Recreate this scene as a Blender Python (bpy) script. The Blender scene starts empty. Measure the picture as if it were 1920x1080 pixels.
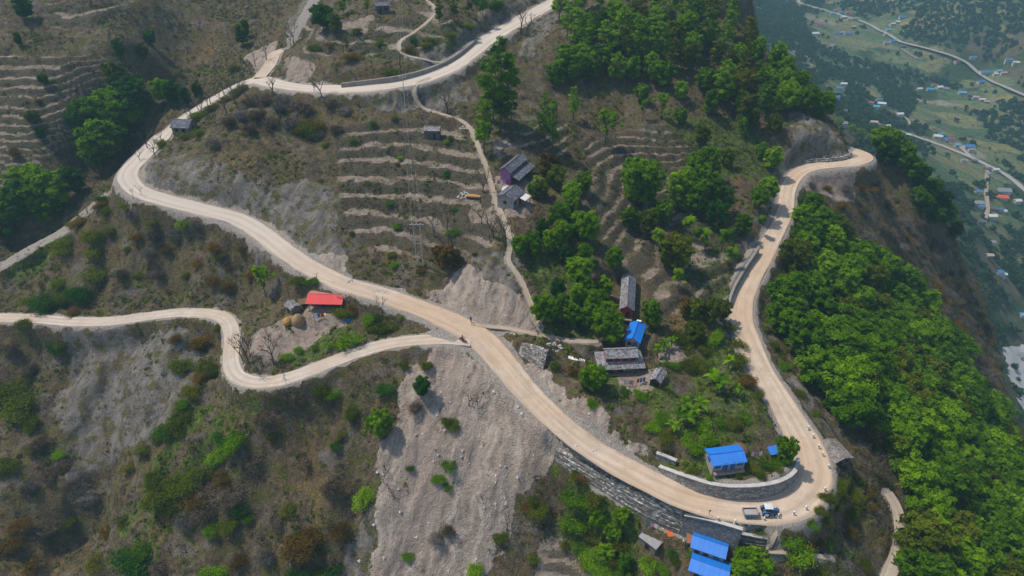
import bpy, math, random
import numpy as np
from mathutils import Vector, Matrix

# ------------------------------------------------------------------ camera, sky, sun, exposure
S = bpy.context.scene
COL = S.collection
CAM_H, PITCH, FPX = 100.0, math.radians(36.0), 1297.0
cam_d = bpy.data.cameras.new('camera')
cam_d.sensor_width = 36.0
cam_d.lens = 36.0 * FPX / 1920.0
cam_d.clip_start = 0.5
cam_d.clip_end = 6000.0
cam = bpy.data.objects.new('camera', cam_d)
COL.objects.link(cam)
cam.location = (0, 0, CAM_H)
cam.rotation_euler = (math.pi / 2 - PITCH, 0, 0)
S.camera = cam

SUN_EL = math.radians(60.0)
SUN_DIR = Vector((0.93 * math.cos(SUN_EL), -0.367 * math.cos(SUN_EL), -math.sin(SUN_EL)))   # the way the light travels
world = bpy.data.worlds.new('World')
S.world = world
world.use_nodes = True
wn = world.node_tree.nodes
wn.clear()
w_out = wn.new('ShaderNodeOutputWorld')
w_bg = wn.new('ShaderNodeBackground')
w_sky = wn.new('ShaderNodeTexSky')
w_sky.sky_type = 'NISHITA'
w_sky.sun_disc = False
w_sky.sun_elevation = SUN_EL
w_sky.sun_rotation = math.atan2(-SUN_DIR.x, -SUN_DIR.y)
w_sky.altitude = 1200
w_sky.air_density = 1.2
w_sky.dust_density = 3.0
w_bg.inputs['Strength'].default_value = 0.15
world.node_tree.links.new(w_sky.outputs[0], w_bg.inputs[0])
world.node_tree.links.new(w_bg.outputs[0], w_out.inputs[0])
sun_d = bpy.data.lights.new('sun', 'SUN')
sun_d.energy = 3.4
sun_d.angle = math.radians(1.2)
sun_d.color = (1.0, 0.92, 0.80)
sun = bpy.data.objects.new('sun', sun_d)
COL.objects.link(sun)
sun.rotation_euler = SUN_DIR.to_track_quat('-Z', 'Y').to_euler()

S.view_settings.view_transform = 'Standard'
S.view_settings.look = 'None'
S.view_settings.exposure = 0.33
S.view_settings.gamma = 1.0
S.render.engine = 'CYCLES'
S.cycles.use_denoising = True
S.cycles.max_bounces = 6
S.cycles.diffuse_bounces = 3
S.cycles.transmission_bounces = 3
S.cycles.volume_bounces = 0
S.cycles.use_adaptive_sampling = True
S.cycles.adaptive_threshold = 0.02
# ------------------------------------------------------------------ survey helpers: a sight line from the drone to a spot of ground
CP_, SP_ = math.cos(PITCH), math.sin(PITCH)
def ray(u, v):
    a = (np.asarray(u, float) - 960.0) / FPX
    b = (540.0 - np.asarray(v, float)) / FPX
    return a, CP_ + b * SP_, -SP_ + b * CP_
def at(u, v, z):
    a, dy, dz = ray(u, v)
    t = (np.asarray(z, float) - CAM_H) / dz
    return a * t, dy * t
def px(x, y, z):
    dz = np.asarray(z, float) - CAM_H
    dep = np.asarray(y) * CP_ - dz * SP_
    up = np.asarray(y) * SP_ + dz * CP_
    return 960 + FPX * np.asarray(x) / dep, 540 - FPX * up / dep

def _hash(ix, iy, seed):
    h = (ix.astype(np.int64) * 374761393 + iy.astype(np.int64) * 668265263 + seed * 974711) & 0x7fffffff
    h = ((h ^ (h >> 13)) * 1274126177) & 0x7fffffff
    return ((h ^ (h >> 16)) & 0xffff) / 65535.0
def vnoise(x, y, seed=0):
    x = np.asarray(x, float); y = np.asarray(y, float)
    ix = np.floor(x); iy = np.floor(y)
    fx = x - ix; fy = y - iy
    fx = fx * fx * (3 - 2 * fx); fy = fy * fy * (3 - 2 * fy)
    a = _hash(ix, iy, seed); b = _hash(ix + 1, iy, seed)
    c = _hash(ix, iy + 1, seed); d = _hash(ix + 1, iy + 1, seed)
    return (a * (1 - fx) + b * fx) * (1 - fy) + (c * (1 - fx) + d * fx) * fy
def fbm(x, y, seed=0, octv=4):
    s = 0; amp = 0.5; tot = 0
    for k in range(octv):
        s = s + amp * vnoise(x * 2 ** k + 17.3 * k, y * 2 ** k - 9.1 * k, seed + k); tot += amp; amp *= 0.5
    return s / tot
def sstep(a, b, x):
    t = np.clip((x - a) / (b - a), 0, 1)
    return t * t * (3 - 2 * t)

# ------------------------------------------------------------------ roads and paths (surveyed centre lines: sight line + height)
ROAD = [(1600,283,12.2),(1622,290,12.2),(1626,297,12.2),(1605,304,12.1),(1560,309,11.6),(1515,315,10.8),(1490,332,10),(1477,360,9),(1474,390,8),(1460,425,7.2),(1441,460,6.5),
        (1413,510,5.8),(1393,555,5),(1390,600,4.4),(1405,643,3.8),(1427,693,3.1),(1447,725,2.7),(1468,760,2.2),(1492,800,1.6),(1512,835,1.1),(1521,870,.7),(1515,905,.5),
        (1487,937,.4),(1445,953,.3),(1390,955,.3),(1335,948,.4),(1280,932,.6),(1190,887,1.2),(1107,840,2.0),(1040,787,3.2),(990,735,4.4),(937,672,6),(893,628,7),(840,600,7.7),
        (773,573,8.4),(707,550,9.2),(648,534,10),(583,503,11),(533,470,12),(490,437,12.8),(443,410,13.6),(383,394,14.6),(320,378,15.7),(272,364,16.6),(246,347,17.2),(240,325,18),
        (258,303,18.8),(283,278,19.6),(305,257,20.4),(340,225,22),(383,197,24),(415,178,25.3),(455,157,26.8),(485,150,28),(520,158,29),(567,165,30),(640,167,31.2),(707,163,32.2),(757,156,33),(807,143,33.8),
        (847,125,34.6),(883,99,35.5),(917,73,36.5),(973,40,38),(1023,13,39.4),(1060,-6,41)]
SPUR = [(486,146,28),(508,120,28.9),(516,100,29.6),(530,95,30)]
BRANCH = [(-140,602,-7),(-60,598,-5.6),(0,596,-4.6),(67,598,-3.6),(133,603,-2.8),(200,603,-2),(267,595,-1.2),(333,587,-.4),(383,587,.3),(418,594,1),(433,613,1.4),(435,643,1.7),(433,678,2.1),(445,706,2.5),
          (483,718,3),(530,712,3.5),(567,700,4),(633,675,4.8),(707,650,5.7),(773,639,6.5),(840,636,7.0),(866,638,7.1),(884,640,7.0)]
PATHS = {
 'hill': ([(1014,612,9),(1000,585,9.6),(985,545,11.5),(970,515,13),(950,490,14.5),(958,460,16),(950,425,17.5),(935,390,18.6),(925,360,19.6),(914,320,21.3),(900,285,23.5),(885,245,25.4),(862,225,26.5),(830,215,27.2),(790,203,28),(775,195,28.7),(787,178,30),(808,158,32)], 1.3),
 'farm': ([(884,607,7.2),(930,612,7.6),(985,622,8),(1035,633,7.8),(1080,640,7.5),(1122,641,7.2)], 1.2),
 'knoll': ([(838,118,35.2),(800,112,36.5),(758,103,37.5),(748,80,39),(775,62,40),(805,38,41),(818,20,42),(800,0,43)], 1.2),
 'yard': ([(1460,968,.2),(1458,995,-1.5),(1445,1025,-3.5),(1430,1040,-5),(1470,1046,-5.4),(1510,1042,-5.8),(1560,1046,-6.6)], .9),
 'track': ([(1664,925,-9),(1684,960,-10.2),(1688,1000,-11.4),(1684,1040,-12.6),(1664,1085,-13.6),(1650,1130,-14.6)], 2.2),
 'gully': ([(0,500,1.5),(60,465,3.5),(120,432,6),(165,395,9),(205,362,12.5),(235,345,16.8)], 4.0),
 'old': ([(592,-8,40),(572,30,37),(552,62,33.5),(545,82,31.5)], 3.6),
}
# hill sides between the roads
CTRL = [
 # wooded crest and its two flanks
 (1150,350,16),(1090,350,18.6),(1210,330,14.2),(1260,400,10.8),(1150,200,24),(1150,100,34),(1150,0,44),(1100,60,37.5),(1060,60,38.5),(1250,50,38),(1250,150,29),(1250,250,21),(1320,350,12),(1340,0,41),(1340,100,32),(1420,80,28),
 (1400,150,27),(1420,250,18.5),(1400,330,14),(1540,262,18.5),(1510,284,15.5),(1480,220,21),(1560,222,18.5),(1582,268,15.5),(1440,310,13.5),(1465,300,13.2),(1400,-60,44),(1250,-60,48),(1050,-60,46),
 (1000,250,26),(1000,130,32.5),(1050,300,20),(1090,450,15.2),(1080,550,11.4),(1040,380,18.8),(1180,650,6.6),(1180,550,9.6),(1180,450,12),(1300,450,9.3),(1300,600,6.8),(1350,500,8.6),(1380,400,11),(1430,400,10.6),(1400,470,8.6),
 (1340,560,6.8),(1240,560,8.6),(1350,640,5.6),(1240,640,6.6),(1300,700,5.2),(1300,780,4.6),(1400,740,4.4),(1440,790,3.8),(1400,820,4.2),(1250,740,5),(1150,720,5.6),(1090,690,6.4),(1050,665,7.2),(1220,800,4.6),
 # middle terraces
 (700,220,27.4),(700,300,21.6),(700,400,15.8),(700,480,12),(800,300,22),(800,380,17.6),(800,450,14.2),(800,520,11),(900,500,14.4),(900,530,13.2),(905,572,8.4),(850,560,8.6),(950,560,11.6),(960,590,9.4),(960,430,18),(962,372,19.6),(962,322,22.2),
 (890,290,23),(890,400,17.2),(600,220,26.6),(600,300,21.4),(600,350,18.6),(620,420,14.6),(640,490,11.8),(800,220,27),(850,190,29.5),(930,180,29.5),(930,110,35),
 # knoll by the far bend
 (430,230,27),(500,210,27.6),(400,262,24.6),(340,300,21.4),(300,318,19.8),(350,245,23),(345,228,22.6),(450,330,21),(520,330,19.6),(450,370,17.2),(530,400,15.2),(560,430,14),(360,345,18.6),(560,250,25),
 # hill above the upper road
 (640,110,36.5),(600,60,39),(700,20,42.5),(700,90,37.5),(850,20,43.6),(850,62,40.5),(790,70,39.5),(850,-40,47),(700,-50,46),(600,-20,41.5),(940,0,43.5),(560,120,33),(600,140,31.8),
 (420,0,36),(400,60,30),(330,100,25),(470,60,31),(420,110,25.5),(460,100,28),(420,-70,43),
 # terraced hillside across the gully
 (0,0,42),(130,0,42),(250,0,41),(0,80,36),(130,80,35.5),(250,80,34),(0,150,30),(130,150,29),(240,150,27),(0,230,23),(120,220,23),(0,300,16),(110,290,16.5),(0,380,7),(70,370,8),(0,-80,48),(250,-80,48),(-150,200,26),(-150,0,43),(-150,400,4),
 (190,290,11.5),(150,330,9),(240,240,13),(300,180,17),(340,150,20),(100,390,6.2),(60,425,3.4),
 # slope between the two left roads
 (200,480,5),(100,520,1),(350,480,7),(450,520,6),(200,420,10),(280,430,12),(350,430,11.6),(500,580,5.8),(610,575,6.4),(540,550,7.4),(560,650,4.2),(500,640,4.2),(500,690,3.8),(640,620,5.6),(700,610,6.2),(740,590,7),(0,560,-3),(60,540,-1),
 (300,550,1.4),(420,560,3),(650,500,11.4),
 # slope below the roads
 (600,760,-.6),(720,720,2.6),(600,860,-6),(600,1000,-14.5),(450,780,-1.4),(520,900,-8.6),(400,900,-9.6),(350,1060,-17),(250,900,-16),(150,1060,-27),(250,720,-8.5),(250,650,-4.6),(215,775,-15),(172,900,-23.5),(132,1000,-29),(330,860,-8.2),(300,960,-14.2),(392,800,-3.0),(280,1060,-20),(130,900,-20),(0,900,-16.6),(0,1060,-24),(0,720,-9.4),(100,650,-6.6),
 (100,780,-14),(330,700,-3.6),(250,1060,-24),(450,1060,-17.6),(600,1080,-19),(-150,720,-9),(-150,1060,-24),
 (800,700,3.6),(800,800,-1.4),(800,950,-10.6),(900,720,3),(950,780,0.4),(1000,850,-2.4),(950,950,-10.4),(900,1060,-17.6),(700,900,-7.4),(750,1060,-18),(1060,880,-4.6),
 # below the hairpin
 (1100,950,-9.4),(1100,1060,-16.4),(1180,950,-7.4),(1220,1020,-8.2),(1330,1050,-6.8),(1280,1010,-6.2),(1250,985,-6),(1400,1040,-5.2),(1400,1080,-7.4),(1500,1010,-3.8),(1560,1000,-5.6),(1530,960,-1.6),(1600,930,-5),(1570,870,-.6),(1610,860,-3.4),(1600,1060,-8.6),(1250,1080,-11),
 # wooded slope falling to the valley
 (1560,780,-1),(1500,720,1.4),(1460,640,2.4),(1480,560,2),(1520,450,2.8),(1560,380,5),(1640,330,7.6),(1600,420,0),(1700,480,-14),(1600,600,-10),(1600,500,-7),(1650,750,-10),(1750,700,-26),(1750,560,-27),(1800,800,-30),(1870,760,-50),(1800,900,-22),(1900,1000,-30),(1900,880,-42),
 (1750,1000,-16.5),(1800,1060,-21),(1720,860,-14.5),(1750,440,-24),(1700,360,-8),(1660,270,3),(1720,330,-8),(1830,600,-58),(1850,680,-62),(1800,500,-46),(1780,440,-38),(1950,1080,-36),(2050,950,-64),(1835,520,-66),
 # valley floor
 (1880,375,-198),(1890,440,-203),(1900,520,-208),(1905,640,-216),(1910,720,-220),(1860,470,-196),(1800,330,-186),(1700,250,-190),(1740,290,-188),(1640,190,-186),(1600,150,-186),(1800,200,-200),(1900,250,-203),(1900,180,-199),(1760,120,-194),(1640,90,-192),(1560,60,-186),
 (1500,20,-188),(1850,130,-193),(1900,120,-180),(1900,50,-152),(1830,60,-160),(1900,0,-130),(1800,0,-140),(1700,40,-172),(1700,0,-160),(1600,0,-184),(1450,40,-150),(1420,0,-150),(1520,110,-150),(1580,190,-150),(1660,240,-165),(1750,350,-160),(1820,430,-170),
 (1600,-60,-176),(1800,-80,-120),(2000,0,-110),(2000,300,-212),(2050,600,-235),(2150,120,-150),
]
EXTRA_XYZ = [(-420,60,-30),(-420,200,20),(-400,400,70),(-200,420,75),(0,420,72),(-160,30,-50),(0,30,-45),(120,30,-30),(260,60,-110),(500,100,-240),(520,250,-245),(900,300,-150),(1000,600,-60),(1100,1000,-20),
             (1000,1500,0),(400,1800,-120),(0,1800,-60),(0,900,0),(100,700,-40),(200,900,-120),(-400,900,110),(-400,1800,120),(1400,1800,60),(80,420,50),(160,420,-40)]

EDGE = [(1345,0,41),(1400,50,35.5),(1450,102,28.5),(1482,134,24.5),(1530,190,20.5),(1564,226,17.5),(1592,268,14.6),(1645,262,6),(1700,302,-1),(1745,355,-10),(1795,440,-31),(1842,540,-58),(1868,640,-67),(1886,720,-68),(1908,790,-63)]
for _u, _v, _z in EDGE:                   # beyond these brows the ground drops away to the valley
    CTRL.append((_u, _v, _z))
    _x, _y = at(_u, _v, _z)
    for _r, _s in ((9, 9), (26, 30), (55, 62)):
        EXTRA_XYZ.append((float(_x) + _r * .8, float(_y) + _r * .6, _z - _s))

def spline(pts, step=1.0):
    P = np.array(pts, float)
    out = []
    n = len(P)
    for i in range(n - 1):
        p0, p1, p2, p3 = P[max(i - 1, 0)], P[i], P[i + 1], P[min(i + 2, n - 1)]
        k = max(2, int(np.linalg.norm(p2[:2] - p1[:2]) / step))
        t = np.arange(k)[:, None] / k
        out.append(0.5 * (2 * p1 + (p2 - p0) * t + (2 * p0 - 5 * p1 + 4 * p2 - p3) * t ** 2 + (3 * p1 - p0 - 3 * p2 + p3) * t ** 3))
    out.append(P[-1:])
    Q = np.concatenate(out)
    for _ in range(3):
        Q[1:-1] = 0.25 * Q[:-2] + 0.5 * Q[1:-1] + 0.25 * Q[2:]
    return Q
def world_line(lst, step=1.0):
    a = np.array(lst, float)
    x, y = at(a[:, 0], a[:, 1], a[:, 2])
    return spline(np.stack([x, y, a[:, 2]], 1), step)
L_ROAD, L_SPUR, L_BRANCH = world_line(ROAD), world_line(SPUR), world_line(BRANCH)
L_PATH = {k: (world_line(p), w) for k, (p, w) in PATHS.items()}
def road_half(i_frac):                    # half width along the main road (wider round the hairpin)
    return 3.0
RH = np.full(len(L_ROAD), 2.65)
_ru, _rv = px(L_ROAD[:, 0], L_ROAD[:, 1], L_ROAD[:, 2])
RH += 1.3 * np.exp(-((_ru - 1500) ** 2 + (_rv - 900) ** 2) / 90.0 ** 2) + .5 * np.exp(-((_ru - 900) ** 2 + (_rv - 640) ** 2) / 80.0 ** 2)
RH += .9 * np.exp(-((_ru - 490) ** 2 + (_rv - 145) ** 2) / 40.0 ** 2) + .6 * sstep(540, 640, _ru) * sstep(260, 200, _rv)
RH -= 1.15 * sstep(290, 320, _ru) * sstep(480, 455, _ru) * sstep(262, 245, _rv) * sstep(140, 150, _rv)
RH -= .45 * sstep(500, 420, _rv) * sstep(1300, 1400, _ru)

# ------------------------------------------------------------------ height field
def axis(lo, a, b, hi, step, grow=1.06):
    mid = np.arange(a, b + 1e-6, step)
    l = []; x = a; s = step
    while x > lo:
        s *= grow; x -= s; l.append(x)
    r = []; x = b; s = step
    while x < hi:
        s = min(s * grow, 14); x += s; r.append(x)
    return np.concatenate([np.array(l[::-1]), mid, np.array(r)])
GX = axis(-330, -185, 130, 1150, 0.62, 1.045)
GY = axis(35, 58, 262, 1750, 0.62, 1.03)
X, Y = np.meshgrid(GX, GY)
_c = np.array(CTRL, float)
_cx, _cy = at(_c[:, 0], _c[:, 1], _c[:, 2])
_k = [np.stack([_cx, _cy, _c[:, 2]], 1), L_ROAD[::5], L_BRANCH[::5], L_SPUR[::6]] + [l[::6] for l, w in L_PATH.values()] + [np.array(EXTRA_XYZ, float)]
K = np.concatenate(_k)
# drop near-duplicate knots
keep = []
for i in range(len(K)):
    if all((K[i, 0] - K[j, 0]) ** 2 + (K[i, 1] - K[j, 1]) ** 2 > 4.0 for j in keep): keep.append(i)
K = K[keep]
def phi(r2): return np.sqrt(r2 + 16.0)
D2 = (K[:, None, 0] - K[None, :, 0]) ** 2 + (K[:, None, 1] - K[None, :, 1]) ** 2
n = len(K)
A = np.zeros((n + 3, n + 3)); A[:n, :n] = phi(D2) - np.eye(n) * 0.6
A[:n, n] = 1; A[:n, n + 1:] = K[:, :2] / 100; A[n, :n] = 1; A[n + 1:, :n] = K[:, :2].T / 100
W = np.linalg.solve(A, np.concatenate([K[:, 2], np.zeros(3)]))
def base_h(x, y):
    x = np.ravel(x); y = np.ravel(y); out = np.empty(len(x))
    for s in range(0, len(x), 20000):
        xx, yy = x[s:s + 20000], y[s:s + 20000]
        r2 = (xx[:, None] - K[None, :, 0]) ** 2 + (yy[:, None] - K[None, :, 1]) ** 2
        out[s:s + 20000] = phi(r2) @ W[:n] + W[n] + (xx * W[n + 1] + yy * W[n + 2]) / 100
    return out
Z = base_h(X, Y).reshape(X.shape)
def hz(x, y, F=None):
    F = Z if F is None else F
    x = np.asarray(x, float); y = np.asarray(y, float)
    i = np.clip(np.searchsorted(GX, x) - 1, 0, len(GX) - 2); j = np.clip(np.searchsorted(GY, y) - 1, 0, len(GY) - 2)
    fx = np.clip((x - GX[i]) / (GX[i + 1] - GX[i]), 0, 1); fy = np.clip((y - GY[j]) / (GY[j + 1] - GY[j]), 0, 1)
    return (F[j, i] * (1 - fx) + F[j, i + 1] * fx) * (1 - fy) + (F[j + 1, i] * (1 - fx) + F[j + 1, i + 1] * fx) * fy
def hit(u, v):
    """where the sight line through (u, v) of the survey photograph meets the ground"""
    u = np.atleast_1d(np.asarray(u, float)); v = np.atleast_1d(np.asarray(v, float))
    a, dy, dz = ray(u, v)
    t = np.full(len(u), 60.0); lo = t.copy(); done = np.zeros(len(u), bool)
    for _ in range(2600):
        under = CAM_H + dz * t < hz(a * t, dy * t)
        done |= under
        if done.all() or t.min() > 2400: break
        lo = np.where(done, lo, t)
        t = np.where(done, t, t + np.where(t < 330, 0.5, 3.0))
    hi = t.copy()
    for _ in range(14):
        m = 0.5 * (lo + hi)
        under = CAM_H + dz * m < hz(a * m, dy * m)
        hi = np.where(under, m, hi); lo = np.where(under, lo, m)
    x, y = a * hi, dy * hi
    return x, y, hz(x, y)
def dense(poly, closed=True):
    P = np.array(poly, float); out = []
    m = len(P) if closed else len(P) - 1
    for i in range(m):
        a, b = P[i], P[(i + 1) % len(P)]
        k = max(1, int(np.hypot(*(b - a)) / 14))
        out.append(a + (b - a) * (np.arange(k) / k)[:, None])
    return np.concatenate(out)
def sdf(polyxy, x=None, y=None):
    """signed distance (inside positive) to a closed outline on the ground"""
    x = X if x is None else x; y = Y if y is None else y
    P = np.asarray(polyxy); sh = x.shape; x = x.ravel(); y = y.ravel()
    res = np.full(len(x), -99.0)
    m = (x > P[:, 0].min() - 12) & (x < P[:, 0].max() + 12) & (y > P[:, 1].min() - 12) & (y < P[:, 1].max() + 12)
    xx, yy = x[m], y[m]
    d = np.full(len(xx), 1e9); ins = np.zeros(len(xx), bool)
    for i in range(len(P)):
        ax, ay = P[i]; bx, by = P[(i + 1) % len(P)]
        ex, ey = bx - ax, by - ay; L2 = ex * ex + ey * ey + 1e-9
        t = np.clip(((xx - ax) * ex + (yy - ay) * ey) / L2, 0, 1)
        d = np.minimum(d, (xx - ax - t * ex) ** 2 + (yy - ay - t * ey) ** 2)
        c = ((ay > yy) != (by > yy)) & (xx < ex * (yy - ay) / (ey if abs(ey) > 1e-9 else 1e-9) + ax)
        ins ^= c
    d = np.sqrt(d)
    res[m] = np.where(ins, d, -d)
    return res.reshape(sh)
def region(poly):
    q = dense(poly); x, y, _ = hit(q[:, 0], q[:, 1])
    return np.stack([x, y], 1)
def near_line(L, rmax):
    """distance to a line, height of its nearest point, index of that point (only within rmax)"""
    d = np.full(X.shape, 1e3); zz = np.zeros(X.shape); ii = np.zeros(X.shape, int)
    for s in range(0, len(L), 40):
        seg = L[s:s + 41]
        i0, i1 = np.searchsorted(GX, [seg[:, 0].min() - rmax, seg[:, 0].max() + rmax]); j0, j1 = np.searchsorted(GY, [seg[:, 1].min() - rmax, seg[:, 1].max() + rmax])
        if i1 <= i0 or j1 <= j0: continue
        xs, ys = X[j0:j1, i0:i1], Y[j0:j1, i0:i1]
        bd = np.full(xs.shape, 1e6); bz = np.zeros(xs.shape); bi = np.zeros(xs.shape, int)
        for k in range(len(seg) - 1):
            ax, ay, az = seg[k]; bx, by, bz_ = seg[k + 1]
            ex, ey = bx - ax, by - ay
            t = np.clip(((xs - ax) * ex + (ys - ay) * ey) / (ex * ex + ey * ey + 1e-9), 0, 1)
            q = (xs - ax - t * ex) ** 2 + (ys - ay - t * ey) ** 2
            m = q < bd
            bd = np.where(m, q, bd); bz = np.where(m, az + t * (bz_ - az), bz); bi = np.where(m, s + k, bi)
        bd = np.sqrt(bd)
        m = bd < d[j0:j1, i0:i1]
        d[j0:j1, i0:i1] = np.where(m, bd, d[j0:j1, i0:i1]); zz[j0:j1, i0:i1] = np.where(m, bz, zz[j0:j1, i0:i1]); ii[j0:j1, i0:i1] = np.where(m, bi, ii[j0:j1, i0:i1])
    return d, zz, ii
# ------------------------------------------------------------------ terraces cut into the hill sides
HILLS_T = [
 ([(-60,60),(60,95),(150,95),(240,110),(262,150),(235,190),(172,230),(150,290),(60,335),(-60,420)], 1.5),
 ([(250,0),(150,-10),(60,10),(90,50),(200,50)], 2.0),
 ([(620,235),(740,212),(870,232),(925,330),(945,430),(930,484),(860,486),(700,484),(662,450),(640,400),(628,340)], 1.75),
 ([(1090,262),(1180,238),(1245,228),(1330,300),(1385,420),(1375,520),(1340,590),(1250,590),(1200,520),(1130,480),(1092,420)], 1.25),
 ([(920,225),(1060,225),(1070,300),(1010,290),(930,300)], 1.6),
 ([(640,100),(700,40),(860,0),(870,60),(790,105),(740,120)], 1.8),
 ([(1000,1010),(1060,1000),(1190,1090),(1000,1110)], 1.6),
 ([(560,40),(640,20),(700,60),(640,110),(560,110)], 2.2),
]
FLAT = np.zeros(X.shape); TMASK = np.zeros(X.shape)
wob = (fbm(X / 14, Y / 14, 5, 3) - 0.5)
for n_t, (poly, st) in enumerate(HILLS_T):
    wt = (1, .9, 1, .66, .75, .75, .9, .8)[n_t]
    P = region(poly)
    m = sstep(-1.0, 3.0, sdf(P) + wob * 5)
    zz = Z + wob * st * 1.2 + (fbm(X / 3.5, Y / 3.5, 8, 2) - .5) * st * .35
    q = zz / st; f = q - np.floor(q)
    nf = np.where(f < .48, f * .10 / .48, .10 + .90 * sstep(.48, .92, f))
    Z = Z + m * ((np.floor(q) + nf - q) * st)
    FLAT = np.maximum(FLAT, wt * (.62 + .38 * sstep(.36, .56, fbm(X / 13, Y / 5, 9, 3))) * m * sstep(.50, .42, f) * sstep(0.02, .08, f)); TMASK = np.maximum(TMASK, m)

# ------------------------------------------------------------------ kinds of ground, outlined on the hill
def mask(polys, soft=2.2, seed=1, jag=5.0, sc=5.0):
    m = np.zeros(X.shape); nz = (fbm(X / sc, Y / sc, seed, 4) - .5) * jag
    for p in polys: m = np.maximum(m, sstep(-soft, soft, sdf(region(p)) + nz))
    return m
SCREE = mask([
 [(684,1100),(690,985),(712,850),(740,765),(765,690),(820,655),(870,655),(925,695),(990,745),(1050,805),(1045,850),(1005,875),(965,950),(940,1000),(900,1100)],
 [(625,470),(650,470),(665,522),(640,520),(590,498),(560,478)],
 [(868,500),(960,545),(1000,560),(1004,612),(960,618),(890,600),(830,575),(800,545)],
 [(930,652),(985,668),(1060,715),(1140,775),(1215,850),(1190,858),(1080,785),(990,712)],
 [(1035,845),(1100,868),(1230,928),(1270,955),(1260,962),(1180,935),(1060,868)],
 [(1280,958),(1380,972),(1470,970),(1450,1015),(1400,1005),(1300,972)],
 [(230,340),(250,290),(290,262),(262,310),(255,355),(300,385),(240,385),(200,360)],
 [(480,130),(460,110),(470,92),(520,80),(500,140)],
], 1.4, 3, 6.0)
GREY = mask([
 [(262,300),(330,288),(420,312),(520,352),(590,335),(630,340),(640,430),(662,522),(590,498),(530,455),(480,422),(400,388),(310,368),(262,350)],
 [(868,520),(880,478),(960,482),(972,530),(950,560),(900,575),(860,560)],
 [(1478,205),(1560,235),(1592,285),(1560,304),(1500,308),(1468,340),(1462,380),(1425,440),(1400,470),(1440,370),(1452,310),(1490,270)],
 [(855,95),(920,42),(1000,10),(985,-8),(900,22),(830,82),(760,112),(820,122)],
 [(120,622),(300,612),(385,640),(335,760),(255,830),(130,900),(90,765)],
 [(650,170),(880,150),(870,200),(720,215)],
 [(600,1100),(690,960),(700,1100)],
 [(440,400),(520,440),(600,510),(660,535),(560,520),(470,470)],
 [(1370,560),(1352,600),(1400,690),(1440,760),(1475,790),(1440,700),(1400,640),(1384,590)],
 [(570,-10),(600,-10),(560,70),(540,90),(530,60)],
 [(1010,-10),(1060,30),(1010,90),(975,110),(990,50)],
 [(1405,590),(1420,600),(1470,680),(1560,800),(1540,800),(1450,680)],
], 1.6, 11, 6.0)
GREEN = mask([
 [(1180,700),(1260,720),(1300,760),(1250,800),(1200,770)], [(1300,690),(1400,690),(1440,790),(1400,830),(1300,830),(1250,800)],
 [(1120,690),(1210,700),(1220,745),(1150,740)], [(1050,900),(1200,940),(1200,1090),(1060,1090)],
 [(530,640),(640,600),(660,640),(560,680),(530,670)], [(1270,430),(1380,430),(1370,560),(1270,540)],
 [(900,225),(1040,225),(1050,250),(960,260)], [(640,110),(720,90),(880,30),(880,70),(780,110)],
 [(1250,850),(1490,850),(1480,890),(1400,905),(1280,890)], [(1250,200),(1430,230),(1440,330),(1300,330)],
 [(0,500),(110,430),(130,450),(20,545)], [(300,800),(370,720),(380,740),(300,870),(230,1000),(220,960)], [(430,735),(470,758),(400,830),(330,900),(280,1090),(215,1090),(300,890),(385,765)],
 [(980,440),(1110,420),(1120,640),(1010,640)], [(1330,600),(1420,680),(1450,760),(1300,700)],
], 3, 21, 8)
ORANGE = mask([
 [(400,290),(480,270),(500,340),(440,350),(420,320)], [(680,430),(870,440),(870,520),(700,500)], [(880,470),(960,440),(950,500),(890,500)],
 [(500,1000),(600,960),(620,1060),(520,1080)], [(400,760),(440,720),(480,760),(400,830)], [(250,930),(420,760),(380,880),(270,1090),(220,1090)],
 [(1560,880),(1640,880),(1640,1000),(1560,980)], [(1700,440),(1800,520),(1870,680),(1880,760),(1840,700),(1780,560)],
 [(1460,960),(1560,1000),(1540,1060),(1440,1060)], [(0,940),(90,900),(120,1080),(0,1090)], [(520,580),(570,580),(600,615),(540,620)],
 [(1230,990),(1290,1000),(1300,1070),(1200,1060)], [(500,850),(640,840),(660,940),(560,960)], [(290,100),(430,30),(400,110),(330,150)],
 [(1230,560),(1360,560),(1360,660),(1250,640)],
], 6, 31, 12, 8) * .72
BROWN = mask([[(1500,345),(1560,328),(1660,335),(1745,430),(1805,510),(1850,590),(1872,690),(1885,770),(1840,740),(1790,650),(1740,585),(1680,515),(1590,470)]], 3, 35, 8)
SOIL = mask([
 [(478,620),(545,592),(620,580),(650,590),(640,612),(560,660),(500,680),(468,660)], [(535,105),(560,100),(590,130),(575,150),(530,145)], [(640,40),(700,25),(680,70),(640,60)],
 [(860,345),(910,355),(905,390),(860,375)], [(1260,975),(1330,1000),(1320,1040),(1240,1010)], [(560,590),(650,590),(650,612),(570,612)],
 [(925,262),(1010,262),(940,300),(920,295)],[(930,330),(990,325),(1000,405),(950,400)], [(1160,700),(1235,690),(1225,735),(1160,730)], [(1230,640),(1290,630),(1300,690),(1240,670)],
 [(1010,1010),(1140,1040),(1150,1100),(1000,1100)], [(1500,300),(1600,330),(1600,380),(1500,360)],
], 1.6, 41, 4)
VALLEY = sstep(-95, -135, Z)

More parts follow.
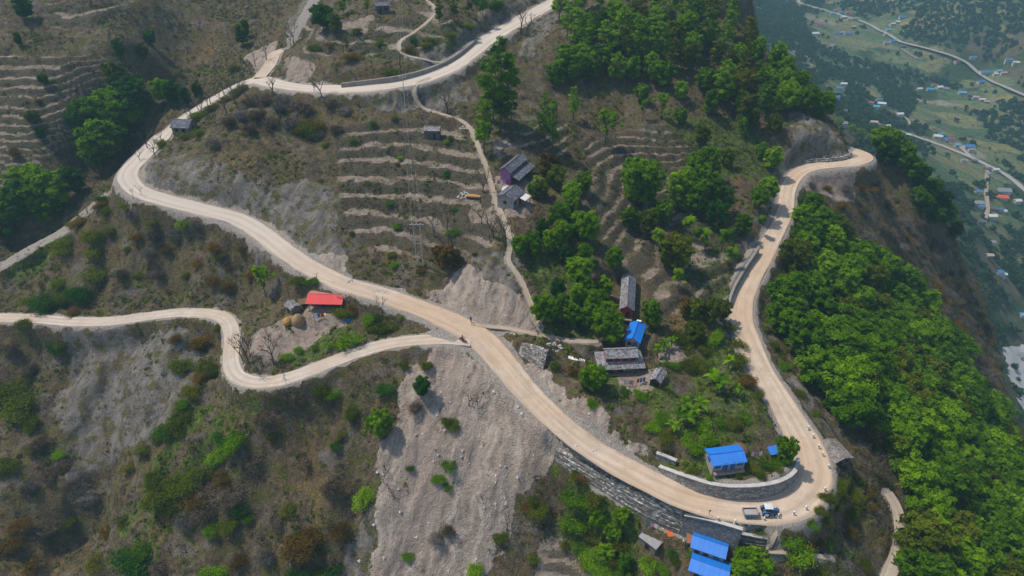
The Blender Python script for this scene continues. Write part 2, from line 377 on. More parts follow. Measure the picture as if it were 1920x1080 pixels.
# ------------------------------------------------------------------ weathering: bumps, gullies, rills
live = sstep(-100, -70, Z)
LOWSLOPE = mask([[(-80,610),(420,610),(440,760),(680,740),(680,1110),(-80,1110)], [(0,440),(240,380),(480,450),(560,560),(60,580)]], 4, 4, 4)
ridg = 1 - np.abs(2 * fbm((X * .93 + Y * .37) / 9, (Y * .93 - X * .37) / 34, 51, 4) - 1)
Z = Z + live * (1 - TMASK) * (1 - SCREE) * (1 - GREY) * ((fbm(X / 9, Y / 9, 61, 5) - .5) * 2.6 - (ridg - .6) * (2.4 + 2.6 * LOWSLOPE)) - LOWSLOPE * (1 - SCREE) * (1 - np.abs(2 * fbm((X * .9 - Y * .3) / 21, (Y * .93 + X * .3) / 60, 53, 3) - 1) - .6) * 8.5
_w = (fbm(X / 11, Y / 11, 72, 3) - .5) * 5
rill = 1 - np.abs(2 * fbm((X * .9 - Y * .28 + _w) / 2.6, (Y * .93 + X * .3) / 20, 71, 4) - 1)
Z = Z + np.maximum(SCREE, GREY) * ((fbm(X / 6, Y / 6, 62, 5) - .5) * 1.9 - (rill - .6) * 1.7) + LOWSLOPE * GREY * ((fbm(X / 9, Y / 14, 66, 4) - .5) * 3 - (ridg - .6) * 2.6)
Z = Z + live * (fbm(X / 1.7, Y / 1.7, 63, 3) - .5) * .8
Z = Z + (1 - live) * ((fbm(X / 60, Y / 60, 64, 4) - .5) * 10)
# valley fields: low steps along the contours
_zv = Z + (fbm(X / 40, Y / 40, 65, 2) - .5) * 8
_q = _zv / 2.4; _f = _q - np.floor(_q)
Z = Z + VALLEY * (np.floor(_q) + np.where(_f < .7, _f * .1 / .7, .1 + .9 * sstep(.7, 1, _f)) - _q) * 2.4

# ------------------------------------------------------------------ level pads under the buildings, filled in from the table of buildings
def pad(x, y, r, z=None, soft=2.5):
    global Z
    d = np.hypot(X - x, Y - y)
    z = float(hz(x, y)) if z is None else z
    w = sstep(r + soft, r, d)
    Z = Z * (1 - w) + z * w
    return z

# ------------------------------------------------------------------ road beds
def carve(L, half, side, soft):
    global Z
    d, zz, ii = near_line(L, float(np.max(half)) + side + soft + 2)
    hw = half[ii] if np.ndim(half) else half
    w = sstep(hw + side + soft, hw + side * .5, d)
    Z = Z * (1 - w) + (zz - .06) * w
    return d - hw
PADS_DONE = []
# buildings: eave corners nearest the drone (sight lines), depth, wall height, roof rise, which way the ridge runs
B = {
 'red':     dict(A=(572,569.5), B=(641,571), d=4.6, h=2.2, rise=.75, dz=.5, ridge='x', ov=.35),
 'shed':    dict(A=(531,571.5), B=(545,582), d=2.2, h=1.7, rise=.5, ridge='x', ov=.2),
 'bend':    dict(A=(317,239), B=(353,240), d=5.2, h=2.2, rise=1.2, ridge='x', ov=.35),
 'crest':   dict(A=(703,11), B=(731,10), d=3.2, h=2.6, rise=.7, ridge='x', ov=.3),
 'barn':    dict(A=(793,245), B=(824,246), d=2.8, h=2.4, rise=.45, ridge='x', ov=.25),
 'purple':  dict(A=(973,337), B=(1004,310), d=5.0, h=2.2, rise=1.0, ridge='x', ov=.3),
 'porch':   dict(A=(963,377), B=(985,359), d=4.4, h=2.5, rise=1.1, ridge='x', ov=.3),
 'long':    dict(A=(1161,579), B=(1190,582), d=12.0, h=2.5, rise=.8, ridge='y', ov=.3),
 'gable':   dict(A=(1170,636), B=(1201,643), d=5.4, h=2.3, rise=.8, ridge='y', ov=.35),
 'tiered':  dict(A=(1122,692), B=(1212,688), d=5.6, h=2.1, rise=1.0, ridge='x', ov=0),
 'wood':    dict(A=(1217,711), B=(1239,719), d=3.2, h=1.7, rise=.6, ridge='y', ov=.25),
 'blue':    dict(A=(1337,874.5), B=(1402,866), d=3.5, h=1.8, rise=.65, ridge='x', ov=.25),
 'slate':   dict(A=(1563,871), B=(1602,858), d=4.4, h=1.9, rise=.75, ridge='y', ov=.3, dz=.8),
 'tin':     dict(A=(1197,1006), B=(1230,1031), d=4.2, h=2.0, rise=.25, ridge='mono', ov=.2),
 'bluetop': dict(A=(1294,1026), B=(1361,1049), d=3.7, h=2.4, rise=.55, ridge='x', ov=.3),
 'bluelow': dict(A=(1290,1069), B=(1364,1096), d=3.6, h=2.4, rise=.55, ridge='x', ov=.3),
 'lean':    dict(A=(1287,1018), B=(1301,1020), d=2.0, h=2.0, rise=.3, ridge='mono', ov=.1),
}
for _n, b in B.items():
    mu, mv = (b['A'][0] + b['B'][0]) / 2, (b['A'][1] + b['B'][1]) / 2
    z0 = float(hit(mu, min(mv + 16, 1078))[2][0])
    for _ in range(4):
        ax, ay = at(*b['A'], z0 + b['h']); bx, by = at(*b['B'], z0 + b['h'])
        yaw = math.atan2(by - ay, bx - ax); L = math.hypot(bx - ax, by - ay)
        off = b['d'] / 2 + b['ov']
        cx = (ax + bx) / 2 - math.sin(yaw) * off; cy = (ay + by) / 2 + math.cos(yaw) * off
        fx = (ax + bx) / 2 - math.sin(yaw) * b['ov']; fy = (ay + by) / 2 + math.cos(yaw) * b['ov']
        if _ < 3: z0 = .5 * z0 + .5 * (float(hz(.6 * cx + .4 * fx, .6 * cy + .4 * fy)) + b.get('dz', 0))
    z0 += 0
    b.update(x=cx, y=cy, z=z0, yaw=yaw, w=L - 2 * b['ov'])
    pad(cx, cy, max(L, b['d']) * .5 + .4, z0, 2.2)
# each wall: foot line (u, v, height of the ground at the foot), brow line in the photograph, thickness
WALLS = {
 'curve': dict(foot=[(1233,881,.9),(1263,902,.75),(1291,917,.55),(1324,930,.45),(1358,936,.35),(1391,938,.3),(1424,936,.3),(1452,930,.35),(1474,919,.4),(1488,905,.5),(1495,891,.6),(1497,872,.8)],
               brow=[(1238,873),(1263,884),(1283,892),(1313,904),(1336,911),(1369,914),(1402,913),(1430,909),(1452,902),(1469,891),(1481,877),(1490,858)]),
 'gabion': dict(foot=[(1037,864,-2.0),(1067,883,-2.6),(1107,909,-3.4),(1140,930,-3.8),(1173,952,-4.4),(1207,972,-5),(1240,989,-5.4),(1273,1002,-5.6)],
               brow=[(1043,846),(1073,866),(1107,884),(1140,901),(1173,917),(1207,935),(1240,950),(1275,966)]),
 'slab': dict(foot=[(1274,1003,-5.6),(1300,1012,-5.6),(1340,1024,-5.4),(1380,1034,-4.8)], brow=[(1276,968),(1305,974),(1345,985),(1380,996)]),
 'lower': dict(foot=[(1382,1023,-4.2),(1410,1027,-4.2),(1436,1029,-4)], brow=[(1382,1003),(1410,1009),(1436,1013)]),
 'flank': dict(foot=[(1367,580,4.4),(1371,566,4.7),(1378,548,5.0),(1390,527,5.4),(1403,505,5.8),(1416,486,6.2),(1423,474,6.5)], brow=[(1364,566),(1368,551),(1376,534),(1388,513),(1402,491),(1414,473),(1422,461)]),
 'upper': dict(foot=[(640,164,31.3),(690,159,32),(740,153,32.9),(790,141,33.7),(830,126,34.4),(860,108,35.2),(895,80,36.1)], brow=[(640,156),(690,150),(740,143),(790,132),(830,117),(860,99),(893,73)]),
 'pitched': dict(foot=[(972,664,5.6),(990,677,5.4),(1018,694,5.0)], brow=[(990,646),(1010,653),(1030,663)]),
 'stub': dict(foot=[(1228,862,1.4),(1246,866,1.5),(1266,873,1.8)], brow=[(1232,849),(1248,854),(1268,863)]),
 'bend': dict(foot=[(1505,306,11),(1530,304,11.4),(1560,303,11.9),(1590,297,12.4),(1598,290,12.5)], brow=[(1506,300),(1532,298),(1562,297),(1590,291),(1597,285)]),
}
def wall_lines(w):
    f = np.array(w['foot'], float); b = np.array(w['brow'], float)
    x, y = at(f[:, 0], f[:, 1], f[:, 2])
    # brow heights: directly above the foot, a little behind it
    s = np.r_[0, np.cumsum(np.hypot(np.diff(b[:, 0]), np.diff(b[:, 1])))]; t = np.r_[0, np.cumsum(np.hypot(np.diff(f[:, 0]), np.diff(f[:, 1])))]
    bu = np.interp(t / t[-1], s / s[-1], b[:, 0]); bv = np.interp(t / t[-1], s / s[-1], b[:, 1])
    _, dy, dz = ray(bu, bv)
    zt = CAM_H + (y + .35) * dz / dy
    Q = spline(np.stack([x, y, f[:, 2], np.maximum(zt, f[:, 2] + .5)], 1), 0.7)
    tt = np.gradient(Q[:, :2], axis=0); tt /= np.linalg.norm(tt, axis=1)[:, None]
    nrm = np.stack([-tt[:, 1], tt[:, 0]], 1)
    # uphill side is the one away from the foot: to the left of the way the foot line runs
    return Q, nrm
DP = {}
for k, (l, w) in L_PATH.items(): DP[k] = carve(l, w / 2, .2, 1.0)
DB = carve(L_BRANCH, 1.75, .5, 1.6)
DS = carve(L_SPUR, 2.0, .4, 1.8)
DR = carve(L_ROAD, RH, .7, 2.2)
WL = {}
def retain(name, sgn, back=7.0, front=2.2, thr=.7):
    """ground held up behind a wall, and level at its foot"""
    global Z
    Q, nrm = wall_lines(WALLS[name]); WL[name] = (Q, nrm * sgn)
    d, zz, ii = near_line(Q[:, :3], 14)
    s = ((X - Q[ii, 0]) * nrm[ii, 0] + (Y - Q[ii, 1]) * nrm[ii, 1]) * sgn
    ends = (ii > 0) & (ii < len(Q) - 2)
    wb = np.where((s >= thr) & ends, sstep(back, back * .3, d), 0)
    Z = Z * (1 - wb) + (Q[ii, 3] - .05) * wb
    wf = np.where((s < thr), sstep(front, front * .35, d), 0)
    Z = np.where(wf > 0, np.minimum(Z, Z * (1 - wf) + (Q[ii, 2] - .05) * wf), Z)
for nm, bk, fr, th in (('curve', 6, 1.5, .7), ('gabion', 2.8, 4, 1.9), ('slab', 3.8, 3, .8), ('lower', 3, 2.4, .9), ('flank', 3.5, 1.2, .75), ('upper', 3, 1.0, .6), ('pitched', 4, 2, 1.3), ('stub', 2, 1.2, .6), ('bend', 2, 1.0, .7)):
    retain(nm, 1, bk, fr, th)
# ------------------------------------------------------------------ node helper
class NT:
    def __init__(s, name):
        s.m = bpy.data.materials.new(name); s.m.use_nodes = True
        s.t = s.m.node_tree; s.b = s.t.nodes['Principled BSDF']; s.b.inputs['Roughness'].default_value = .9
        s.b.inputs['Specular IOR Level'].default_value = .2
        s.out = [n for n in s.t.nodes if n.type == 'OUTPUT_MATERIAL'][0]
    def n(s, typ, **kw):
        x = s.t.nodes.new(typ)
        for k, v in kw.items(): setattr(x, k, v)
        return x
    def put(s, sock, val):
        if hasattr(val, 'is_linked') or isinstance(val, bpy.types.NodeSocket): s.t.links.new(val, sock)
        elif isinstance(val, (tuple, list)) and len(val) == 3 and sock.type == 'RGBA': sock.default_value = (*val, 1)
        else: sock.default_value = val
    def coord(s, kind='Object'): return s.n('ShaderNodeTexCoord').outputs[kind]
    def pos(s): return s.n('ShaderNodeNewGeometry').outputs['Position']
    def mapping(s, vec, scale=(1, 1, 1), rot=(0, 0, 0), loc=(0, 0, 0)):
        x = s.n('ShaderNodeMapping'); s.put(x.inputs[0], vec)
        x.inputs['Scale'].default_value = scale; x.inputs['Rotation'].default_value = rot; x.inputs['Location'].default_value = loc
        return x.outputs[0]
    def noise(s, vec, scale, detail=4, rough=.55, dist=0):
        x = s.n('ShaderNodeTexNoise'); s.put(x.inputs['Vector'], vec); x.inputs['Scale'].default_value = scale
        x.inputs['Detail'].default_value = detail; x.inputs['Roughness'].default_value = rough; x.inputs['Distortion'].default_value = dist
        return x.outputs['Fac']
    def voro(s, vec, scale, feature='F1', out='Distance', rand=1.0):
        x = s.n('ShaderNodeTexVoronoi', feature=feature); s.put(x.inputs['Vector'], vec); x.inputs['Scale'].default_value = scale; x.inputs['Randomness'].default_value = rand
        return x.outputs[out]
    def wave(s, vec, scale, dist=0, dscale=1, direction='X', detail=2):
        x = s.n('ShaderNodeTexWave', bands_direction=direction); s.put(x.inputs['Vector'], vec); x.inputs['Scale'].default_value = scale
        x.inputs['Distortion'].default_value = dist; x.inputs['Detail Scale'].default_value = dscale; x.inputs['Detail'].default_value = detail
        return x.outputs['Fac']
    def math(s, op, a, b=0.0, clamp=False):
        x = s.n('ShaderNodeMath', operation=op, use_clamp=clamp); s.put(x.inputs[0], a); s.put(x.inputs[1], b); return x.outputs[0]
    def ss(s, x, a, b, lo=0.0, hi=1.0):
        r = s.n('ShaderNodeMapRange', interpolation_type='SMOOTHSTEP'); s.put(r.inputs[0], x)
        r.inputs[1].default_value = a; r.inputs[2].default_value = b; r.inputs[3].default_value = lo; r.inputs[4].default_value = hi
        return r.outputs[0]
    def ramp(s, x, stops):
        r = s.n('ShaderNodeValToRGB'); s.put(r.inputs[0], x); e = r.color_ramp.elements
        while len(e) < len(stops): e.new(.5)
        for k, (p, c) in enumerate(stops): e[k].position = p; e[k].color = (*c, 1)
        return r.outputs[0]
    def mix(s, f, a, b, mode='MIX'):
        x = s.n('ShaderNodeMix', data_type='RGBA', blend_type=mode); s.put(x.inputs[0], f); s.put(x.inputs[6], a); s.put(x.inputs[7], b); return x.outputs[2]
    def attr(s, name):
        x = s.n('ShaderNodeAttribute', attribute_name=name); return x
    def rgb(s, col):
        x = s.n('ShaderNodeSeparateColor'); s.put(x.inputs[0], col); return x.outputs
    def bump(s, h, strength=.4, dist=.2, normal=None):
        x = s.n('ShaderNodeBump'); s.put(x.inputs['Height'], h); x.inputs['Strength'].default_value = strength; x.inputs['Distance'].default_value = dist
        if normal is not None: s.put(x.inputs['Normal'], normal)
        return x.outputs[0]
    def done(s, col=None, nor=None, rough=None):
        if col is not None: s.put(s.b.inputs['Base Color'], col)
        if nor is not None: s.put(s.b.inputs['Normal'], nor)
        if rough is not None: s.put(s.b.inputs['Roughness'], rough)
        return s.m

def mat_ground():
    k = NT('hillside_ground')
    p = k.pos()
    A_ = k.attr('ground_a'); B_ = k.attr('ground_b')
    ra, rb = k.rgb(A_.outputs['Color']), k.rgb(B_.outputs['Color'])
    flat = A_.outputs['Alpha']; valley = B_.outputs['Alpha']
    nb = k.noise(p, .9, 5, .65); nf = k.noise(p, 3.6, 3, .6); nl = k.noise(p, .09, 4, .6); nm = k.noise(p, .33, 4, .62)
    brk = k.math('MULTIPLY', k.math('SUBTRACT', nb, .5), .75)
    def cut(m, lo=.36, hi=.62, amt=brk): return k.ss(k.math('ADD', m, amt), lo, hi)
    # dry hillside: tufts of dead grass, bare grey soil, low scrub
    dry = k.ramp(k.math('ADD', k.math('MULTIPLY', nb, .65), k.math('MULTIPLY', nm, .35)),
                 [(.30, (.034, .025, .015)), (.43, (.073, .055, .032)), (.54, (.122, .090, .052)), (.68, (.215, .163, .098))])
    olive = k.ramp(nf, [(.3, (.036, .038, .009)), (.5, (.078, .076, .019)), (.7, (.145, .128, .040))])
    dry = k.mix(k.ss(nm, .46, .62), dry, olive)
    rust = k.ramp(nf, [(.3, (.06, .036, .016)), (.55, (.125, .073, .030)), (.75, (.21, .13, .056))])
    dry = k.mix(k.ss(nl, .52, .66, 0, .5), dry, rust)
    grey0 = k.ramp(nf, [(.3, (.074, .064, .052)), (.6, (.16, .138, .114))])
    dry = k.mix(k.ss(k.noise(p, .21, 5, .7), .53, .62, 0, .8), dry, grey0)
    sp = k.voro(k.mapping(p, (1, 1, .6)), 1.1)
    dry = k.mix(k.ss(sp, .28, .10, 0, .45), dry, (.03, .032, .012))
    grn = k.ramp(k.noise(p, 1.3, 4, .6), [(.28, (.018, .036, .006)), (.46, (.05, .085, .010)), (.6, (.10, .135, .018)), (.75, (.17, .17, .05))])
    col = k.mix(k.math('MULTIPLY', cut(ra[2], .40, .62), k.ss(nb, .38, .54, .25, 1)), dry, grn)
    org = k.ramp(k.noise(p, 2.1, 4, .65), [(.3, (.07, .045, .016)), (.5, (.135, .092, .036)), (.68, (.23, .165, .075))])
    col = k.mix(k.math('MULTIPLY', cut(rb[0], .42, .66), k.ss(nm, .36, .56, .15, .9)), col, org)
    # raw earth: landslide, cuttings
    wv = k.n('ShaderNodeTexNoise'); k.put(wv.inputs['Vector'], p); wv.inputs['Scale'].default_value = .22; wv.inputs['Detail'].default_value = 4
    pw = k.n('ShaderNodeVectorMath', operation='MULTIPLY_ADD'); k.put(pw.inputs[0], wv.outputs['Color']); pw.inputs[1].default_value = (4.5, 4.5, 4.5); k.put(pw.inputs[2], p); pw = pw.outputs[0]
    pr = k.mapping(pw, (1, 1, 1), (0, 0, .34)); st = k.mapping(pr, (.8, .085, .2))
    stn = k.noise(st, 1.0, 6, .68)
    scree = k.ramp(k.math('ADD', k.math('MULTIPLY', stn, .72), k.math('MULTIPLY', nb, .28)),
                   [(.34, (.135, .105, .083)), (.45, (.265, .215, .172)), (.53, (.335, .275, .225)), (.64, (.47, .40, .335))])
    scree = k.mix(k.ss(nl, .46, .6, 0, .5), scree, (.335, .255, .20))
    peb = k.voro(p, 1.5)
    scree = k.mix(k.ss(peb, .10, .05), scree, (.52, .47, .43))
    scree = k.mix(k.ss(k.voro(p, .63), .13, .08, 0, .8), scree, (.12, .105, .085))
    gcut = k.ramp(k.math('ADD', k.math('MULTIPLY', k.noise(k.mapping(pr, (.7, .14, .25)), 1.0, 6, .7), .65), k.math('MULTIPLY', nf, .35)),
                  [(.32, (.075, .068, .058)), (.48, (.150, .134, .116)), (.6, (.215, .195, .172)), (.74, (.32, .285, .25))])
    gcut = k.mix(k.ss(nm, .46, .58, 0, .85), gcut, dry)
    col = k.mix(cut(ra[1], .40, .60), col, gcut)
    col = k.mix(cut(ra[0], .42, .58), col, scree)
    soil = k.ramp(nb, [(.32, (.165, .128, .10)), (.5, (.25, .198, .158)), (.68, (.34, .275, .225))])
    col = k.mix(cut(rb[2], .42, .60), col, soil)
    tread = k.mix(k.ss(nm, .54, .66, 0, .5), soil, grn)
    tread = k.mix(k.ss(k.noise(p, .12, 3, .5), .52, .66, 0, .6), tread, dry)

    col = k.mix(k.math('MULTIPLY', k.ss(k.math('ADD', flat, k.math('MULTIPLY', k.math('SUBTRACT', nf, .5), .6)), .34, .62), .9), col, tread)
    # weedy stone faces between the terraces
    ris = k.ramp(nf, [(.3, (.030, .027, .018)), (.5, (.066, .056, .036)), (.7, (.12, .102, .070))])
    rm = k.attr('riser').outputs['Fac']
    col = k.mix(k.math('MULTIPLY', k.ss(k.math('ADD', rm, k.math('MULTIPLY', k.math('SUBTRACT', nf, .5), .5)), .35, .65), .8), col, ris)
    grav = k.ramp(nf, [(.3, (.19, .165, .14)), (.5, (.29, .255, .22)), (.7, (.38, .335, .29))])
    col = k.mix(cut(rb[1], .42, .66), col, grav)
    # valley: small fields and wooded ground
    vc = k.n('ShaderNodeTexVoronoi'); k.put(vc.inputs['Vector'], k.mapping(k.mapping(p, (1, 1, 1), (0, 0, .62)), (.020, .050, .0))); vc.inputs['Scale'].default_value = 1
    fld = k.ramp(k.rgb(vc.outputs['Color'])[0], [(.12, (.065, .125, .042)), (.38, (.125, .195, .075)), (.56, (.20, .215, .085)), (.70, (.32, .255, .095)), (.84, (.09, .15, .055)), (.97, (.30, .27, .20))])
    zz = k.n('ShaderNodeSeparateXYZ'); k.put(zz.inputs[0], p)
    fld = k.mix(k.ss(k.noise(k.mapping(p, (.05, .05, .9)), 1.0, 3, .5), .45, .6, 0, .5), fld, (.16, .14, .085))
    edge = k.n('ShaderNodeTexVoronoi', feature='DISTANCE_TO_EDGE'); k.put(edge.inputs['Vector'], k.mapping(k.mapping(p, (1, 1, 1), (0, 0, .62)), (.020, .050, .0)))
    fld = k.mix(k.ss(edge.outputs['Distance'], .05, .015), fld, (.025, .045, .012))
    wood = k.ramp(k.noise(p, .10, 5, .65), [(.3, (.012, .03, .008)), (.5, (.03, .058, .014)), (.7, (.07, .085, .03))])
    fld = k.mix(k.ss(k.noise(p, .011, 5, .6), .54, .60), fld, wood)
    gr = k.n('ShaderNodeNewGeometry'); gz = k.n('ShaderNodeSeparateXYZ'); k.put(gz.inputs[0], gr.outputs['True Normal'])
    brown = k.ramp(k.noise(p, .07, 5, .6), [(.35, (.06, .055, .03)), (.6, (.13, .10, .06))])
    fld = k.mix(k.ss(gz.outputs[2], .93, .80, 0, .8), fld, k.mix(k.ss(k.noise(p, .02, 4, .6), .44, .54), wood, brown))
    col = k.mix(k.ss(valley, .3, .7), col, fld)
    h = k.math('ADD', k.math('MULTIPLY', nb, .9), k.math('MULTIPLY', nf, .45))
    h = k.math('ADD', h, k.math('MULTIPLY', stn, k.math('MULTIPLY', ra[0], .9)))
    return k.done(col, k.bump(h, .9, .7), .95)

DROAD = np.minimum(np.minimum(DR, DS), DB)
GRAVEL = sstep(2.0, .1, DR + (fbm(X / 2.5, Y / 2.5, 77, 3) - .5) * 2.4)
GRAVEL = np.maximum(GRAVEL, sstep(.9, .0, DB + (fbm(X / 2, Y / 2, 78, 3) - .5) * 1.6)); GRAVEL = np.maximum(GRAVEL, sstep(1.2, .1, DS))
for k_, d_ in DP.items():
    g = sstep(.5, -.1, d_ + (fbm(X / 1.5, Y / 1.5, 79, 3) - .5) * 1.0)
    if k_ in ('gully', 'old'): g = g * .8
    GRAVEL = np.maximum(GRAVEL, g)
def grid_mesh(name, X, Y, Z):
    ny, nx = X.shape
    me = bpy.data.meshes.new(name)
    idx = np.arange(nx * ny, dtype=np.int32).reshape(ny, nx)
    q = np.stack([idx[:-1, :-1], idx[:-1, 1:], idx[1:, 1:], idx[1:, :-1]], -1).reshape(-1, 4)
    me.vertices.add(nx * ny); me.vertices.foreach_set('co', np.stack([X, Y, Z], -1).astype(np.float32).ravel())
    me.loops.add(q.size); me.loops.foreach_set('vertex_index', q.ravel())
    me.polygons.add(len(q)); me.polygons.foreach_set('loop_start', np.arange(0, q.size, 4, dtype=np.int32))
    me.polygons.foreach_set('use_smooth', np.ones(len(q), bool))
    me.update(); me.validate()
    return me
me = grid_mesh('hillside', X, Y, Z)
for nm, ch in (('ground_a', (SCREE, GREY, GREEN, FLAT)), ('ground_b', (ORANGE, GRAVEL, SOIL, VALLEY))):
    at_ = me.attributes.new(nm, 'FLOAT_COLOR', 'POINT')
    at_.data.foreach_set('color', np.stack([c.ravel() for c in ch], -1).astype(np.float32).ravel())
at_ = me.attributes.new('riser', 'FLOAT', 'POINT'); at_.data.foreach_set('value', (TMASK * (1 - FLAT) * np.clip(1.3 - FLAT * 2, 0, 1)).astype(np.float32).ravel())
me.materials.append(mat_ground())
terrain = bpy.data.objects.new('hillside', me); COL.objects.link(terrain); terrain['kind'] = 'structure'

# ------------------------------------------------------------------ dirt roads
def mat_road(name, a, b, c, rut=.16, grey_from=0):
    k = NT(name); p = k.pos(); u = k.attr('across').outputs['Fac']; l = k.attr('along').outputs['Fac']
    cmb = k.n('ShaderNodeCombineXYZ'); k.put(cmb.inputs[0], u); k.put(cmb.inputs[1], l)
    streak = k.noise(k.mapping(cmb.outputs[0], (3.2, .045, 1)), 1.0, 5, .65)
    n1 = k.noise(p, .35, 5, .6); n2 = k.noise(p, 4.0, 3, .6)
    col = k.ramp(k.math('ADD', k.math('MULTIPLY', streak, .6), k.math('MULTIPLY', n1, .4)), [(.34, a), (.52, b), (.68, c)])
    col = k.mix(k.ss(n2, .35, .7, 0, .25), col, tuple(x * .72 for x in a))
    col = k.mix(k.ss(k.noise(p, .055, 4, .6), .46, .62, 0, .55), col, (b[0] * .90, b[1] * .79, b[2] * .68))
    col = k.mix(k.ss(k.noise(p, .8, 5, .7), .56, .68, 0, .45), col, tuple(x * .8 for x in a))
    if grey_from: col = k.mix(k.ss(l, grey_from, grey_from + 70, 0, .75), col, k.mix(streak, (.36, .315, .265), (.60, .545, .475)))
    # wheel tracks
    t1 = k.math('ABSOLUTE', k.math('SUBTRACT', k.math('ABSOLUTE', k.math('ADD', u, k.math('MULTIPLY', k.math('SUBTRACT', k.noise(k.mapping(cmb.outputs[0], (0, .05, 1)), 1, 2, .5), .5), .7))), .42))
    col = k.mix(k.ss(t1, .20, .05, 0, rut * 1.6), col, tuple(x * .86 for x in a))
    col = k.mix(k.ss(k.noise(k.mapping(cmb.outputs[0], (9, .10, 1)), 1.0, 3, .6), .56, .70, 0, .35), col, tuple(x * .8 for x in a))
    col = k.mix(k.ss(k.math('ABSOLUTE', k.math('ADD', u, k.math('MULTIPLY', k.math('SUBTRACT', n1, .5), .5))), .78, 1.0, 0, .6), col, tuple(x * .78 for x in a))
    col = k.mix(k.ss(k.voro(p, 1.3), .09, .05, 0, .6), col, (.6, .55, .5))
    return k.done(col, k.bump(k.math('ADD', k.math('MULTIPLY', n2, .4), streak), .35, .15), .95)
def ribbon(name, L, half, mat, lift=.03, jag=.35, seed=0, lift_berm=1.0):
    n = len(L); half = np.full(n, half) if np.ndim(half) == 0 else half
    t = np.gradient(L[:, :2], axis=0); t /= np.linalg.norm(t, axis=1)[:, None]; nn = np.stack([-t[:, 1], t[:, 0]], 1)
    s = np.r_[0, np.cumsum(np.hypot(*np.diff(L[:, :2], axis=0).T))]
    cols = np.array([-1, -.93, -.84, -.7, -.5, -.25, 0, .25, .5, .7, .84, .93, 1.0])
    jl = (fbm(s / 6, s * 0 + seed, 91, 3) - .5) * 2 * jag; jr = (fbm(s / 6, s * 0 + seed + 50, 92, 3) - .5) * 2 * jag
    V = []; U = []; Lg = []
    for c in cols:
        w = c * half + (jl * -c if c < 0 else jr * c) * (abs(c) > .99) * np.sign(c)
        q = L[:, :2] + nn * w[:, None]
        zz = L[:, 2] + lift + .05 * (1 - c * c) + (fbm(q[:, 0] / 1.2, q[:, 1] / 1.2, 93, 2) - .5) * .06 - (.10 if abs(c) > .99 else 0) + (.16 * lift_berm * fbm(q[:, 0] / 1.1, q[:, 1] / 1.1, 94, 3) if .8 < abs(c) < .95 else 0) - lift_berm * .05 * np.exp(-((abs(c) - .42) / .12) ** 2)
        V.append(np.c_[q, zz]); U.append(np.full(n, c)); Lg.append(s)
    V = np.stack(V, 1); m = len(cols)
    X_, Y_, Z_ = V[..., 0], V[..., 1], V[..., 2]
    me = grid_mesh(name, X_, Y_, Z_)
    me.flip_normals()
    for nm, d in (('across', U), ('along', Lg)):
        a_ = me.attributes.new(nm, 'FLOAT', 'POINT'); a_.data.foreach_set('value', np.stack(d, 1).astype(np.float32).ravel())
    me.materials.append(mat)
    o = bpy.data.objects.new(name, me); COL.objects.link(o); o['kind'] = 'structure'
    return o
S_JUNC = float(np.hypot(*np.diff(L_ROAD[:int(np.argmin((_ru - 800) ** 2 + (_rv - 585) ** 2)), :2], axis=0).T).sum())
M_ROAD = mat_road('dirt_road', (.355, .272, .198), (.50, .395, .295), (.61, .50, .39), grey_from=S_JUNC)
M_TRACK = mat_road('dirt_track', (.35, .295, .235), (.48, .405, .33), (.58, .50, .42), .25)
M_PATH = mat_road('trodden_path', (.25, .205, .155), (.36, .30, .235), (.46, .39, .31), 0)
ribbon('road', L_ROAD, RH, M_ROAD, .04, .35, 1)
ribbon('road_spur', L_SPUR, 2.0, M_ROAD, .045, .3, 2)
ribbon('branch_road', L_BRANCH, 1.75, M_TRACK, .025, .25, 3)
for nm in ('hill', 'farm', 'knoll', 'yard', 'track'):
    l, w = L_PATH[nm]; l = l.copy()
    l[:, 2] = np.maximum.reduce([hz(l[:, 0] + a_, l[:, 1] + b_) for a_ in (-w * .4, 0, w * .4) for b_ in (-w * .4, 0, w * .4)])
    for _ in range(2): l[1:-1, 2] = .25 * l[:-2, 2] + .5 * l[1:-1, 2] + .25 * l[2:, 2]
    ribbon('footpath' if nm != 'track' else 'cart_track', l, w / 2, M_PATH, .05, w * .16, 5)
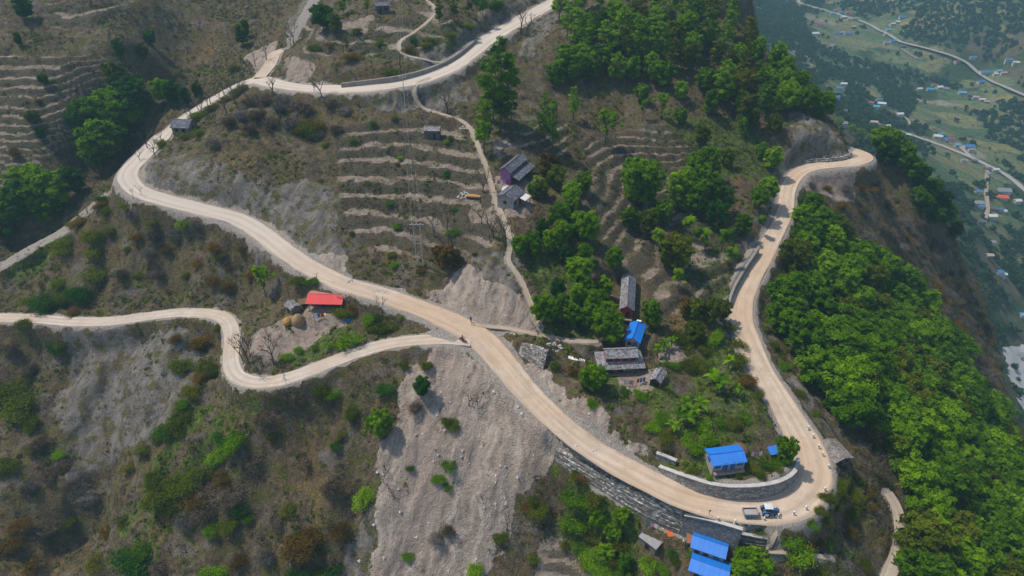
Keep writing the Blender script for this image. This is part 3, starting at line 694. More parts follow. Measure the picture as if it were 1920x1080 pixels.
# ------------------------------------------------------------------ objects: naming, labels, mesh building
def tag(o, label=None, cat=None, group=None, kind=None):
    if label: o['label'] = label
    if cat: o['category'] = cat
    if group: o['group'] = group
    if kind: o['kind'] = kind
    return o
def empty(name, loc, rz=0.0, scale=1.0):
    o = bpy.data.objects.new(name, None); COL.objects.link(o)
    o.empty_display_size = .3
    o.location = loc; o.rotation_euler = (0, 0, rz); o.scale = (scale,) * 3 if np.ndim(scale) == 0 else scale
    return o
class MB:
    def __init__(s): s.v = []; s.f = []
    def add(s, vs, fs):
        k = len(s.v); s.v += [tuple(map(float, p)) for p in vs]; s.f += [tuple(i + k for i in f) for f in fs]; return s
    def box(s, c, d, rz=0.0, M=None, taper=1.0):
        x, y, z = d[0] / 2, d[1] / 2, d[2] / 2
        vs = [(-x, -y, -z), (x, -y, -z), (x, y, -z), (-x, y, -z), (-x * taper, -y * taper, z), (x * taper, -y * taper, z), (x * taper, y * taper, z), (-x * taper, y * taper, z)]
        R_ = Matrix.Rotation(rz, 3, 'Z') if M is None else M
        vs = [tuple(R_ @ Vector(p) + Vector(c)) for p in vs]
        return s.add(vs, [(0, 3, 2, 1), (4, 5, 6, 7), (0, 1, 5, 4), (1, 2, 6, 5), (2, 3, 7, 6), (3, 0, 4, 7)])
    def slab(s, quad, th):
        """four corners (counter-clockwise from above) given a thickness downwards"""
        q = [Vector(p) for p in quad]; n = (q[1] - q[0]).cross(q[3] - q[0]).normalized()
        lo = [p - n * th for p in q]
        return s.add(q + lo, [(0, 1, 2, 3), (7, 6, 5, 4), (0, 4, 5, 1), (1, 5, 6, 2), (2, 6, 7, 3), (3, 7, 4, 0)])
    def tube(s, pts, rad, n=6, cap=True):
        P = [Vector(p) for p in pts]; rad = [rad] * len(P) if np.ndim(rad) == 0 else rad
        k = len(s.v); ref = Vector((0, 0, 1))
        for i, p in enumerate(P):
            d = (P[min(i + 1, len(P) - 1)] - P[max(i - 1, 0)])
            d = d.normalized() if d.length > 1e-9 else Vector((0, 0, 1))
            a = d.cross(ref if abs(d.dot(ref)) < .95 else Vector((1, 0, 0))).normalized(); b = d.cross(a)
            for j in range(n):
                t = 2 * math.pi * j / n
                s.v.append(tuple(p + (a * math.cos(t) + b * math.sin(t)) * rad[i]))
        for i in range(len(P) - 1):
            for j in range(n):
                s.f.append((k + i * n + j, k + i * n + (j + 1) % n, k + (i + 1) * n + (j + 1) % n, k + (i + 1) * n + j))
        if cap:
            s.f.append(tuple(k + j for j in range(n))[::-1]); s.f.append(tuple(k + (len(P) - 1) * n + j for j in range(n)))
        return s
    def ball(s, c, r, nu=10, nv=7, seed=None, amp=0.0):
        k = len(s.v); r = (r, r, r) if np.ndim(r) == 0 else r
        rng = random.Random(seed)
        for i in range(nv + 1):
            a = math.pi * i / nv
            for j in range(nu):
                b = 2 * math.pi * j / nu; q = 1 + (rng.random() - .5) * 2 * amp
                s.v.append((c[0] + r[0] * math.sin(a) * math.cos(b) * q, c[1] + r[1] * math.sin(a) * math.sin(b) * q, c[2] + r[2] * math.cos(a) * q))
        for i in range(nv):
            for j in range(nu):
                s.f.append((k + i * nu + j, k + (i + 1) * nu + j, k + (i + 1) * nu + (j + 1) % nu, k + i * nu + (j + 1) % nu))
        return s
    def mesh(s, name, mat=None, smooth=False):
        me = bpy.data.meshes.new(name); me.from_pydata(s.v, [], s.f); me.update()
        if smooth: me.polygons.foreach_set('use_smooth', [True] * len(me.polygons))
        if mat: me.materials.append(mat)
        return me
    def build(s, name, mat, parent=None, smooth=False, loc=None):
        o = bpy.data.objects.new(name, s.mesh(name, mat, smooth)); COL.objects.link(o)
        if parent is not None: o.parent = parent
        if loc is not None: o.location = loc
        return o
def copy_tree(o, parent=None):
    c = o.copy(); COL.objects.link(c)
    if parent is not None: c.parent = parent
    for ch in o.children: copy_tree(ch, c)
    return c
def tint_attr(me, vals):
    a_ = me.attributes.new('tint', 'FLOAT', 'FACE'); a_.data.foreach_set('value', np.asarray(vals, np.float32))
def mat_leaf(name, dark, mid, light, trans=.50):
    k = NT(name); oi = k.n('ShaderNodeObjectInfo'); t = k.attr('tint').outputs['Fac']
    p = k.coord('Object')
    x = k.math('ADD', k.math('MULTIPLY', t, .62), k.math('MULTIPLY', oi.outputs['Random'], .38))
    col = k.ramp(x, [(.12, dark), (.5, mid), (.9, light)])
    d = k.n('ShaderNodeBsdfDiffuse'); k.put(d.inputs[0], col)
    tr = k.n('ShaderNodeBsdfTranslucent'); k.put(tr.inputs[0], col)
    mx = k.n('ShaderNodeMixShader'); mx.inputs[0].default_value = trans
    k.t.links.new(d.outputs[0], mx.inputs[1]); k.t.links.new(tr.outputs[0], mx.inputs[2]); k.t.links.new(mx.outputs[0], k.out.inputs[0])
    return k.m
def mat_simple(name, a, b, scale=3.0, rough=.85, detail=4, bump=.3, kind='Object', stops=(.35, .65), mp=(1, 1, 1)):
    k = NT(name); n = k.noise(k.mapping(k.coord(kind), mp), scale, detail, .6)
    return k.done(k.ramp(n, [(stops[0], a), (stops[1], b)]), k.bump(n, bump, .05) if bump else None, rough)
BARK = mat_simple('bark', (.045, .034, .025), (.13, .10, .078), 4)
PALEBARK = mat_simple('pale_bark', (.09, .075, .062), (.21, .18, .155), 4)
LEAF = {
 'green': mat_leaf('leaves_green', (.034, .092, .001), (.100, .220, .002), (.200, .36, .006)),
 'bright': mat_leaf('leaves_bright', (.060, .140, .001), (.155, .300, .002), (.28, .455, .008)),
 'deep': mat_leaf('leaves_deep', (.014, .056, .006), (.036, .118, .010), (.075, .19, .014)),
 'olive': mat_leaf('leaves_olive', (.042, .064, .003), (.108, .146, .006), (.19, .23, .014)),
 'yellow': mat_leaf('leaves_yellowish', (.05, .075, .005), (.12, .145, .010), (.22, .21, .018)),
 'rust': mat_leaf('leaves_rust', (.060, .036, .006), (.150, .094, .014), (.27, .175, .026)),
 'dry': mat_leaf('twigs_dry', (.040, .033, .022), (.088, .070, .047), (.17, .135, .092), .1),
 'straw': mat_leaf('grass_dry', (.085, .064, .028), (.19, .142, .062), (.33, .25, .12), .2),
 'grey': mat_leaf('twigs_grey', (.05, .046, .042), (.105, .095, .085), (.19, .17, .15), .1),
}
# ------------------------------------------------------------------ foliage: many small leaf sprays through each lobe of a crown
def leaf_cloud(lobes, dens, size, rng, up=.35, clump=.34, shell=.55):
    """lobes (x, y, z, rx, ry, rz) -> leaf quads; returns verts, faces, tint"""
    C = []; T = []; Nn = []
    for (cx, cy, cz, rx, ry, rz) in lobes:
        area = (rx * ry + ry * rz + rx * rz) / 3 * 12.5
        ncl = max(4, int(area * 1.15)); nl = max(3, int(dens * area / ncl))
        d = rng.normal(size=(ncl, 3)); d /= np.linalg.norm(d, axis=1)[:, None]
        rr = shell + (1 - shell) * rng.random(ncl) ** .6
        cc = d * rr[:, None]
        lt = rng.random() * .35
        for q in range(ncl):
            pts = cc[q] + rng.normal(size=(nl, 3)) * clump * .5
            C.append(np.c_[cx + pts[:, 0] * rx, cy + pts[:, 1] * ry, cz + pts[:, 2] * rz])
            nn = d[q] * 1.0 + rng.normal(size=(nl, 3)) * .55 + np.array([0, 0, up]); Nn.append(nn)
            T.append(np.clip(lt + rng.random() * .4 + rng.random(nl) * .35, 0, 1))
    C = np.concatenate(C); Nn = np.concatenate(Nn); T = np.concatenate(T)
    return leaf_quads(C, Nn, size, rng) + (T,)
def leaf_quads(C, Nn, size, rng, aspect=.7):
    n = len(C); Nn = Nn / (np.linalg.norm(Nn, axis=1)[:, None] + 1e-9)
    r = rng.normal(size=(n, 3)); a = np.cross(Nn, r); a /= np.linalg.norm(a, axis=1)[:, None] + 1e-9; b = np.cross(Nn, a)
    s = (size * (.6 + .8 * rng.random(n)))[:, None]
    bend = Nn * s * .22
    V = np.stack([C + a * s, C + b * s * aspect - bend, C - a * s, C - b * s * aspect - bend], 1).reshape(-1, 3)
    F = np.arange(4 * n).reshape(n, 4)
    return V, F
def quads_mesh(name, V, F, tint, mat):
    me = bpy.data.meshes.new(name)
    me.vertices.add(len(V)); me.vertices.foreach_set('co', V.astype(np.float32).ravel())
    me.loops.add(F.size); me.loops.foreach_set('vertex_index', F.astype(np.int32).ravel())
    me.polygons.add(len(F)); me.polygons.foreach_set('loop_start', np.arange(0, F.size, 4, dtype=np.int32))
    me.update(); tint_attr(me, tint); me.materials.append(mat)
    return me
# ------------------------------------------------------------------ masonry walls along the road
def mat_stone(name, a, b, c, scale=1.6, row=.35):
    k = NT(name); p = k.pos()
    m = k.mapping(p, (1, 1, 1.6))
    ce = k.n('ShaderNodeTexVoronoi'); k.put(ce.inputs['Vector'], m); ce.inputs['Scale'].default_value = scale
    ed = k.n('ShaderNodeTexVoronoi', feature='DISTANCE_TO_EDGE'); k.put(ed.inputs['Vector'], m); ed.inputs['Scale'].default_value = scale
    col = k.ramp(k.rgb(ce.outputs['Color'])[0], [(.1, a), (.5, b), (.9, c)])
    col = k.mix(k.ss(ed.outputs['Distance'], .08, .02, 0, .8), col, tuple(x * .35 for x in a))
    col = k.mix(k.ss(k.noise(p, .25, 4, .6), .45, .65, 0, .45), col, (.12, .10, .075))
    return k.done(col, k.bump(k.ss(ed.outputs['Distance'], 0, .12), .8, .12), .95)
def mat_concrete(name, a, b):
    k = NT(name); p = k.pos()
    n = k.math('ADD', k.math('MULTIPLY', k.noise(k.mapping(p, (.9, .9, .25)), 1, 5, .65), .6), k.math('MULTIPLY', k.noise(p, 5, 3, .6), .4))
    br = k.n('ShaderNodeTexVoronoi', feature='DISTANCE_TO_EDGE'); k.put(br.inputs['Vector'], k.mapping(p, (1.2, 1.2, 2.2))); br.inputs['Scale'].default_value = 1.5
    col = k.ramp(n, [(.35, a), (.65, b)])
    col = k.mix(k.ss(br.outputs['Distance'], .06, .01, 0, .35), col, tuple(x * .5 for x in a))
    return k.done(col, k.bump(n, .4, .1), .9)
M_WSTONE = mat_stone('wall_stone', (.20, .185, .17), (.29, .27, .25), (.38, .355, .33), 1.7)
M_WGAB = mat_stone('wall_gabion', (.15, .14, .127), (.29, .27, .245), (.50, .47, .43), 1.5)
M_WSLAB = mat_stone('wall_slab', (.15, .15, .15), (.20, .20, .20), (.26, .26, .255), 2.2)
M_COPE = mat_concrete('wall_coping', (.33, .31, .285), (.50, .475, .44))
M_WFLANK = mat_concrete('wall_flank', (.17, .155, .14), (.27, .25, .225))
def wall(key, mat, label, thick=.55, batter=.12, courses=0, coping=True, name='retaining_wall', copew=.12):
    Q, nrm = WL[key]; n = len(Q); m = MB()
    nst = max(1, courses); V = []
    prof = []
    for i in range(n):
        x, y, zf, zt = Q[i]; nx_, ny_ = nrm[i]; pr = []
        z0 = zf - 1.0
        pr.append((0, z0))
        if courses:
            for c in range(courses):
                za = zf + (zt - zf) * c / courses; zb = zf + (zt - zf) * (c + 1) / courses; o = c * (.14 + batter)
                jz = (_hash(np.array([i * 7 + c]), np.array([3]), 5)[0] - .5) * .16 if 0 < i < n - 1 else 0; pr += [(o + jz * .6, za if c else z0 + .01), (o + .05 + jz * .6, zb + (jz if c < courses - 1 else 0))]
        else: pr += [(.0, zf), (batter * (zt - zf), zt)]
        pr += [(pr[-1][0] + thick, zt), (pr[-1][0] + thick + .02, z0)]
        jx = (_hash(np.array([i]), np.array([len(key)]), 7)[0] - .5) * .05
        prof.append([(x + nx_ * (o + jx), y + ny_ * (o + jx), z) for o, z in pr])
    k = len(prof[0])
    for p in prof: m.v += p
    for i in range(n - 1):
        for j in range(k - 1):
            m.f.append((i * k + j, (i + 1) * k + j, (i + 1) * k + j + 1, i * k + j + 1))
    m.f.append(tuple(range(k))[::-1]); m.f.append(tuple((n - 1) * k + j for j in range(k)))
    o = m.build(name, mat)
    tag(o, label, 'wall')
    if coping:
        c = MB(); pr = []
        for i in range(n):
            a = prof[i][k - 3]; b = prof[i][k - 2]; nx_, ny_ = nrm[i]
            pr.append([(a[0] - nx_ * copew, a[1] - ny_ * copew, a[2] + .004), (a[0] - nx_ * copew, a[1] - ny_ * copew, a[2] + .16), (b[0] + nx_ * .06, b[1] + ny_ * .06, b[2] + .16), (b[0] + nx_ * .06, b[1] + ny_ * .06, b[2] + .004)])
        for p in pr: c.v += p
        for i in range(n - 1):
            for j in range(3): c.f.append((i * 4 + j, (i + 1) * 4 + j, (i + 1) * 4 + j + 1, i * 4 + j + 1))
        c.f.append((3, 2, 1, 0)); c.f.append(tuple((n - 1) * 4 + j for j in range(4)))
        c.build('coping', M_COPE, o)
    return o
wall('curve', M_WSTONE, 'curved grey stone retaining wall round the inside of the hairpin, below the small blue-roofed house', .55, .10)
wall('gabion', M_WGAB, 'long stepped rubble wall holding up the road on its downhill side', .9, .08, courses=5, coping=False, name='gabion_wall')
wall('slab', M_WSLAB, 'dark grey block wall with pale coping just above the two blue roofs', .5, .10)
wall('lower', M_WSLAB, 'short low dark block wall right of the taller dark wall, below the tractor', .5, .10, courses=3)
wall('flank', M_WFLANK, 'narrow grey wall climbing along the uphill edge of the right-hand road', .6, .05, coping=False)
wall('upper', M_WFLANK, 'low grey kerb wall along the uphill side of the upper road', .6, .05, coping=False)
wall('pitched', M_WGAB, 'pitched rubble wall beside the footpath above the road junction', .6, .35, coping=False)
wall('stub', M_WSTONE, 'short isolated piece of stone wall by the road, left of the curved wall', .5, .08)
wall('bend', M_WGAB, 'low stone wall on the inside of the far right bend below the rock cutting', .45, .1, courses=2, coping=False)
# ------------------------------------------------------------------ one of each kind of plant, about 10 m tall before scaling
def trunk_mb(h, r, rng, limbs, lean=.03):
    m = MB(); pts = [(0, 0, -.8)]; x = y = 0
    for i in range(1, 7):
        x += rng.normal() * lean * h / 6; y += rng.normal() * lean * h / 6; pts.append((x, y, h * i / 6))
    m.tube(pts, [r * 1.25] + [r * (1 - .13 * i) for i in range(1, 7)], 7)
    for (lx, ly, lz, z0) in limbs:
        i = min(5, int(z0 / h * 6)); b = Vector(pts[i]).lerp(Vector(pts[i + 1]), .5)
        e = Vector((lx, ly, lz)); md = b.lerp(e, .5) + Vector((0, 0, -.06 * h))
        m.tube([b, md, e], [r * .5, r * .34, r * .14], 5)
    return m
PROTO = {}
def proto(kind, trunk, cloud, bark=BARK, crown='crown'):
    PROTO[kind] = (trunk.mesh('trunk', bark, True) if trunk else None, cloud)
def broadleaf(seed, h=10.0, r=3.5, nl=15, low=.30):
    rng = np.random.default_rng(seed); lobes = []
    for i in range(nl):
        a = i * 2.4 + rng.random(); t = (i + .5) / nl
        z = h * (low + (1 - low - .08) * t); rad = r * (.30 + .62 * math.sin(math.pi * min(1, .18 + .72 * (1 - t)))) * (.55 + .5 * rng.random())
        s = r * (.25 + .19 * rng.random()) * (1 - .25 * t)
        lobes.append((rad * math.cos(a), rad * math.sin(a), z, s * 1.1, s * 1.1, s * .80))
    lobes.append((0, 0, h * .90, r * .34, r * .34, r * .3)); lobes.append((.1, -.1, h * .62, r * .45, r * .45, r * .5)); lobes.append((.3 * r * (rng.random() - .5) * 4, .3 * r * (rng.random() - .5) * 4, h * .78, r * .3, r * .3, r * .3))
    limbs = [(l[0] * .85, l[1] * .85, l[2], h * (.22 + .3 * rng.random())) for l in lobes[:9:2]]
    return trunk_mb(h * .8, .17 * h / 10, rng, limbs), leaf_cloud(lobes, 38, .215, rng, clump=.40)
def tallopen(seed, h=10.0, r=1.7, nl=13, low=.28):
    rng = np.random.default_rng(seed); lobes = []
    for i in range(nl):
        t = (i + .3) / nl; a = i * 2.2 + rng.random() * 1.5
        z = h * (low + (1 - low) * t * .97); rad = r * (.55 * math.sin(math.pi * (.2 + .7 * t)) + .1) * (.6 + .6 * rng.random())
        s = r * (.36 + .22 * rng.random()) * (1.05 - .4 * t)
        lobes.append((rad * math.cos(a), rad * math.sin(a), z, s * 1.15, s * 1.15, s * .75))
    limbs = [(l[0] * .8, l[1] * .8, l[2], max(.2 * h, l[2] - .12 * h)) for l in lobes[::2]]
    return trunk_mb(h * .97, .11, rng, limbs, .015), leaf_cloud(lobes, 46, .135, rng, clump=.42)
def slim(seed, h=10.0, lobes_=((0, 0, 8.6, 2.2), (.6, .2, 6.2, 1.5))):
    rng = np.random.default_rng(seed); L = []
    for (x, y, z, s) in lobes_:
        for q in range(4): L.append((x + rng.normal() * s * .45, y + rng.normal() * s * .45, z + rng.normal() * s * .3, s * .55, s * .55, s * .45))
    return trunk_mb(h * .85, .14, rng, [(l[0], l[1], l[2], max(.2 * h, l[2] - 2.2)) for l in L[::2]], .03), leaf_cloud(L, 40, .20, rng, clump=.42)
def bush(seed, h=3.0, r=1.9, nl=10):
    rng = np.random.default_rng(seed); lobes = []
    for i in range(nl):
        a = i * 2.4; rad = r * .62 * math.sqrt((i + .3) / nl); s = r * (.22 + .26 * rng.random())
        lobes.append((rad * math.cos(a) * 1.15, rad * math.sin(a) * 1.15, h * (.16 + .46 * rng.random() * (1 - .5 * rad / r)), s * (.8 + .6 * rng.random()), s * (.8 + .6 * rng.random()), s * .75))
    m = MB()
    for q in range(5): m.tube([(0, 0, -.4), (rng.normal() * .3, rng.normal() * .3, h * .3), (rng.normal() * .8, rng.normal() * .8, h * .6)], [.07, .05, .02], 4)
    return m, leaf_cloud(lobes, 34, .115, rng, clump=.85, shell=.25)
def naked(seed, h=7.0, spread=.6, levels=3, rad=.15):
    rng = random.Random(seed); m = MB()
    def grow(p, d, ln, r, lv):
        q = p + d * ln * .5 + Vector((rng.uniform(-1, 1), rng.uniform(-1, 1), 0)) * ln * .07
        e = q + (d + Vector((rng.uniform(-.2, .2), rng.uniform(-.2, .2), .12))).normalized() * ln * .5
        m.tube([p, q, e], [r, r * .78, r * .58], 5 if lv > 1 else 3, cap=False)
        if lv <= 0: return
        for k in range(rng.choice((2, 3, 3)) if lv > 0 else 0):
            a = rng.uniform(0, 6.28); nd = (d + Vector((math.cos(a), math.sin(a), rng.uniform(0, .5))) * spread * rng.uniform(.7, 1.3)).normalized()
            grow(e.lerp(q, rng.uniform(0, .5)), nd, ln * rng.uniform(.6, .85), max(.035, r * .60), lv - 1)
    grow(Vector((0, 0, -.5)), Vector((rng.uniform(-.1, .1), rng.uniform(-.1, .1), 1)).normalized(), h * .36, rad, levels)
    return m
def brush(seed, h=2.4, r=2.0, n=170):
    """a leafless thicket: many thin upright twigs with a few dead leaves"""
    rng = np.random.default_rng(seed); lobes = []
    for i in range(7):
        a = i * 2.4; rad = r * .55 * math.sqrt(i / 7); s = r * .5
        lobes.append((rad * math.cos(a), rad * math.sin(a), h * .42, s, s, s * .75))
    V, F, T = leaf_cloud(lobes, 30, .2, rng, up=0, shell=.3, clump=.6)
    # narrow the sprays to twigs
    Q = V.reshape(-1, 4, 3); c = Q.mean(1, keepdims=True); ax = (Q[:, 1:2] - Q[:, 3:4]); Q = Q - ax * np.array([0, .40, 0, -.40])[None, :, None]
    m = MB()
    for q in range(9):
        a = rng.random() * 6.28; m.tube([(0, 0, -.3), (math.cos(a) * r * .3, math.sin(a) * r * .3, h * .45), (math.cos(a) * r * .65, math.sin(a) * r * .65, h * .9)], [.07, .045, .015], 4)
    return m, (Q.reshape(-1, 3), F, T)
def fronds(seed, n=9, h=4.0, ln=2.6, wide=.38, trunk=.12):
    rng = random.Random(seed); m = MB(); m.tube([(0, 0, -.5), (.05, 0, h * .3), (.1, .05, h * .62)], [trunk * 1.3, trunk, trunk * .8], 7)
    V = []; F = []; T = []
    for k in range(n):
        a = k * 2.4 + rng.random(); el = rng.uniform(.5, 1.25); L = ln * rng.uniform(.75, 1.1); w = wide * rng.uniform(.8, 1.2); t = rng.random()
        prev = None
        for i in range(7):
            s = i / 6; x = .1 + L * s * math.cos(el) * math.cos(a); y = .05 + L * s * math.cos(el) * math.sin(a); z = h * .6 + L * s * math.sin(el) - L * .62 * s * s
            ww = w * math.sin(math.pi * (.08 + .9 * s)) ; c = (x, y, z); sd = (-math.sin(a) * ww, math.cos(a) * ww, -.25 * ww)
            row = [(c[0] + sd[0], c[1] + sd[1], c[2] + sd[2]), c, (c[0] - sd[0], c[1] - sd[1], c[2] + sd[2])]
            k0 = len(V); V += row
            if prev is not None:
                F += [(prev, k0, k0 + 1, prev + 1), (prev + 1, k0 + 1, k0 + 2, prev + 2)]; T += [t, t * .9]
            prev = k0
    return m, (np.array(V), np.array(F), np.array(T))
for q in range(5): proto('broad%d' % q, *broadleaf(100 + q, 10, 3.3 + .25 * (q % 3), 22 + q, .20 + .05 * (q % 3)))
for q in range(3): proto('tall%d' % q, *tallopen(200 + q, 10, 1.75 - .15 * q, 15 + 2 * q, .2 + .05 * q))
proto('slim0', *slim(300)); proto('slim1', *slim(301, 10, ((0, 0, 8.6, 2.0), (-.6, .1, 6.4, 1.4), (.5, 0, 4.6, 1.1)))); proto('slim2', *slim(302, 10, ((0, 0, 7.6, 2.4),)))
for q in range(4): proto('bush%d' % q, *bush(400 + q, 3, 1.8 + .15 * q, 9 + 2 * q))
for q in range(5): proto('naked%d' % q, naked(500 + q, 8.5, .5 + .07 * q, 4, .23), None, BARK)
for q in range(3): proto('brush%d' % q, *brush(600 + q))
for q in range(3): proto('frond%d' % q, *fronds(700 + q))
CLOUDMESH = {}
def crown_mesh(kind, colour):
    if (kind, colour) not in CLOUDMESH:
        V, F, T = PROTO[kind][1]; CLOUDMESH[(kind, colour)] = quads_mesh('crown', V, F, T, LEAF[colour])
    return CLOUDMESH[(kind, colour)]
PLANTS = []           # (object, name, u, v, colour word, form word, group)
_prng = random.Random(77)
def plant(kind, colour, u, v, h, name, words, group, x=None, y=None, wide=1.0, base=10.0, crown='crown', stem='trunk'):
    if x is None: x, y, z = (float(q[0]) for q in hit(u, v))
    else: z = float(hz(x, y)); u, v = (float(q) for q in px(x, y, z))
    s = h / base
    o = empty(name, (x, y, z), _prng.uniform(0, 6.28), (s * wide * _prng.uniform(.82, 1.2), s * wide * _prng.uniform(.82, 1.2), s) if base != 3.0 else (s * wide * _prng.uniform(.7, 1.45), s * wide * _prng.uniform(.7, 1.2), s * _prng.uniform(.8, 1.0)))
    tr = PROTO[kind][0]
    if tr is not None:
        t = bpy.data.objects.new(stem, tr); COL.objects.link(t); t.parent = o
    if PROTO[kind][1] is not None:
        c = bpy.data.objects.new(crown, crown_mesh(kind, colour)); COL.objects.link(c); c.parent = o
    PLANTS.append((o, name, u, v, words, group, h))
    return o
def darts(poly, gap, n, seed, jitter=True, ok=None):
    """scattered spots inside an outline on the ground, no two closer than gap"""
    P = region(poly); rng = random.Random(seed); out = []
    x0, y0 = P.min(0); x1, y1 = P.max(0)
    xs = np.array([rng.uniform(x0, x1) for _ in range(n * 60)]); ys = np.array([rng.uniform(y0, y1) for _ in range(n * 60)])
    ins = sdf(P, xs, ys) > 0
    for a, b in zip(xs[ins], ys[ins]):
        if all((a - c) ** 2 + (b - d) ** 2 > gap * gap for c, d in out) and (ok is None or ok(a, b)):
            out.append((a, b))
            if len(out) >= n: break
    return out
def clear(x, y, r=1.5): return float(hz(x, y, DROAD)) > r
def seen(x, y, up=6.0):
    """whether the top of a plant here can be seen from the drone"""
    z = float(hz(x, y)) + up; t = np.linspace(.12, .985, 120)
    return bool((CAM_H + (z - CAM_H) * t > hz(x * t, y * t) - .5).all())
# ------------------------------------------------------------------ planting
def BT(u, v, h, col='bright', wide=1.0, k=None):
    w = {'bright': 'bright green leafy tree', 'green': 'green leafy tree', 'deep': 'dark green dense tree', 'olive': 'olive green tree', 'yellow': 'yellowish green tree', 'rust': 'rusty orange tree'}[col]
    return plant('broad%d' % (_prng.randrange(5) if k is None else k), col, u, v, h, 'broadleaf_tree', w, 'broadleaf trees about the hillside', wide=wide)
def TT(u, v, h, col='green', wide=1.0): return plant('tall%d' % _prng.randrange(3), col, u, v, h, 'tall_tree', 'tall %s tree with layered crown' % {'green': 'green', 'bright': 'bright green', 'olive': 'olive'}[col], 'tall slender trees on the hillside', wide=wide)
def ST(u, v, h, col='bright', k=0): return plant('slim%d' % k, col, u, v, h, 'slender_tree', 'thin-stemmed green tree with small crown', 'thin-stemmed trees on the hillside')
def BU(u, v, h, col='olive', wide=1.0):
    h = h * .88
    w = {'bright': 'bright green bush', 'green': 'green bush', 'deep': 'dark green bush', 'olive': 'olive green bush', 'yellow': 'yellow-green bush', 'rust': 'rusty orange bush', 'dry': 'dry brown bush'}[col]
    return plant('bush%d' % _prng.randrange(4), col, u, v, h, 'bush', w, 'bushes on the slopes', wide=wide, base=3.0, crown='foliage', stem='stems')
def NK(u, v, h, wide=1.0): return plant('naked%d' % _prng.randrange(5), None, u, v, h, 'bare_tree', 'leafless grey tree', 'leafless trees on the slopes', wide=wide, base=8.5)
def BR(u, v, h, col='dry', wide=1.0): return plant('brush%d' % _prng.randrange(3), col, u, v, h, 'thicket', {'dry': 'leafless brown thicket', 'grey': 'leafless grey thicket', 'rust': 'rusty brown thicket'}[col], 'thickets on the slopes', wide=wide, base=2.4, crown='twigs', stem='stems')
def FR(u, v, h, k=0, col='green'):
    h = h * .82
    return plant('frond%d' % k, col, u, v, h, 'banana_plant', 'banana plant with long drooping leaves', 'banana plants by the houses', base=4.0, crown='leaves', stem='stem')

WORDC = {'green': 'green', 'bright': 'bright green', 'deep': 'dark green', 'olive': 'olive green', 'yellow': 'yellowish green'}
# the far left
for a in [(235,252,15,'green',1.1),(200,305,13,'bright',1.15),(258,222,13,'deep',1.0),(178,243,10,'green',1.0),(225,170,9,'olive',.9),(215,280,10,'green',1.0),(185,285,9,'bright',1.0),(330,198,8,'deep',.8),(308,195,8,'bright',.8),(375,188,6,'yellow',.8),(352,200,6,'deep',.8),
          (85,395,11,'green',1.0),(55,405,11,'deep',1.0),(115,388,11,'green',1.0),(30,425,10,'green',1.0),(75,362,9,'bright',1.0),(145,362,8,'deep',1.0),(15,450,7,'deep',1.0),(100,415,8,'green',1),(50,372,9,'bright',1),
          (607,58,8,'deep',1.0),(630,62,6,'olive',.9),(455,85,7,'olive',.8),(463,70,6,'deep',.7),(52,38,7,'deep',1.0),(38,86,4,'deep',.8),(228,108,6,'deep',.7),(85,160,3.5,'deep',1),(66,232,4,'olive',1),(80,262,4,'deep',1),(140,240,5,'deep',1),(285,85,5,'deep',1),(270,110,5,'olive',1)]: BT(*a)
for a in [(550,80,7),(500,112,7),(545,85,6),(513,178,7),(603,182,7),(590,172,4),(395,195,6),(420,178,6),(440,158,7),(455,148,7),(470,138,6),(480,125,5),(365,200,5),(380,212,6),(425,215,7),(405,232,5),(360,222,5),(350,215,4),(372,207,5),(390,200,5),(435,175,6),(450,168,6),(290,290,6),(278,278,6),(303,266,5),(262,300,4),(440,195,6),(460,180,6),
          (60,65,5),(75,185,4),(240,75,6),(400,40,6),(335,45,6),(445,205,6),(520,215,5),(560,225,5),(80,130,4)]: NK(*a)
for a in [(585,250,5,'olive'),(600,246,4.5,'rust'),(570,244,4,'rust'),(440,135,4,'yellow'),(398,206,3,'olive'),(425,190,3,'yellow'),(445,178,3,'olive'),(370,220,2.6,'olive'),(455,170,3.5,'yellow'),(345,262,2.5,'olive'),(372,255,3,'olive'),(305,275,3,'olive'),(300,205,4,'olive'),(190,390,3,'rust'),(150,420,3,'rust'),(135,425,2.5,'yellow'),(30,290,3,'rust'),(75,195,2.5,'rust')]: BU(*a)
for a in [(470,200,3.4),(500,195,3.6),(525,210,3.4),(485,225,3.4),(455,225,3),(510,240,3.2),(545,240,3.2),(535,195,3),(560,205,3),(575,215,2.8),(430,235,3),(470,250,3),(400,275,2.6),(600,260,2.6),(630,250,2.6),(620,200,2.6),(650,215,2.4)]: BR(*a, col=_prng.choice(('dry', 'grey', 'dry')), wide=1.1)
# upper road and the hill above it
for a in [(690,28,7,'green'),(645,28,7,'green'),(825,48,9,'olive'),(852,42,10,'olive'),(650,95,5,'olive'),(880,30,8,'olive'),(905,28,7,'green')]: TT(a[0], a[1], a[2], 'olive' if a[3] == 'olive' else 'green', 1.1)
for a in [(977,62,9),(838,212,9),(990,60,7),(645,105,5),(668,90,4),(960,250,7),(950,255,6),(905,360,7)]: NK(*a)
for a in [(713,86,3.5,'olive'),(765,98,3,'rust'),(800,90,3,'yellow'),(810,82,3,'yellow'),(845,70,2.5,'yellow'),(620,90,3,'rust'),(590,95,3,'olive'),(670,62,2.5,'yellow'),(775,80,3,'deep'),(735,140,3,'olive'),(660,110,3,'rust'),(880,55,3,'olive'),(930,15,4,'deep'),(900,10,4,'deep')]: BU(*a)
for a in [(938,250,25,'green',1.0),(952,240,20,'green',1.0),(925,225,17,'green',.9),(908,288,15,'bright',.9),(1035,282,14,'green',1.05),(1020,262,13,'deep' ,1.0),(1075,225,10,'bright',1.0),(915,270,11,'olive',.9)]:
    TT(a[0], a[1], a[2], 'green' if a[3] == 'deep' else a[3], a[4])
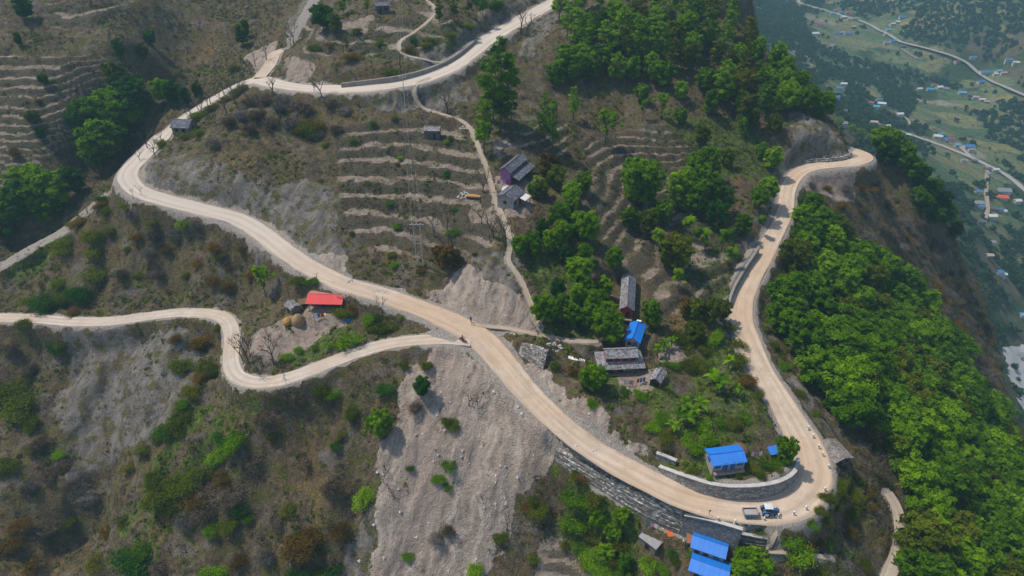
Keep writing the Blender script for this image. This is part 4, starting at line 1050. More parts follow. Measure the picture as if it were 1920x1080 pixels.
for a in [(1072,150,10,'bright',1.1),(1055,140,9,'green',1.0),(1090,140,9,'bright',1.0),(1040,160,7,'green',1.0),(1245,165,8,'green',1),(1180,120,9,'bright',1),(1105,150,7,'green',1)]: BT(*a)
for a in [(1133,275,11,'bright',1),(1240,222,8,'bright',1),(1205,225,6,'green',0),(1170,165,8,'bright',0),(1165,88,6,'bright',0)]: ST(a[0], a[1], a[2], a[3], a[4])
# pine-clad crest
UP = [(1030,-10),(1330,-10),(1400,55),(1440,95),(1478,132),(1525,180),(1562,224),(1545,232),(1500,205),(1445,190),(1400,225),(1330,165),(1260,105),(1190,130),(1120,110),(1060,80),(1030,50)]
def view_darts(poly, gap, n, seed, up):
    rng = random.Random(seed); Pp = np.array(poly, float); out = []
    us = np.array([rng.uniform(Pp[:, 0].min(), Pp[:, 0].max()) for _ in range(n * 40)]); vs = np.array([rng.uniform(Pp[:, 1].min(), Pp[:, 1].max()) for _ in range(n * 40)])
    ins = sdf(Pp, us, vs) > 0; us, vs = us[ins], vs[ins]; xs, ys, zs = hit(us, vs); res = []
    for a, b, x_, y_, z_ in zip(us, vs, xs, ys, zs):
        if z_ < -60 or not clear(x_, y_, up): continue
        if all((a - c) ** 2 + ((b - d) * 1.5) ** 2 > gap * gap for c, d in out):
            out.append((a, b)); res.append((float(x_), float(y_)))
            if len(res) >= n: break
    return res
for (x, y) in view_darts([(1035,10),(1330,10),(1400,75),(1440,112),(1478,150),(1525,196),(1556,236),(1500,230),(1445,205),(1400,240),(1330,190),(1260,135),(1190,160),(1120,150),(1060,110)], 31, 112, 5, 2):
    c = _prng.choice(('green', 'bright', 'bright', 'bright', 'green', 'olive', 'yellow', 'bright'))
    if _prng.random() < .5: plant('tall%d' % _prng.randrange(3), c, 0, 0, _prng.uniform(10, 15), 'tall_tree', WORDC[c] + ' tall tree in the crest wood', 'tall slender trees on the hillside', x, y, 1.25)
    else: plant('broad%d' % _prng.randrange(5), c, 0, 0, _prng.uniform(6.5, 10), 'broadleaf_tree', WORDC[c] + ' leafy tree in the crest wood', 'broadleaf trees about the hillside', x, y, .95)
for (x, y) in darts([(1190,130),(1330,170),(1400,230),(1460,210),(1440,330),(1300,300),(1200,200)], 8, 22, 6, ok=lambda a, b: clear(a, b, 3)):
    plant('broad%d' % _prng.randrange(5), _prng.choice(('green', 'bright', 'olive')), 0, 0, _prng.uniform(4.5, 8), 'broadleaf_tree', 'green leafy tree below the crest wood', 'broadleaf trees about the hillside', x, y, .9)
for a in [(1570,238,7,'bright',1),(1610,262,9,'green',1),(1630,272,9,'green',1),(1650,285,9,'bright',1),(1640,262,8,'deep',1),(1668,292,9,'bright',1),(1690,318,9,'green',1),(1705,335,8,'green',1),(1720,352,8,'deep',1),(1680,300,8,'green',1),(1660,310,7,'deep',1),
          (1740,375,8,'green',1),(1755,395,8,'deep',1),(1770,420,8,'green',1),(1730,400,7,'green',1),(1715,385,7,'bright',1),(1745,420,7,'deep',1),(1785,445,7,'olive',1),(1540,215,6,'olive',1),(1595,250,7,'bright',1)]: BT(*a)
# groves round the middle houses
for a in [(1200,388,13,'bright',.85),(1185,370,11,'green',.9),(1275,395,12,'bright',.8),(1310,405,13,'green',.85),(1325,350,12,'bright',.8),(1300,350,10,'green',.9),(1445,318,7,'bright',1),(1436,375,6.5,'bright',1.1),(1092,364,6,'bright',1),
          (1048,432,7,'green',.85),(1068,412,7,'green',.8),(1072,385,6.5,'bright',.8),(1085,442,6.5,'bright',.8),(1052,462,6.5,'green',.85),(1030,475,6,'bright',.85),(1103,455,8,'green',.75),(1000,478,6,'green',1),(975,478,5,'green',1),(1015,448,5,'deep',.9),(1060,495,5,'deep',.9),(1095,492,5,'green',.8),
          (1020,608,7.5,'green',1),(1052,590,5.5,'green',.8),(1045,560,5,'deep',.8),(1080,575,6,'bright',.8),(1100,562,5.5,'green',.8),(1110,582,5.5,'bright',.8),(1104,612,6,'bright',1),(1130,562,6,'bright',.85),(1122,587,6,'green',.85),
          (1140,612,6.5,'bright',.85),(1146,645,6.5,'bright',.9),(1135,630,7,'green',1),(1218,612,7,'bright',.85),(1150,506,6,'green',.8),(1108,730,6,'bright',1.0),(1122,722,4.5,'bright',.9),(1096,724,4.5,'yellow',.9),(1035,600,5,'green',1),(1070,605,5,'green',1),(1085,535,7,'bright',1),
          (1470,866,6,'bright',.9),(1462,858,5,'green',.8),(1400,1090,8,'green',1.1),(1395,1075,6,'bright',1),(1420,390,6,'green',1),(1390,440,6,'green',1),(1350,400,8,'green',.9),(1340,430,8,'deep',.9),(1240,420,7,'green',.9),(1215,440,7,'olive',.9),(1180,430,6,'green',1)]: BT(*a)
for a in [(1262,505,9,'olive',1),(1250,500,8,'rust',.9),(1330,605,6.5,'olive',1.0),(1300,598,5.5,'olive',.9),(1282,592,5,'rust',.8),(1352,598,5,'yellow',.9),(1030,338,7,'rust',.9),(1040,350,6,'olive',1),(1015,372,5,'olive',1),(1300,640,5,'olive',1),(1000,370,4,'green',1)]: BT(*a)
for a in [(1320,470,6,'bright',2),(1352,470,6,'green',2),(1370,500,5,'bright',2),(1285,450,7,'bright',0),(1300,470,7,'green',0),(1230,470,6,'bright',2),(1420,440,6,'green',0),(1270,540,5,'bright',2)]: ST(a[0], a[1], a[2], a[3], a[4])
for a in [(1245,660,4.5,0),(1232,668,4,1),(1258,652,4,2),(1343,742,6.5,1),(1365,690,4.5,2),(1285,800,5,0),(1270,790,5,1),(1298,790,5,2),(1260,812,4.5,0),(1282,772,4.5,2),(1310,770,4.5,1),(1378,740,4,0),(1005,352,4.5,1),(1335,715,4,2)]: FR(*a)
for a in [(1140,700,2,'olive'),(1040,690,2,'olive'),(1075,700,2.4,'rust'),(1170,735,1.8,'green'),(1200,745,2,'bright'),(1110,760,1.6,'green'),(1250,825,2.6,'yellow'),(1225,805,2.6,'bright'),(1240,790,3,'green'),(1330,830,2.5,'green'),(1300,840,2.5,'bright'),(1375,800,3,'yellow'),(1350,800,2.6,'green'),(1395,790,2.5,'bright'),
          (1410,880,2,'yellow'),(1440,880,2.4,'green'),(1455,870,2.6,'green'),(1425,895,1.6,'olive'),(1330,900,1.4,'green'),(1460,885,2,'olive'),(1475,870,2,'green'),(1385,895,1.3,'olive'),(1300,885,1.5,'olive'),(1290,690,3,'yellow'),(1310,690,3,'olive'),(1320,660,3,'olive'),(1380,680,3,'olive'),(1400,720,3,'rust'),(1385,650,3,'yellow'),(1420,745,2.5,'olive'),
          (1340,640,3,'bright'),(1290,660,3,'olive'),(1260,690,3,'green'),(1275,640,3,'olive'),(1365,620,3,'olive'),(1320,810,3,'bright'),(1290,830,2.4,'green')]: BU(*a)
# middle terraces
for a in [(815,446,7),(838,430,8),(850,470,6),(926,446,8),(935,452,7),(948,446,7),(902,420,6),(880,435,5),(770,440,5),(720,400,4),(690,380,4),(1005,622,4),(640,430,4),(880,760,4.5),(720,905,3.5),(722,880,3.5),(950,992,5),(735,930,3),(895,760,3.5),(690,1000,2.5),(655,300,4),(700,270,4),(1020,665,3)]: NK(*a)
for a in [(840,505,6,'rust',.9),(828,495,5,'rust',.9),(855,500,4.5,'rust',.9)]: BT(*a)
for a in [(750,300,1.9,'bright'),(838,330,1.9,'deep'),(745,310,1.4,'olive'),(660,265,1.4,'olive'),(690,345,1.4,'green'),(730,385,1.6,'green'),(850,440,2.2,'green'),(745,430,2.2,'green'),(845,262,1.6,'yellow'),(838,268,1.4,'green'),(740,500,1.9,'green'),(790,510,1.9,'rust'),(735,480,1.9,'yellow'),(850,395,1.4,'green'),(890,480,1.4,'rust'),(660,440,1.4,'olive'),(700,235,1.9,'deep'),(740,225,1.9,'olive'),(610,275,1.9,'olive')]: BU(*a)
# between the two roads on the left, and the red-roofed farm
ST(498, 556, 8.6, 'bright', 1)
for a in [(346,424,3,'bright'),(415,484,2.4,'yellow'),(288,420,2.6,'yellow'),(185,525,5.5,'olive'),(178,480,4,'olive'),(90,575,5,'deep'),(125,570,5,'olive'),(60,572,4.6,'olive'),(150,560,4.6,'deep'),(110,540,4,'olive'),(175,450,4,'olive'),(120,470,4,'olive'),(200,400,3,'olive'),(210,440,3,'olive'),(195,378,3,'deep'),(235,390,2.6,'olive'),(45,612,3,'yellow'),
          (640,592,3.4,'olive'),(655,646,4,'bright'),(690,605,2.8,'green'),(710,622,3,'olive'),(735,618,2.6,'olive'),(700,600,2.4,'deep'),(540,672,2,'bright'),(560,660,1.6,'green'),(590,655,1.6,'green'),(620,650,1.6,'green'),(752,600,1.4,'green'),(575,535,2.6,'green'),(560,530,2.6,'olive'),(590,530,2,'green'),(470,520,2,'rust'),(430,500,2,'rust'),(455,470,2,'rust'),(310,470,2,'rust'),(350,520,2,'olive'),(260,520,2,'olive'),(240,470,2,'olive'),(660,585,2.6,'rust')]: BU(*a)
for a in [(465,684,10),(455,676,8),(470,668,7),(513,684,9),(505,640,4),(717,592,6.5),(655,578,5.5),(597,532,3),(560,525,3),(250,372,3),(265,365,3),(165,400,4),(170,415,4),(85,430,4)]: NK(*a, wide=.85)
for a in [(290,450,2.6),(330,440,2.4),(370,430,2.4),(400,470,2.4),(260,450,2.4),(370,500,2.2),(300,520,2.2),(430,540,2),(230,520,2.4),(400,530,2),(250,410,2.6),(280,480,2.4),(140,590,2.2)]: BR(*a, col=_prng.choice(('dry', 'grey', 'rust')), wide=1.2)
# below the lower road
for a in [(716,818,7,'bright',.85,1),(793,742,5,'deep',.9,2)]: BT(a[0], a[1], a[2], a[3], a[4], a[5])
for a in [(842,880,3.6,'bright'),(685,938,4,'bright'),(430,845,4.4,'green'),(445,830,4,'green'),(410,862,3.6,'bright'),(418,830,3.2,'deep'),(310,935,5,'olive'),(340,915,5,'olive'),(320,960,4.6,'olive'),(290,905,4,'olive'),(365,905,4,'olive'),(300,930,4,'yellow'),(260,1060,6.4,'deep'),(272,1045,5,'green'),(397,1084,4.4,'bright'),(560,1035,4.6,'rust'),(578,1015,4,'rust'),(590,1035,3.4,'yellow'),
          (560,1088,4,'deep'),(600,1085,3.4,'green'),(630,1075,3.4,'deep'),(20,1030,3.6,'rust'),(62,1068,3.6,'rust'),(10,750,5.4,'olive'),(38,775,5.4,'olive'),(42,725,4.4,'olive'),(60,800,4,'olive'),(15,880,4,'olive'),(105,658,4,'deep'),(120,650,2.6,'olive'),(375,650,4,'rust'),(340,690,3.6,'olive'),(388,694,3.6,'yellow'),(402,704,3.6,'olive'),(375,715,3,'rust'),(360,740,3.4,'yellow'),
          (345,765,3.4,'green'),(340,785,3.4,'olive'),(330,810,3.4,'olive'),(318,812,3.4,'deep'),(300,825,2.6,'olive'),(60,850,3,'yellow'),(110,855,2.4,'bright'),(122,985,2.6,'olive'),(850,800,2.4,'olive'),(838,795,2,'olive'),(822,900,1.6,'green'),(720,735,3,'deep'),(660,780,2.6,'olive'),(625,745,3,'green'),(600,735,3,'olive'),(640,820,2,'yellow'),(510,825,2,'olive'),(630,840,2.4,'deep'),
          (450,960,3,'deep'),(430,990,3,'olive'),(395,1000,2.6,'green'),(465,975,2,'green'),(540,960,2,'yellow'),(890,1075,2.4,'bright'),(765,1045,1.6,'green'),(770,880,1.4,'deep'),(840,915,1.3,'green'),(800,690,2,'olive'),(760,690,2.4,'olive'),(410,620,2.4,'olive'),(330,640,2.6,'rust'),(200,1000,2.6,'rust'),(230,980,2.6,'yellow'),(180,1060,2.6,'yellow'),(245,880,2.6,'yellow'),(270,850,2.6,'olive'),(130,985,2.4,'olive')]: BU(*a)
for a in [(370,945,3.4),(400,930,3.4),(430,940,3),(390,970,3),(350,985,3),(420,905,2.6),(75,840,2.6),(95,900,2.6),(60,920,2.6),(170,940,2.6),(120,880,2.4),(500,790,2.4),(560,750,2.4),(480,870,2.4),(520,980,2.6),(620,920,2.4),(580,880,2.4),(300,1070,2.6),(450,1060,2.6),(500,1050,2.4),(640,1000,2.4),(20,660,2.8),(60,700,2.8),(90,1000,2.8),(40,990,2.8),(840,1000,2),(820,1015,2),(780,770,2)]: BR(*a, col=_prng.choice(('dry', 'grey', 'rust', 'dry')), wide=1.2)
# garden below the hairpin wall
for (x, y) in darts([(1060,915),(1105,935),(1180,985),(1180,1080),(1130,1085),(1060,1000)], 2.3, 26, 9):
    plant('bush%d' % _prng.randrange(4), _prng.choice(('bright', 'green', 'green', 'bright', 'yellow')), 0, 0, _prng.uniform(2.2, 4.0), 'bush', 'green bush in the garden below the wall', 'bushes on the slopes', x, y, base=3.0, crown='foliage', stem='stems')
for a in [(1120,985,5,'bright',1),(1150,1012,4.5,'green',1),(1135,1050,4.5,'bright',1),(1172,1068,4.5,'green',1),(1105,960,4,'green',1),(1165,980,4,'green',1)]: BT(*a)
for a in [(1090,900,2.4,'rust'),(1080,890,2,'olive'),(1010,960,2.6,'olive'),(985,955,2,'rust'),(1000,940,2,'olive'),(1060,1025,2,'yellow'),(1085,1040,2,'yellow'),(1100,1060,2,'yellow'),(1000,1050,2.2,'olive'),(940,1010,1.8,'olive'),(1215,1060,2.6,'bright'),(1240,1070,2.4,'green'),(1215,1052,1.6,'bright'),(1300,1040,2,'green'),(1262,1040,1.6,'deep'),(1270,1056,1.8,'olive'),
          (1493,1040,4,'bright'),(1480,1022,3.4,'green'),(1510,1028,2.2,'rust'),(1535,1024,2.2,'rust'),(1552,1022,2.2,'bright'),(1425,1000,1.8,'olive'),(1540,1080,2.6,'olive'),(1620,1060,2.4,'yellow'),(1590,1000,2.4,'rust'),(1585,905,2.0,'yellow'),(1552,935,2,'yellow'),(1600,930,2.2,'olive'),(1538,962,1.8,'yellow'),(1570,955,2.2,'olive'),(1572,915,2,'olive'),(1605,955,2,'yellow'),(1590,970,2,'olive'),(1560,945,1.8,'olive'),(1580,935,2,'yellow'),
          (1545,980,2.4,'olive'),(1520,985,2,'green'),(1612,905,2,'olive'),(1628,925,2,'rust'),(1632,955,2,'rust')]: BU(*a)
for a in [(1632,885,6),(1645,890,6),(1622,870,5),(1655,905,5),(1050,690,3)]: NK(*a)
for a in [(1632,835,4,'rust',1),(1658,820,5,'rust',1),(1672,860,6,'olive',1),(1552,768,3,'green',1)]: BT(*a)
for a in [(1435,620,2,'olive'),(1450,650,2,'olive'),(1470,690,2,'green'),(1500,740,2,'olive'),(1530,780,2,'olive'),(1440,590,2,'olive'),(1490,600,2.4,'rust')]: BU(*a)
# the dense wood right of the road
WOOD = [(1492,392),(1530,430),(1580,490),(1640,515),(1700,552),(1740,600),(1785,660),(1815,725),(1830,770),(1868,820),(1905,890),(1960,960),(2000,1040),(1980,1130),(1695,1130),(1705,1000),(1712,930),(1680,880),(1640,790),(1590,790),(1545,740),(1480,680),(1450,610),(1452,570),(1480,520),(1462,470),(1472,430)]
for (x, y) in darts(WOOD, 4.5, 230, 11, ok=lambda a, b: clear(a, b, 3.2)):
    u_, v_ = px(x, y, hz(x, y))
    if 1480 < u_ < 1560 and 540 < v_ < 640 and _prng.random() < .6: continue
    c = _prng.choice(('green', 'green', 'bright', 'bright', 'bright', 'green', 'green', 'green', 'olive') if _prng.random() < .97 else ('olive',))
    h_ = _prng.uniform(7.5, 10.5)
    plant('broad%d' % _prng.randrange(5), c, 0, 0, h_, 'woodland_tree', WORDC[c] + ' tree in the dense wood', 'trees of the dense wood', x, y, 1.15)
for (x, y) in darts([(1505,345),(1560,330),(1650,335),(1740,430),(1800,510),(1845,590),(1868,690),(1880,760),(1845,735),(1800,650),(1750,580),(1690,520),(1600,470),(1540,400)], 4.2, 130, 13, ok=lambda a, b: clear(a, b, 3)):
    plant('brush%d' % _prng.randrange(3), _prng.choice(('dry', 'rust', 'dry', 'grey')), 0, 0, _prng.uniform(1.6, 2.8), 'thicket', 'brown thicket past the wood', 'thickets on the slopes', x, y, 1.3, base=2.4, crown='twigs', stem='stems')

# ------------------------------------------------------------------ low cover that nobody could count
def scatter(name, n, colour, area, weight, lo, hi, nq, flatq, seed, up=.6):
    rng = np.random.default_rng(seed)
    xs = rng.uniform(area[0], area[1], n * 5); ys = rng.uniform(area[2], area[3], n * 5)
    zs = hz(xs, ys); u, v = px(xs, ys, zs)
    w = np.clip(hz(xs, ys, weight), 0, 1) * (u > -60) & (u < 1980) & (v > -60) & (v < 1130) if False else np.clip(hz(xs, ys, weight), 0, 1) * ((u > -80) & (u < 2000) & (v > -70) & (v < 1150))
    keep = rng.random(len(xs)) < w
    xs, ys, zs = xs[keep][:n], ys[keep][:n], zs[keep][:n]; n = len(xs)
    s = rng.uniform(lo, hi, n) * (.7 + .6 * rng.random(n))
    d = rng.normal(size=(n, nq, 3)); d /= np.linalg.norm(d, axis=2)[..., None]; d[..., 2] = np.abs(d[..., 2]) * .8
    C = np.stack([xs, ys, zs], -1)[:, None] + d * (s[:, None, None] * (.35 + .65 * rng.random((n, nq, 1))))
    Nn = d + rng.normal(size=d.shape) * .5 + np.array([0, 0, up])
    V, F = leaf_quads(C.reshape(-1, 3), Nn.reshape(-1, 3), 1.0, rng, flatq)
    Cc = np.repeat(C.reshape(-1, 3), 4, 0); V = Cc + (V - Cc) * np.repeat(np.repeat(s, nq), 4)[:, None] * .30
    T = np.clip(np.repeat(rng.random(n), nq) * .6 + rng.random(n * nq) * .4, 0, 1)
    o = bpy.data.objects.new(name, quads_mesh(name, V, F, T, LEAF[colour])); COL.objects.link(o); o['kind'] = 'stuff'
    return o
bare = np.clip(1 - .97 * SCREE - .75 * GREY - .9 * SOIL - FLAT * .85 - GRAVEL, 0, 1) * (DROAD > .5) * live
for b in B.values(): bare = bare * (np.hypot(X - b['x'], Y - b['y']) > max(b['w'], b['d']) * .6 + .3)
cl1 = sstep(.46, .60, fbm(X / 7, Y / 7, 201, 3)); cl2 = sstep(.50, .62, fbm(X / 10, Y / 10, 202, 3)); cl3 = sstep(.44, .6, fbm(X / 5, Y / 5, 203, 3))
AREA = (-205, 185, 52, 300)
scatter('dry_scrub', 22000, 'dry', AREA, bare * (.15 + .85 * cl1), .35, .95, 12, .28, 301)
scatter('grey_scrub', 9000, 'grey', AREA, bare * (.1 + .9 * cl2), .35, .8, 11, .25, 302)
scatter('olive_scrub', 16000, 'olive', AREA, bare * (.06 + .8 * cl2 + .6 * GREEN), .3, .85, 12, .6, 303)
scatter('green_scrub', 6000, 'green', AREA, bare * np.clip(.03 + .9 * GREEN * cl3 + .08 * cl2, 0, 1), .3, .8, 12, .7, 304)
scatter('dry_grass', 26000, 'straw', AREA, bare * (.15 + .85 * cl3) * (1 - GREEN * .8), .25, .55, 8, .18, 305, .2)
scatter('rust_scrub', 4500, 'rust', AREA, bare * np.clip(.05 * cl1 + .95 * ORANGE * cl3, 0, 1), .3, .8, 11, .5, 306)
moss = mask([[(430,735),(480,762),(400,840),(330,910),(285,1090),(205,1090),(290,890),(380,760)], [(0,930),(60,900),(100,1090),(-40,1090)], [(1250,205),(1430,230),(1440,320),(1310,310)], [(0,505),(110,435),(130,455),(20,550)], [(300,200),(470,60),(500,90),(350,230)]], 3, 88, 8)
scatter('yellow_scrub', 4500, 'yellow', AREA, bare * moss * (.25 + .75 * cl3), .3, .75, 12, .6, 307)
scatter('brown_scrub', 6500, 'rust', AREA, bare * BROWN * (.3 + .7 * cl1), .3, .8, 12, .4, 308)
scatter('brown_grass', 6000, 'straw', AREA, bare * BROWN * (.3 + .7 * cl3), .25, .6, 9, .2, 309, .2)
# ------------------------------------------------------------------ buildings
def mat_sheet(name, a, b, pitch=9.0, dirt=(.2, .18, .16), dirtamt=.25, rough=.45, axis='X'):
    k = NT(name); p = k.coord('Object')
    w = k.wave(p, pitch / 6.28 * 2, 0, 1, axis, 0)
    n = k.noise(p, .8, 5, .65); n2 = k.noise(k.mapping(p, (2.5, .35, .35) if axis == 'X' else (.35, 2.5, .35)), 1.5, 4, .6)
    col = k.mix(n, a, b); col = k.mix(k.ss(n2, .5, .72, 0, dirtamt), col, dirt)
    col = k.mix(k.ss(w, .25, .0, 0, .22), col, tuple(x * .5 for x in a))
    br_ = k.n('ShaderNodeTexBrick'); k.put(br_.inputs['Vector'], k.mapping(p, (1, 1, 1)) if axis == 'X' else p); br_.inputs['Scale'].default_value = 1; br_.inputs['Brick Width'].default_value = .85; br_.inputs['Row Height'].default_value = 1.9; br_.inputs['Mortar Size'].default_value = .018; br_.offset = 0
    br_.inputs['Color1'].default_value = (.93, .93, .93, 1); br_.inputs['Color2'].default_value = (1, 1, 1, 1); br_.inputs['Mortar'].default_value = (.62, .62, .62, 1)
    col = k.mix(1.0, col, br_.outputs['Color'], 'MULTIPLY')
    k.b.inputs['Specular IOR Level'].default_value = .35
    return k.done(col, k.bump(w, .5, .04), rough)
def mat_slate(name, a, b, c):
    k = NT(name); p = k.coord('Object')
    br = k.n('ShaderNodeTexVoronoi'); k.put(br.inputs['Vector'], k.mapping(p, (1.6, 2.6, 2.6))); br.inputs['Scale'].default_value = 1.5
    ed = k.n('ShaderNodeTexVoronoi', feature='DISTANCE_TO_EDGE'); k.put(ed.inputs['Vector'], k.mapping(p, (1.6, 2.6, 2.6))); ed.inputs['Scale'].default_value = 1.5
    col = k.ramp(k.math('ADD', k.math('MULTIPLY', k.rgb(br.outputs['Color'])[1], .55), k.math('MULTIPLY', k.noise(p, .9, 5, .6), .45)), [(.25, a), (.5, b), (.75, c)])
    col = k.mix(k.ss(ed.outputs['Distance'], .07, .01, 0, .7), col, tuple(x * .4 for x in a))
    return k.done(col, k.bump(br.outputs['Distance'], .6, .06), .85)
R_BLUE = mat_sheet('roof_blue_sheet', (.008, .150, .56), (.014, .20, .68), dirtamt=.12)
R_RED = mat_sheet('roof_red_sheet', (.56, .020, .022), (.66, .040, .036), dirtamt=.1)
R_PINK = mat_sheet('roof_faded_red_sheet', (.46, .15, .15), (.54, .24, .23), dirtamt=.3)
R_TIN = mat_sheet('roof_tin_sheet', (.25, .25, .26), (.38, .37, .37), dirt=(.20, .085, .045), dirtamt=1.0)
R_RUST = mat_sheet('roof_rusty_sheet', (.20, .07, .04), (.30, .12, .08))
R_WHITE = mat_sheet('roof_white_sheet', (.60, .57, .54), (.74, .72, .69))
R_SLATE = mat_slate('roof_slate', (.105, .10, .105), (.19, .185, .19), (.29, .28, .285))
R_DARK = mat_slate('roof_dark_slate', (.062, .064, .075), (.11, .115, .135), (.17, .175, .20))
R_BROWN = mat_slate('roof_weathered_slate', (.115, .10, .085), (.185, .165, .145), (.25, .225, .20))
R_THATCH = mat_simple('thatch', (.10, .065, .035), (.24, .165, .085), 6, .95, 5, .6, mp=(3, .6, .6))
W_MUD = mat_simple('mud_wall', (.17, .125, .095), (.29, .225, .175), 2.2)
W_GREY = mat_simple('grey_plaster', (.20, .185, .17), (.34, .315, .29), 2)
W_STONE = mat_stone('house_stone', (.085, .08, .075), (.14, .13, .12), (.21, .19, .175), 2.6)
W_PURPLE = mat_simple('purple_paint', (.22, .085, .21), (.34, .15, .32), 2)
W_RED = mat_simple('red_paint', (.30, .022, .018), (.46, .045, .034), 3)
W_WOOD = mat_simple('grey_boards', (.11, .09, .072), (.22, .185, .15), 4, mp=(4, 4, .6))
M_TIMBER = mat_simple('dark_timber', (.05, .036, .027), (.11, .08, .06), 5)
M_DARK = mat_simple('dark_opening', (.012, .011, .010), (.03, .027, .024), 3, bump=0)
M_BLUEP = mat_simple('blue_paint', (.010, .085, .24), (.02, .14, .36), 4)
M_GLASS = mat_simple('window_glass', (.02, .03, .04), (.05, .065, .08), 3, .15, bump=0)
M_WHITE = mat_simple('white_paint', (.68, .66, .63), (.80, .78, .75), 5, .6, bump=.1)
def house_root(key, name, label, cat='house'):
    b = B[key]; o = empty(name, (b['x'], b['y'], b['z']), b['yaw']); tag(o, label, cat); return o, b['w'], b['d'], b['h'], b['rise'], b['ov']
def walls_gable(root, w, d, h, rise, ridge, mat, name='wall', z0=-1.2):
    m = MB(); x, y = w / 2, d / 2
    if ridge == 'x':
        m.add([(-x, -y, z0), (x, -y, z0), (x, y, z0), (-x, y, z0), (-x, -y, h), (x, -y, h), (x, y, h), (-x, y, h), (-x, 0, h + rise), (x, 0, h + rise)],
              [(0, 1, 5, 4), (1, 2, 6, 9, 5), (2, 3, 7, 6), (3, 0, 4, 8, 7), (4, 5, 9, 8), (6, 7, 8, 9)])
    elif ridge == 'y':
        m.add([(-x, -y, z0), (x, -y, z0), (x, y, z0), (-x, y, z0), (-x, -y, h), (x, -y, h), (x, y, h), (-x, y, h), (0, -y, h + rise), (0, y, h + rise)],
              [(0, 1, 5, 8, 4), (1, 2, 6, 5), (2, 3, 7, 9, 6), (3, 0, 4, 7), (5, 6, 9, 8), (7, 4, 8, 9)])
    else:
        m.add([(-x, -y, z0), (x, -y, z0), (x, y, z0), (-x, y, z0), (-x, -y, h), (x, -y, h), (x, y, h + rise), (-x, y, h + rise)],
              [(0, 1, 5, 4), (1, 2, 6, 5), (2, 3, 7, 6), (3, 0, 4, 7), (4, 5, 6, 7)])
    return m.build(name, mat, root)
def slope(root, p, mat, th=.09, name='roof', sag=.05):
    """one roof slope; p = eave-left, eave-right, ridge-right, ridge-left, cut in strips with a slight sag"""
    q = [Vector(a) for a in p]; m = MB(); n = 6
    nrm = (q[1] - q[0]).cross(q[3] - q[0]).normalized()
    k = []
    for i in range(n + 1):
        t = i / n; e = q[0].lerp(q[1], t); r = q[3].lerp(q[2], t); jig = (math.sin(i * 12.9 + q[0].x * 3) * .5) * sag
        k += [e + nrm * (jig), r + nrm * (-abs(math.sin(math.pi * t)) * sag * .8)]
    lo = [a - nrm * th for a in k]; L = len(k)
    m.v = [tuple(a) for a in k + lo]
    for i in range(n):
        a, b, c, d = 2 * i, 2 * i + 2, 2 * i + 3, 2 * i + 1
        m.f += [(a, b, c, d), (L + d, L + c, L + b, L + a), (a, L + a, L + b, b), (d, c, L + c, L + d)]
    m.f += [(0, 1, L + 1, L), (L - 2, 2 * L - 2, 2 * L - 1, L - 1)]
    return m.build(name, mat, root)
def gable_roof(root, w, d, h, rise, ov, ridge, mat, mat2=None, lift=.06):
    mat2 = mat2 or mat
    if ridge == 'x':
        x = w / 2 + ov; y = d / 2 + ov; ze = h - rise * ov / (d / 2) + lift; zr = h + rise + lift
        a = slope(root, [(-x, -y, ze), (x, -y, ze), (x, 0, zr), (-x, 0, zr)], mat)
        c = slope(root, [(x, y, ze), (-x, y, ze), (-x, .002, zr - .002), (x, .002, zr - .002)], mat2)
        cap = MB().tube([(-x, 0, zr + .02), (0, 0, zr - .02), (x, 0, zr + .02)], .09, 6); cap.build('ridge_cap', mat2, a)
    elif ridge == 'y':
        x = w / 2 + ov; y = d / 2 + ov; ze = h - rise * ov / (w / 2) + lift; zr = h + rise + lift
        a = slope(root, [(-x, y, ze), (-x, -y, ze), (0, -y, zr), (0, y, zr)], mat)
        c = slope(root, [(x, -y, ze), (x, y, ze), (.002, y, zr - .002), (.002, -y, zr - .002)], mat2)
        cap = MB().tube([(0, -y, zr + .02), (0, 0, zr - .02), (0, y, zr + .02)], .09, 6); cap.build('ridge_cap', mat2, a)
    else:
        x = w / 2 + ov; y = d / 2 + ov; s = rise / d
        slope(root, [(-x, -y, h - s * ov + lift), (x, -y, h - s * ov + lift), (x, y, h + rise + s * ov + lift), (-x, y, h + rise + s * ov + lift)], mat)
def door(root, x, y, z, w, h, mat, face='y', frame=M_TIMBER):
    """an opening with its frame and a leaf set in it, on the wall plane y (or x)"""
    m = MB(); t = .07
    def bx(c, s): m.box(c if face == 'y' else (c[1], c[0], c[2]), s if face == 'y' else (s[1], s[0], s[2]))
    bx((x - w / 2, y, z + h / 2), (.09, t * 2, h)); bx((x + w / 2, y, z + h / 2), (.09, t * 2, h)); bx((x, y, z + h + .04), (w + .09, t * 2, .09))
    f = m.build('door', frame, root)
    l = MB(); c = (x, y, z + h / 2); s = (w - .1, t * 1.2, h - .01)
    l.box(c if face == 'y' else (c[1], c[0], c[2]), s if face == 'y' else (s[1], s[0], s[2])); l.build('door_leaf', mat, f)
    return f
def window(root, x, y, z, w, h, mat, face='y', frame=M_TIMBER):
    m = MB(); t = .07
    def bx(c, s): m.box(c if face == 'y' else (c[1], c[0], c[2]), s if face == 'y' else (s[1], s[0], s[2]))
    for sx in (-1, 1): bx((x + sx * w / 2, y, z), (.08, t * 2, h))
    for sz in (-1, 1): bx((x, y, z + sz * (h / 2 + .04)), (w + .08, t * 2, .08))
    bx((x, y, z), (.05, t * 1.7, h))
    f = m.build('window', frame, root)
    l = MB(); c = (x, y, z); s = (w - .09, t, h - .01)
    l.box(c if face == 'y' else (c[1], c[0], c[2]), s if face == 'y' else (s[1], s[0], s[2])); l.build('pane', mat, f)
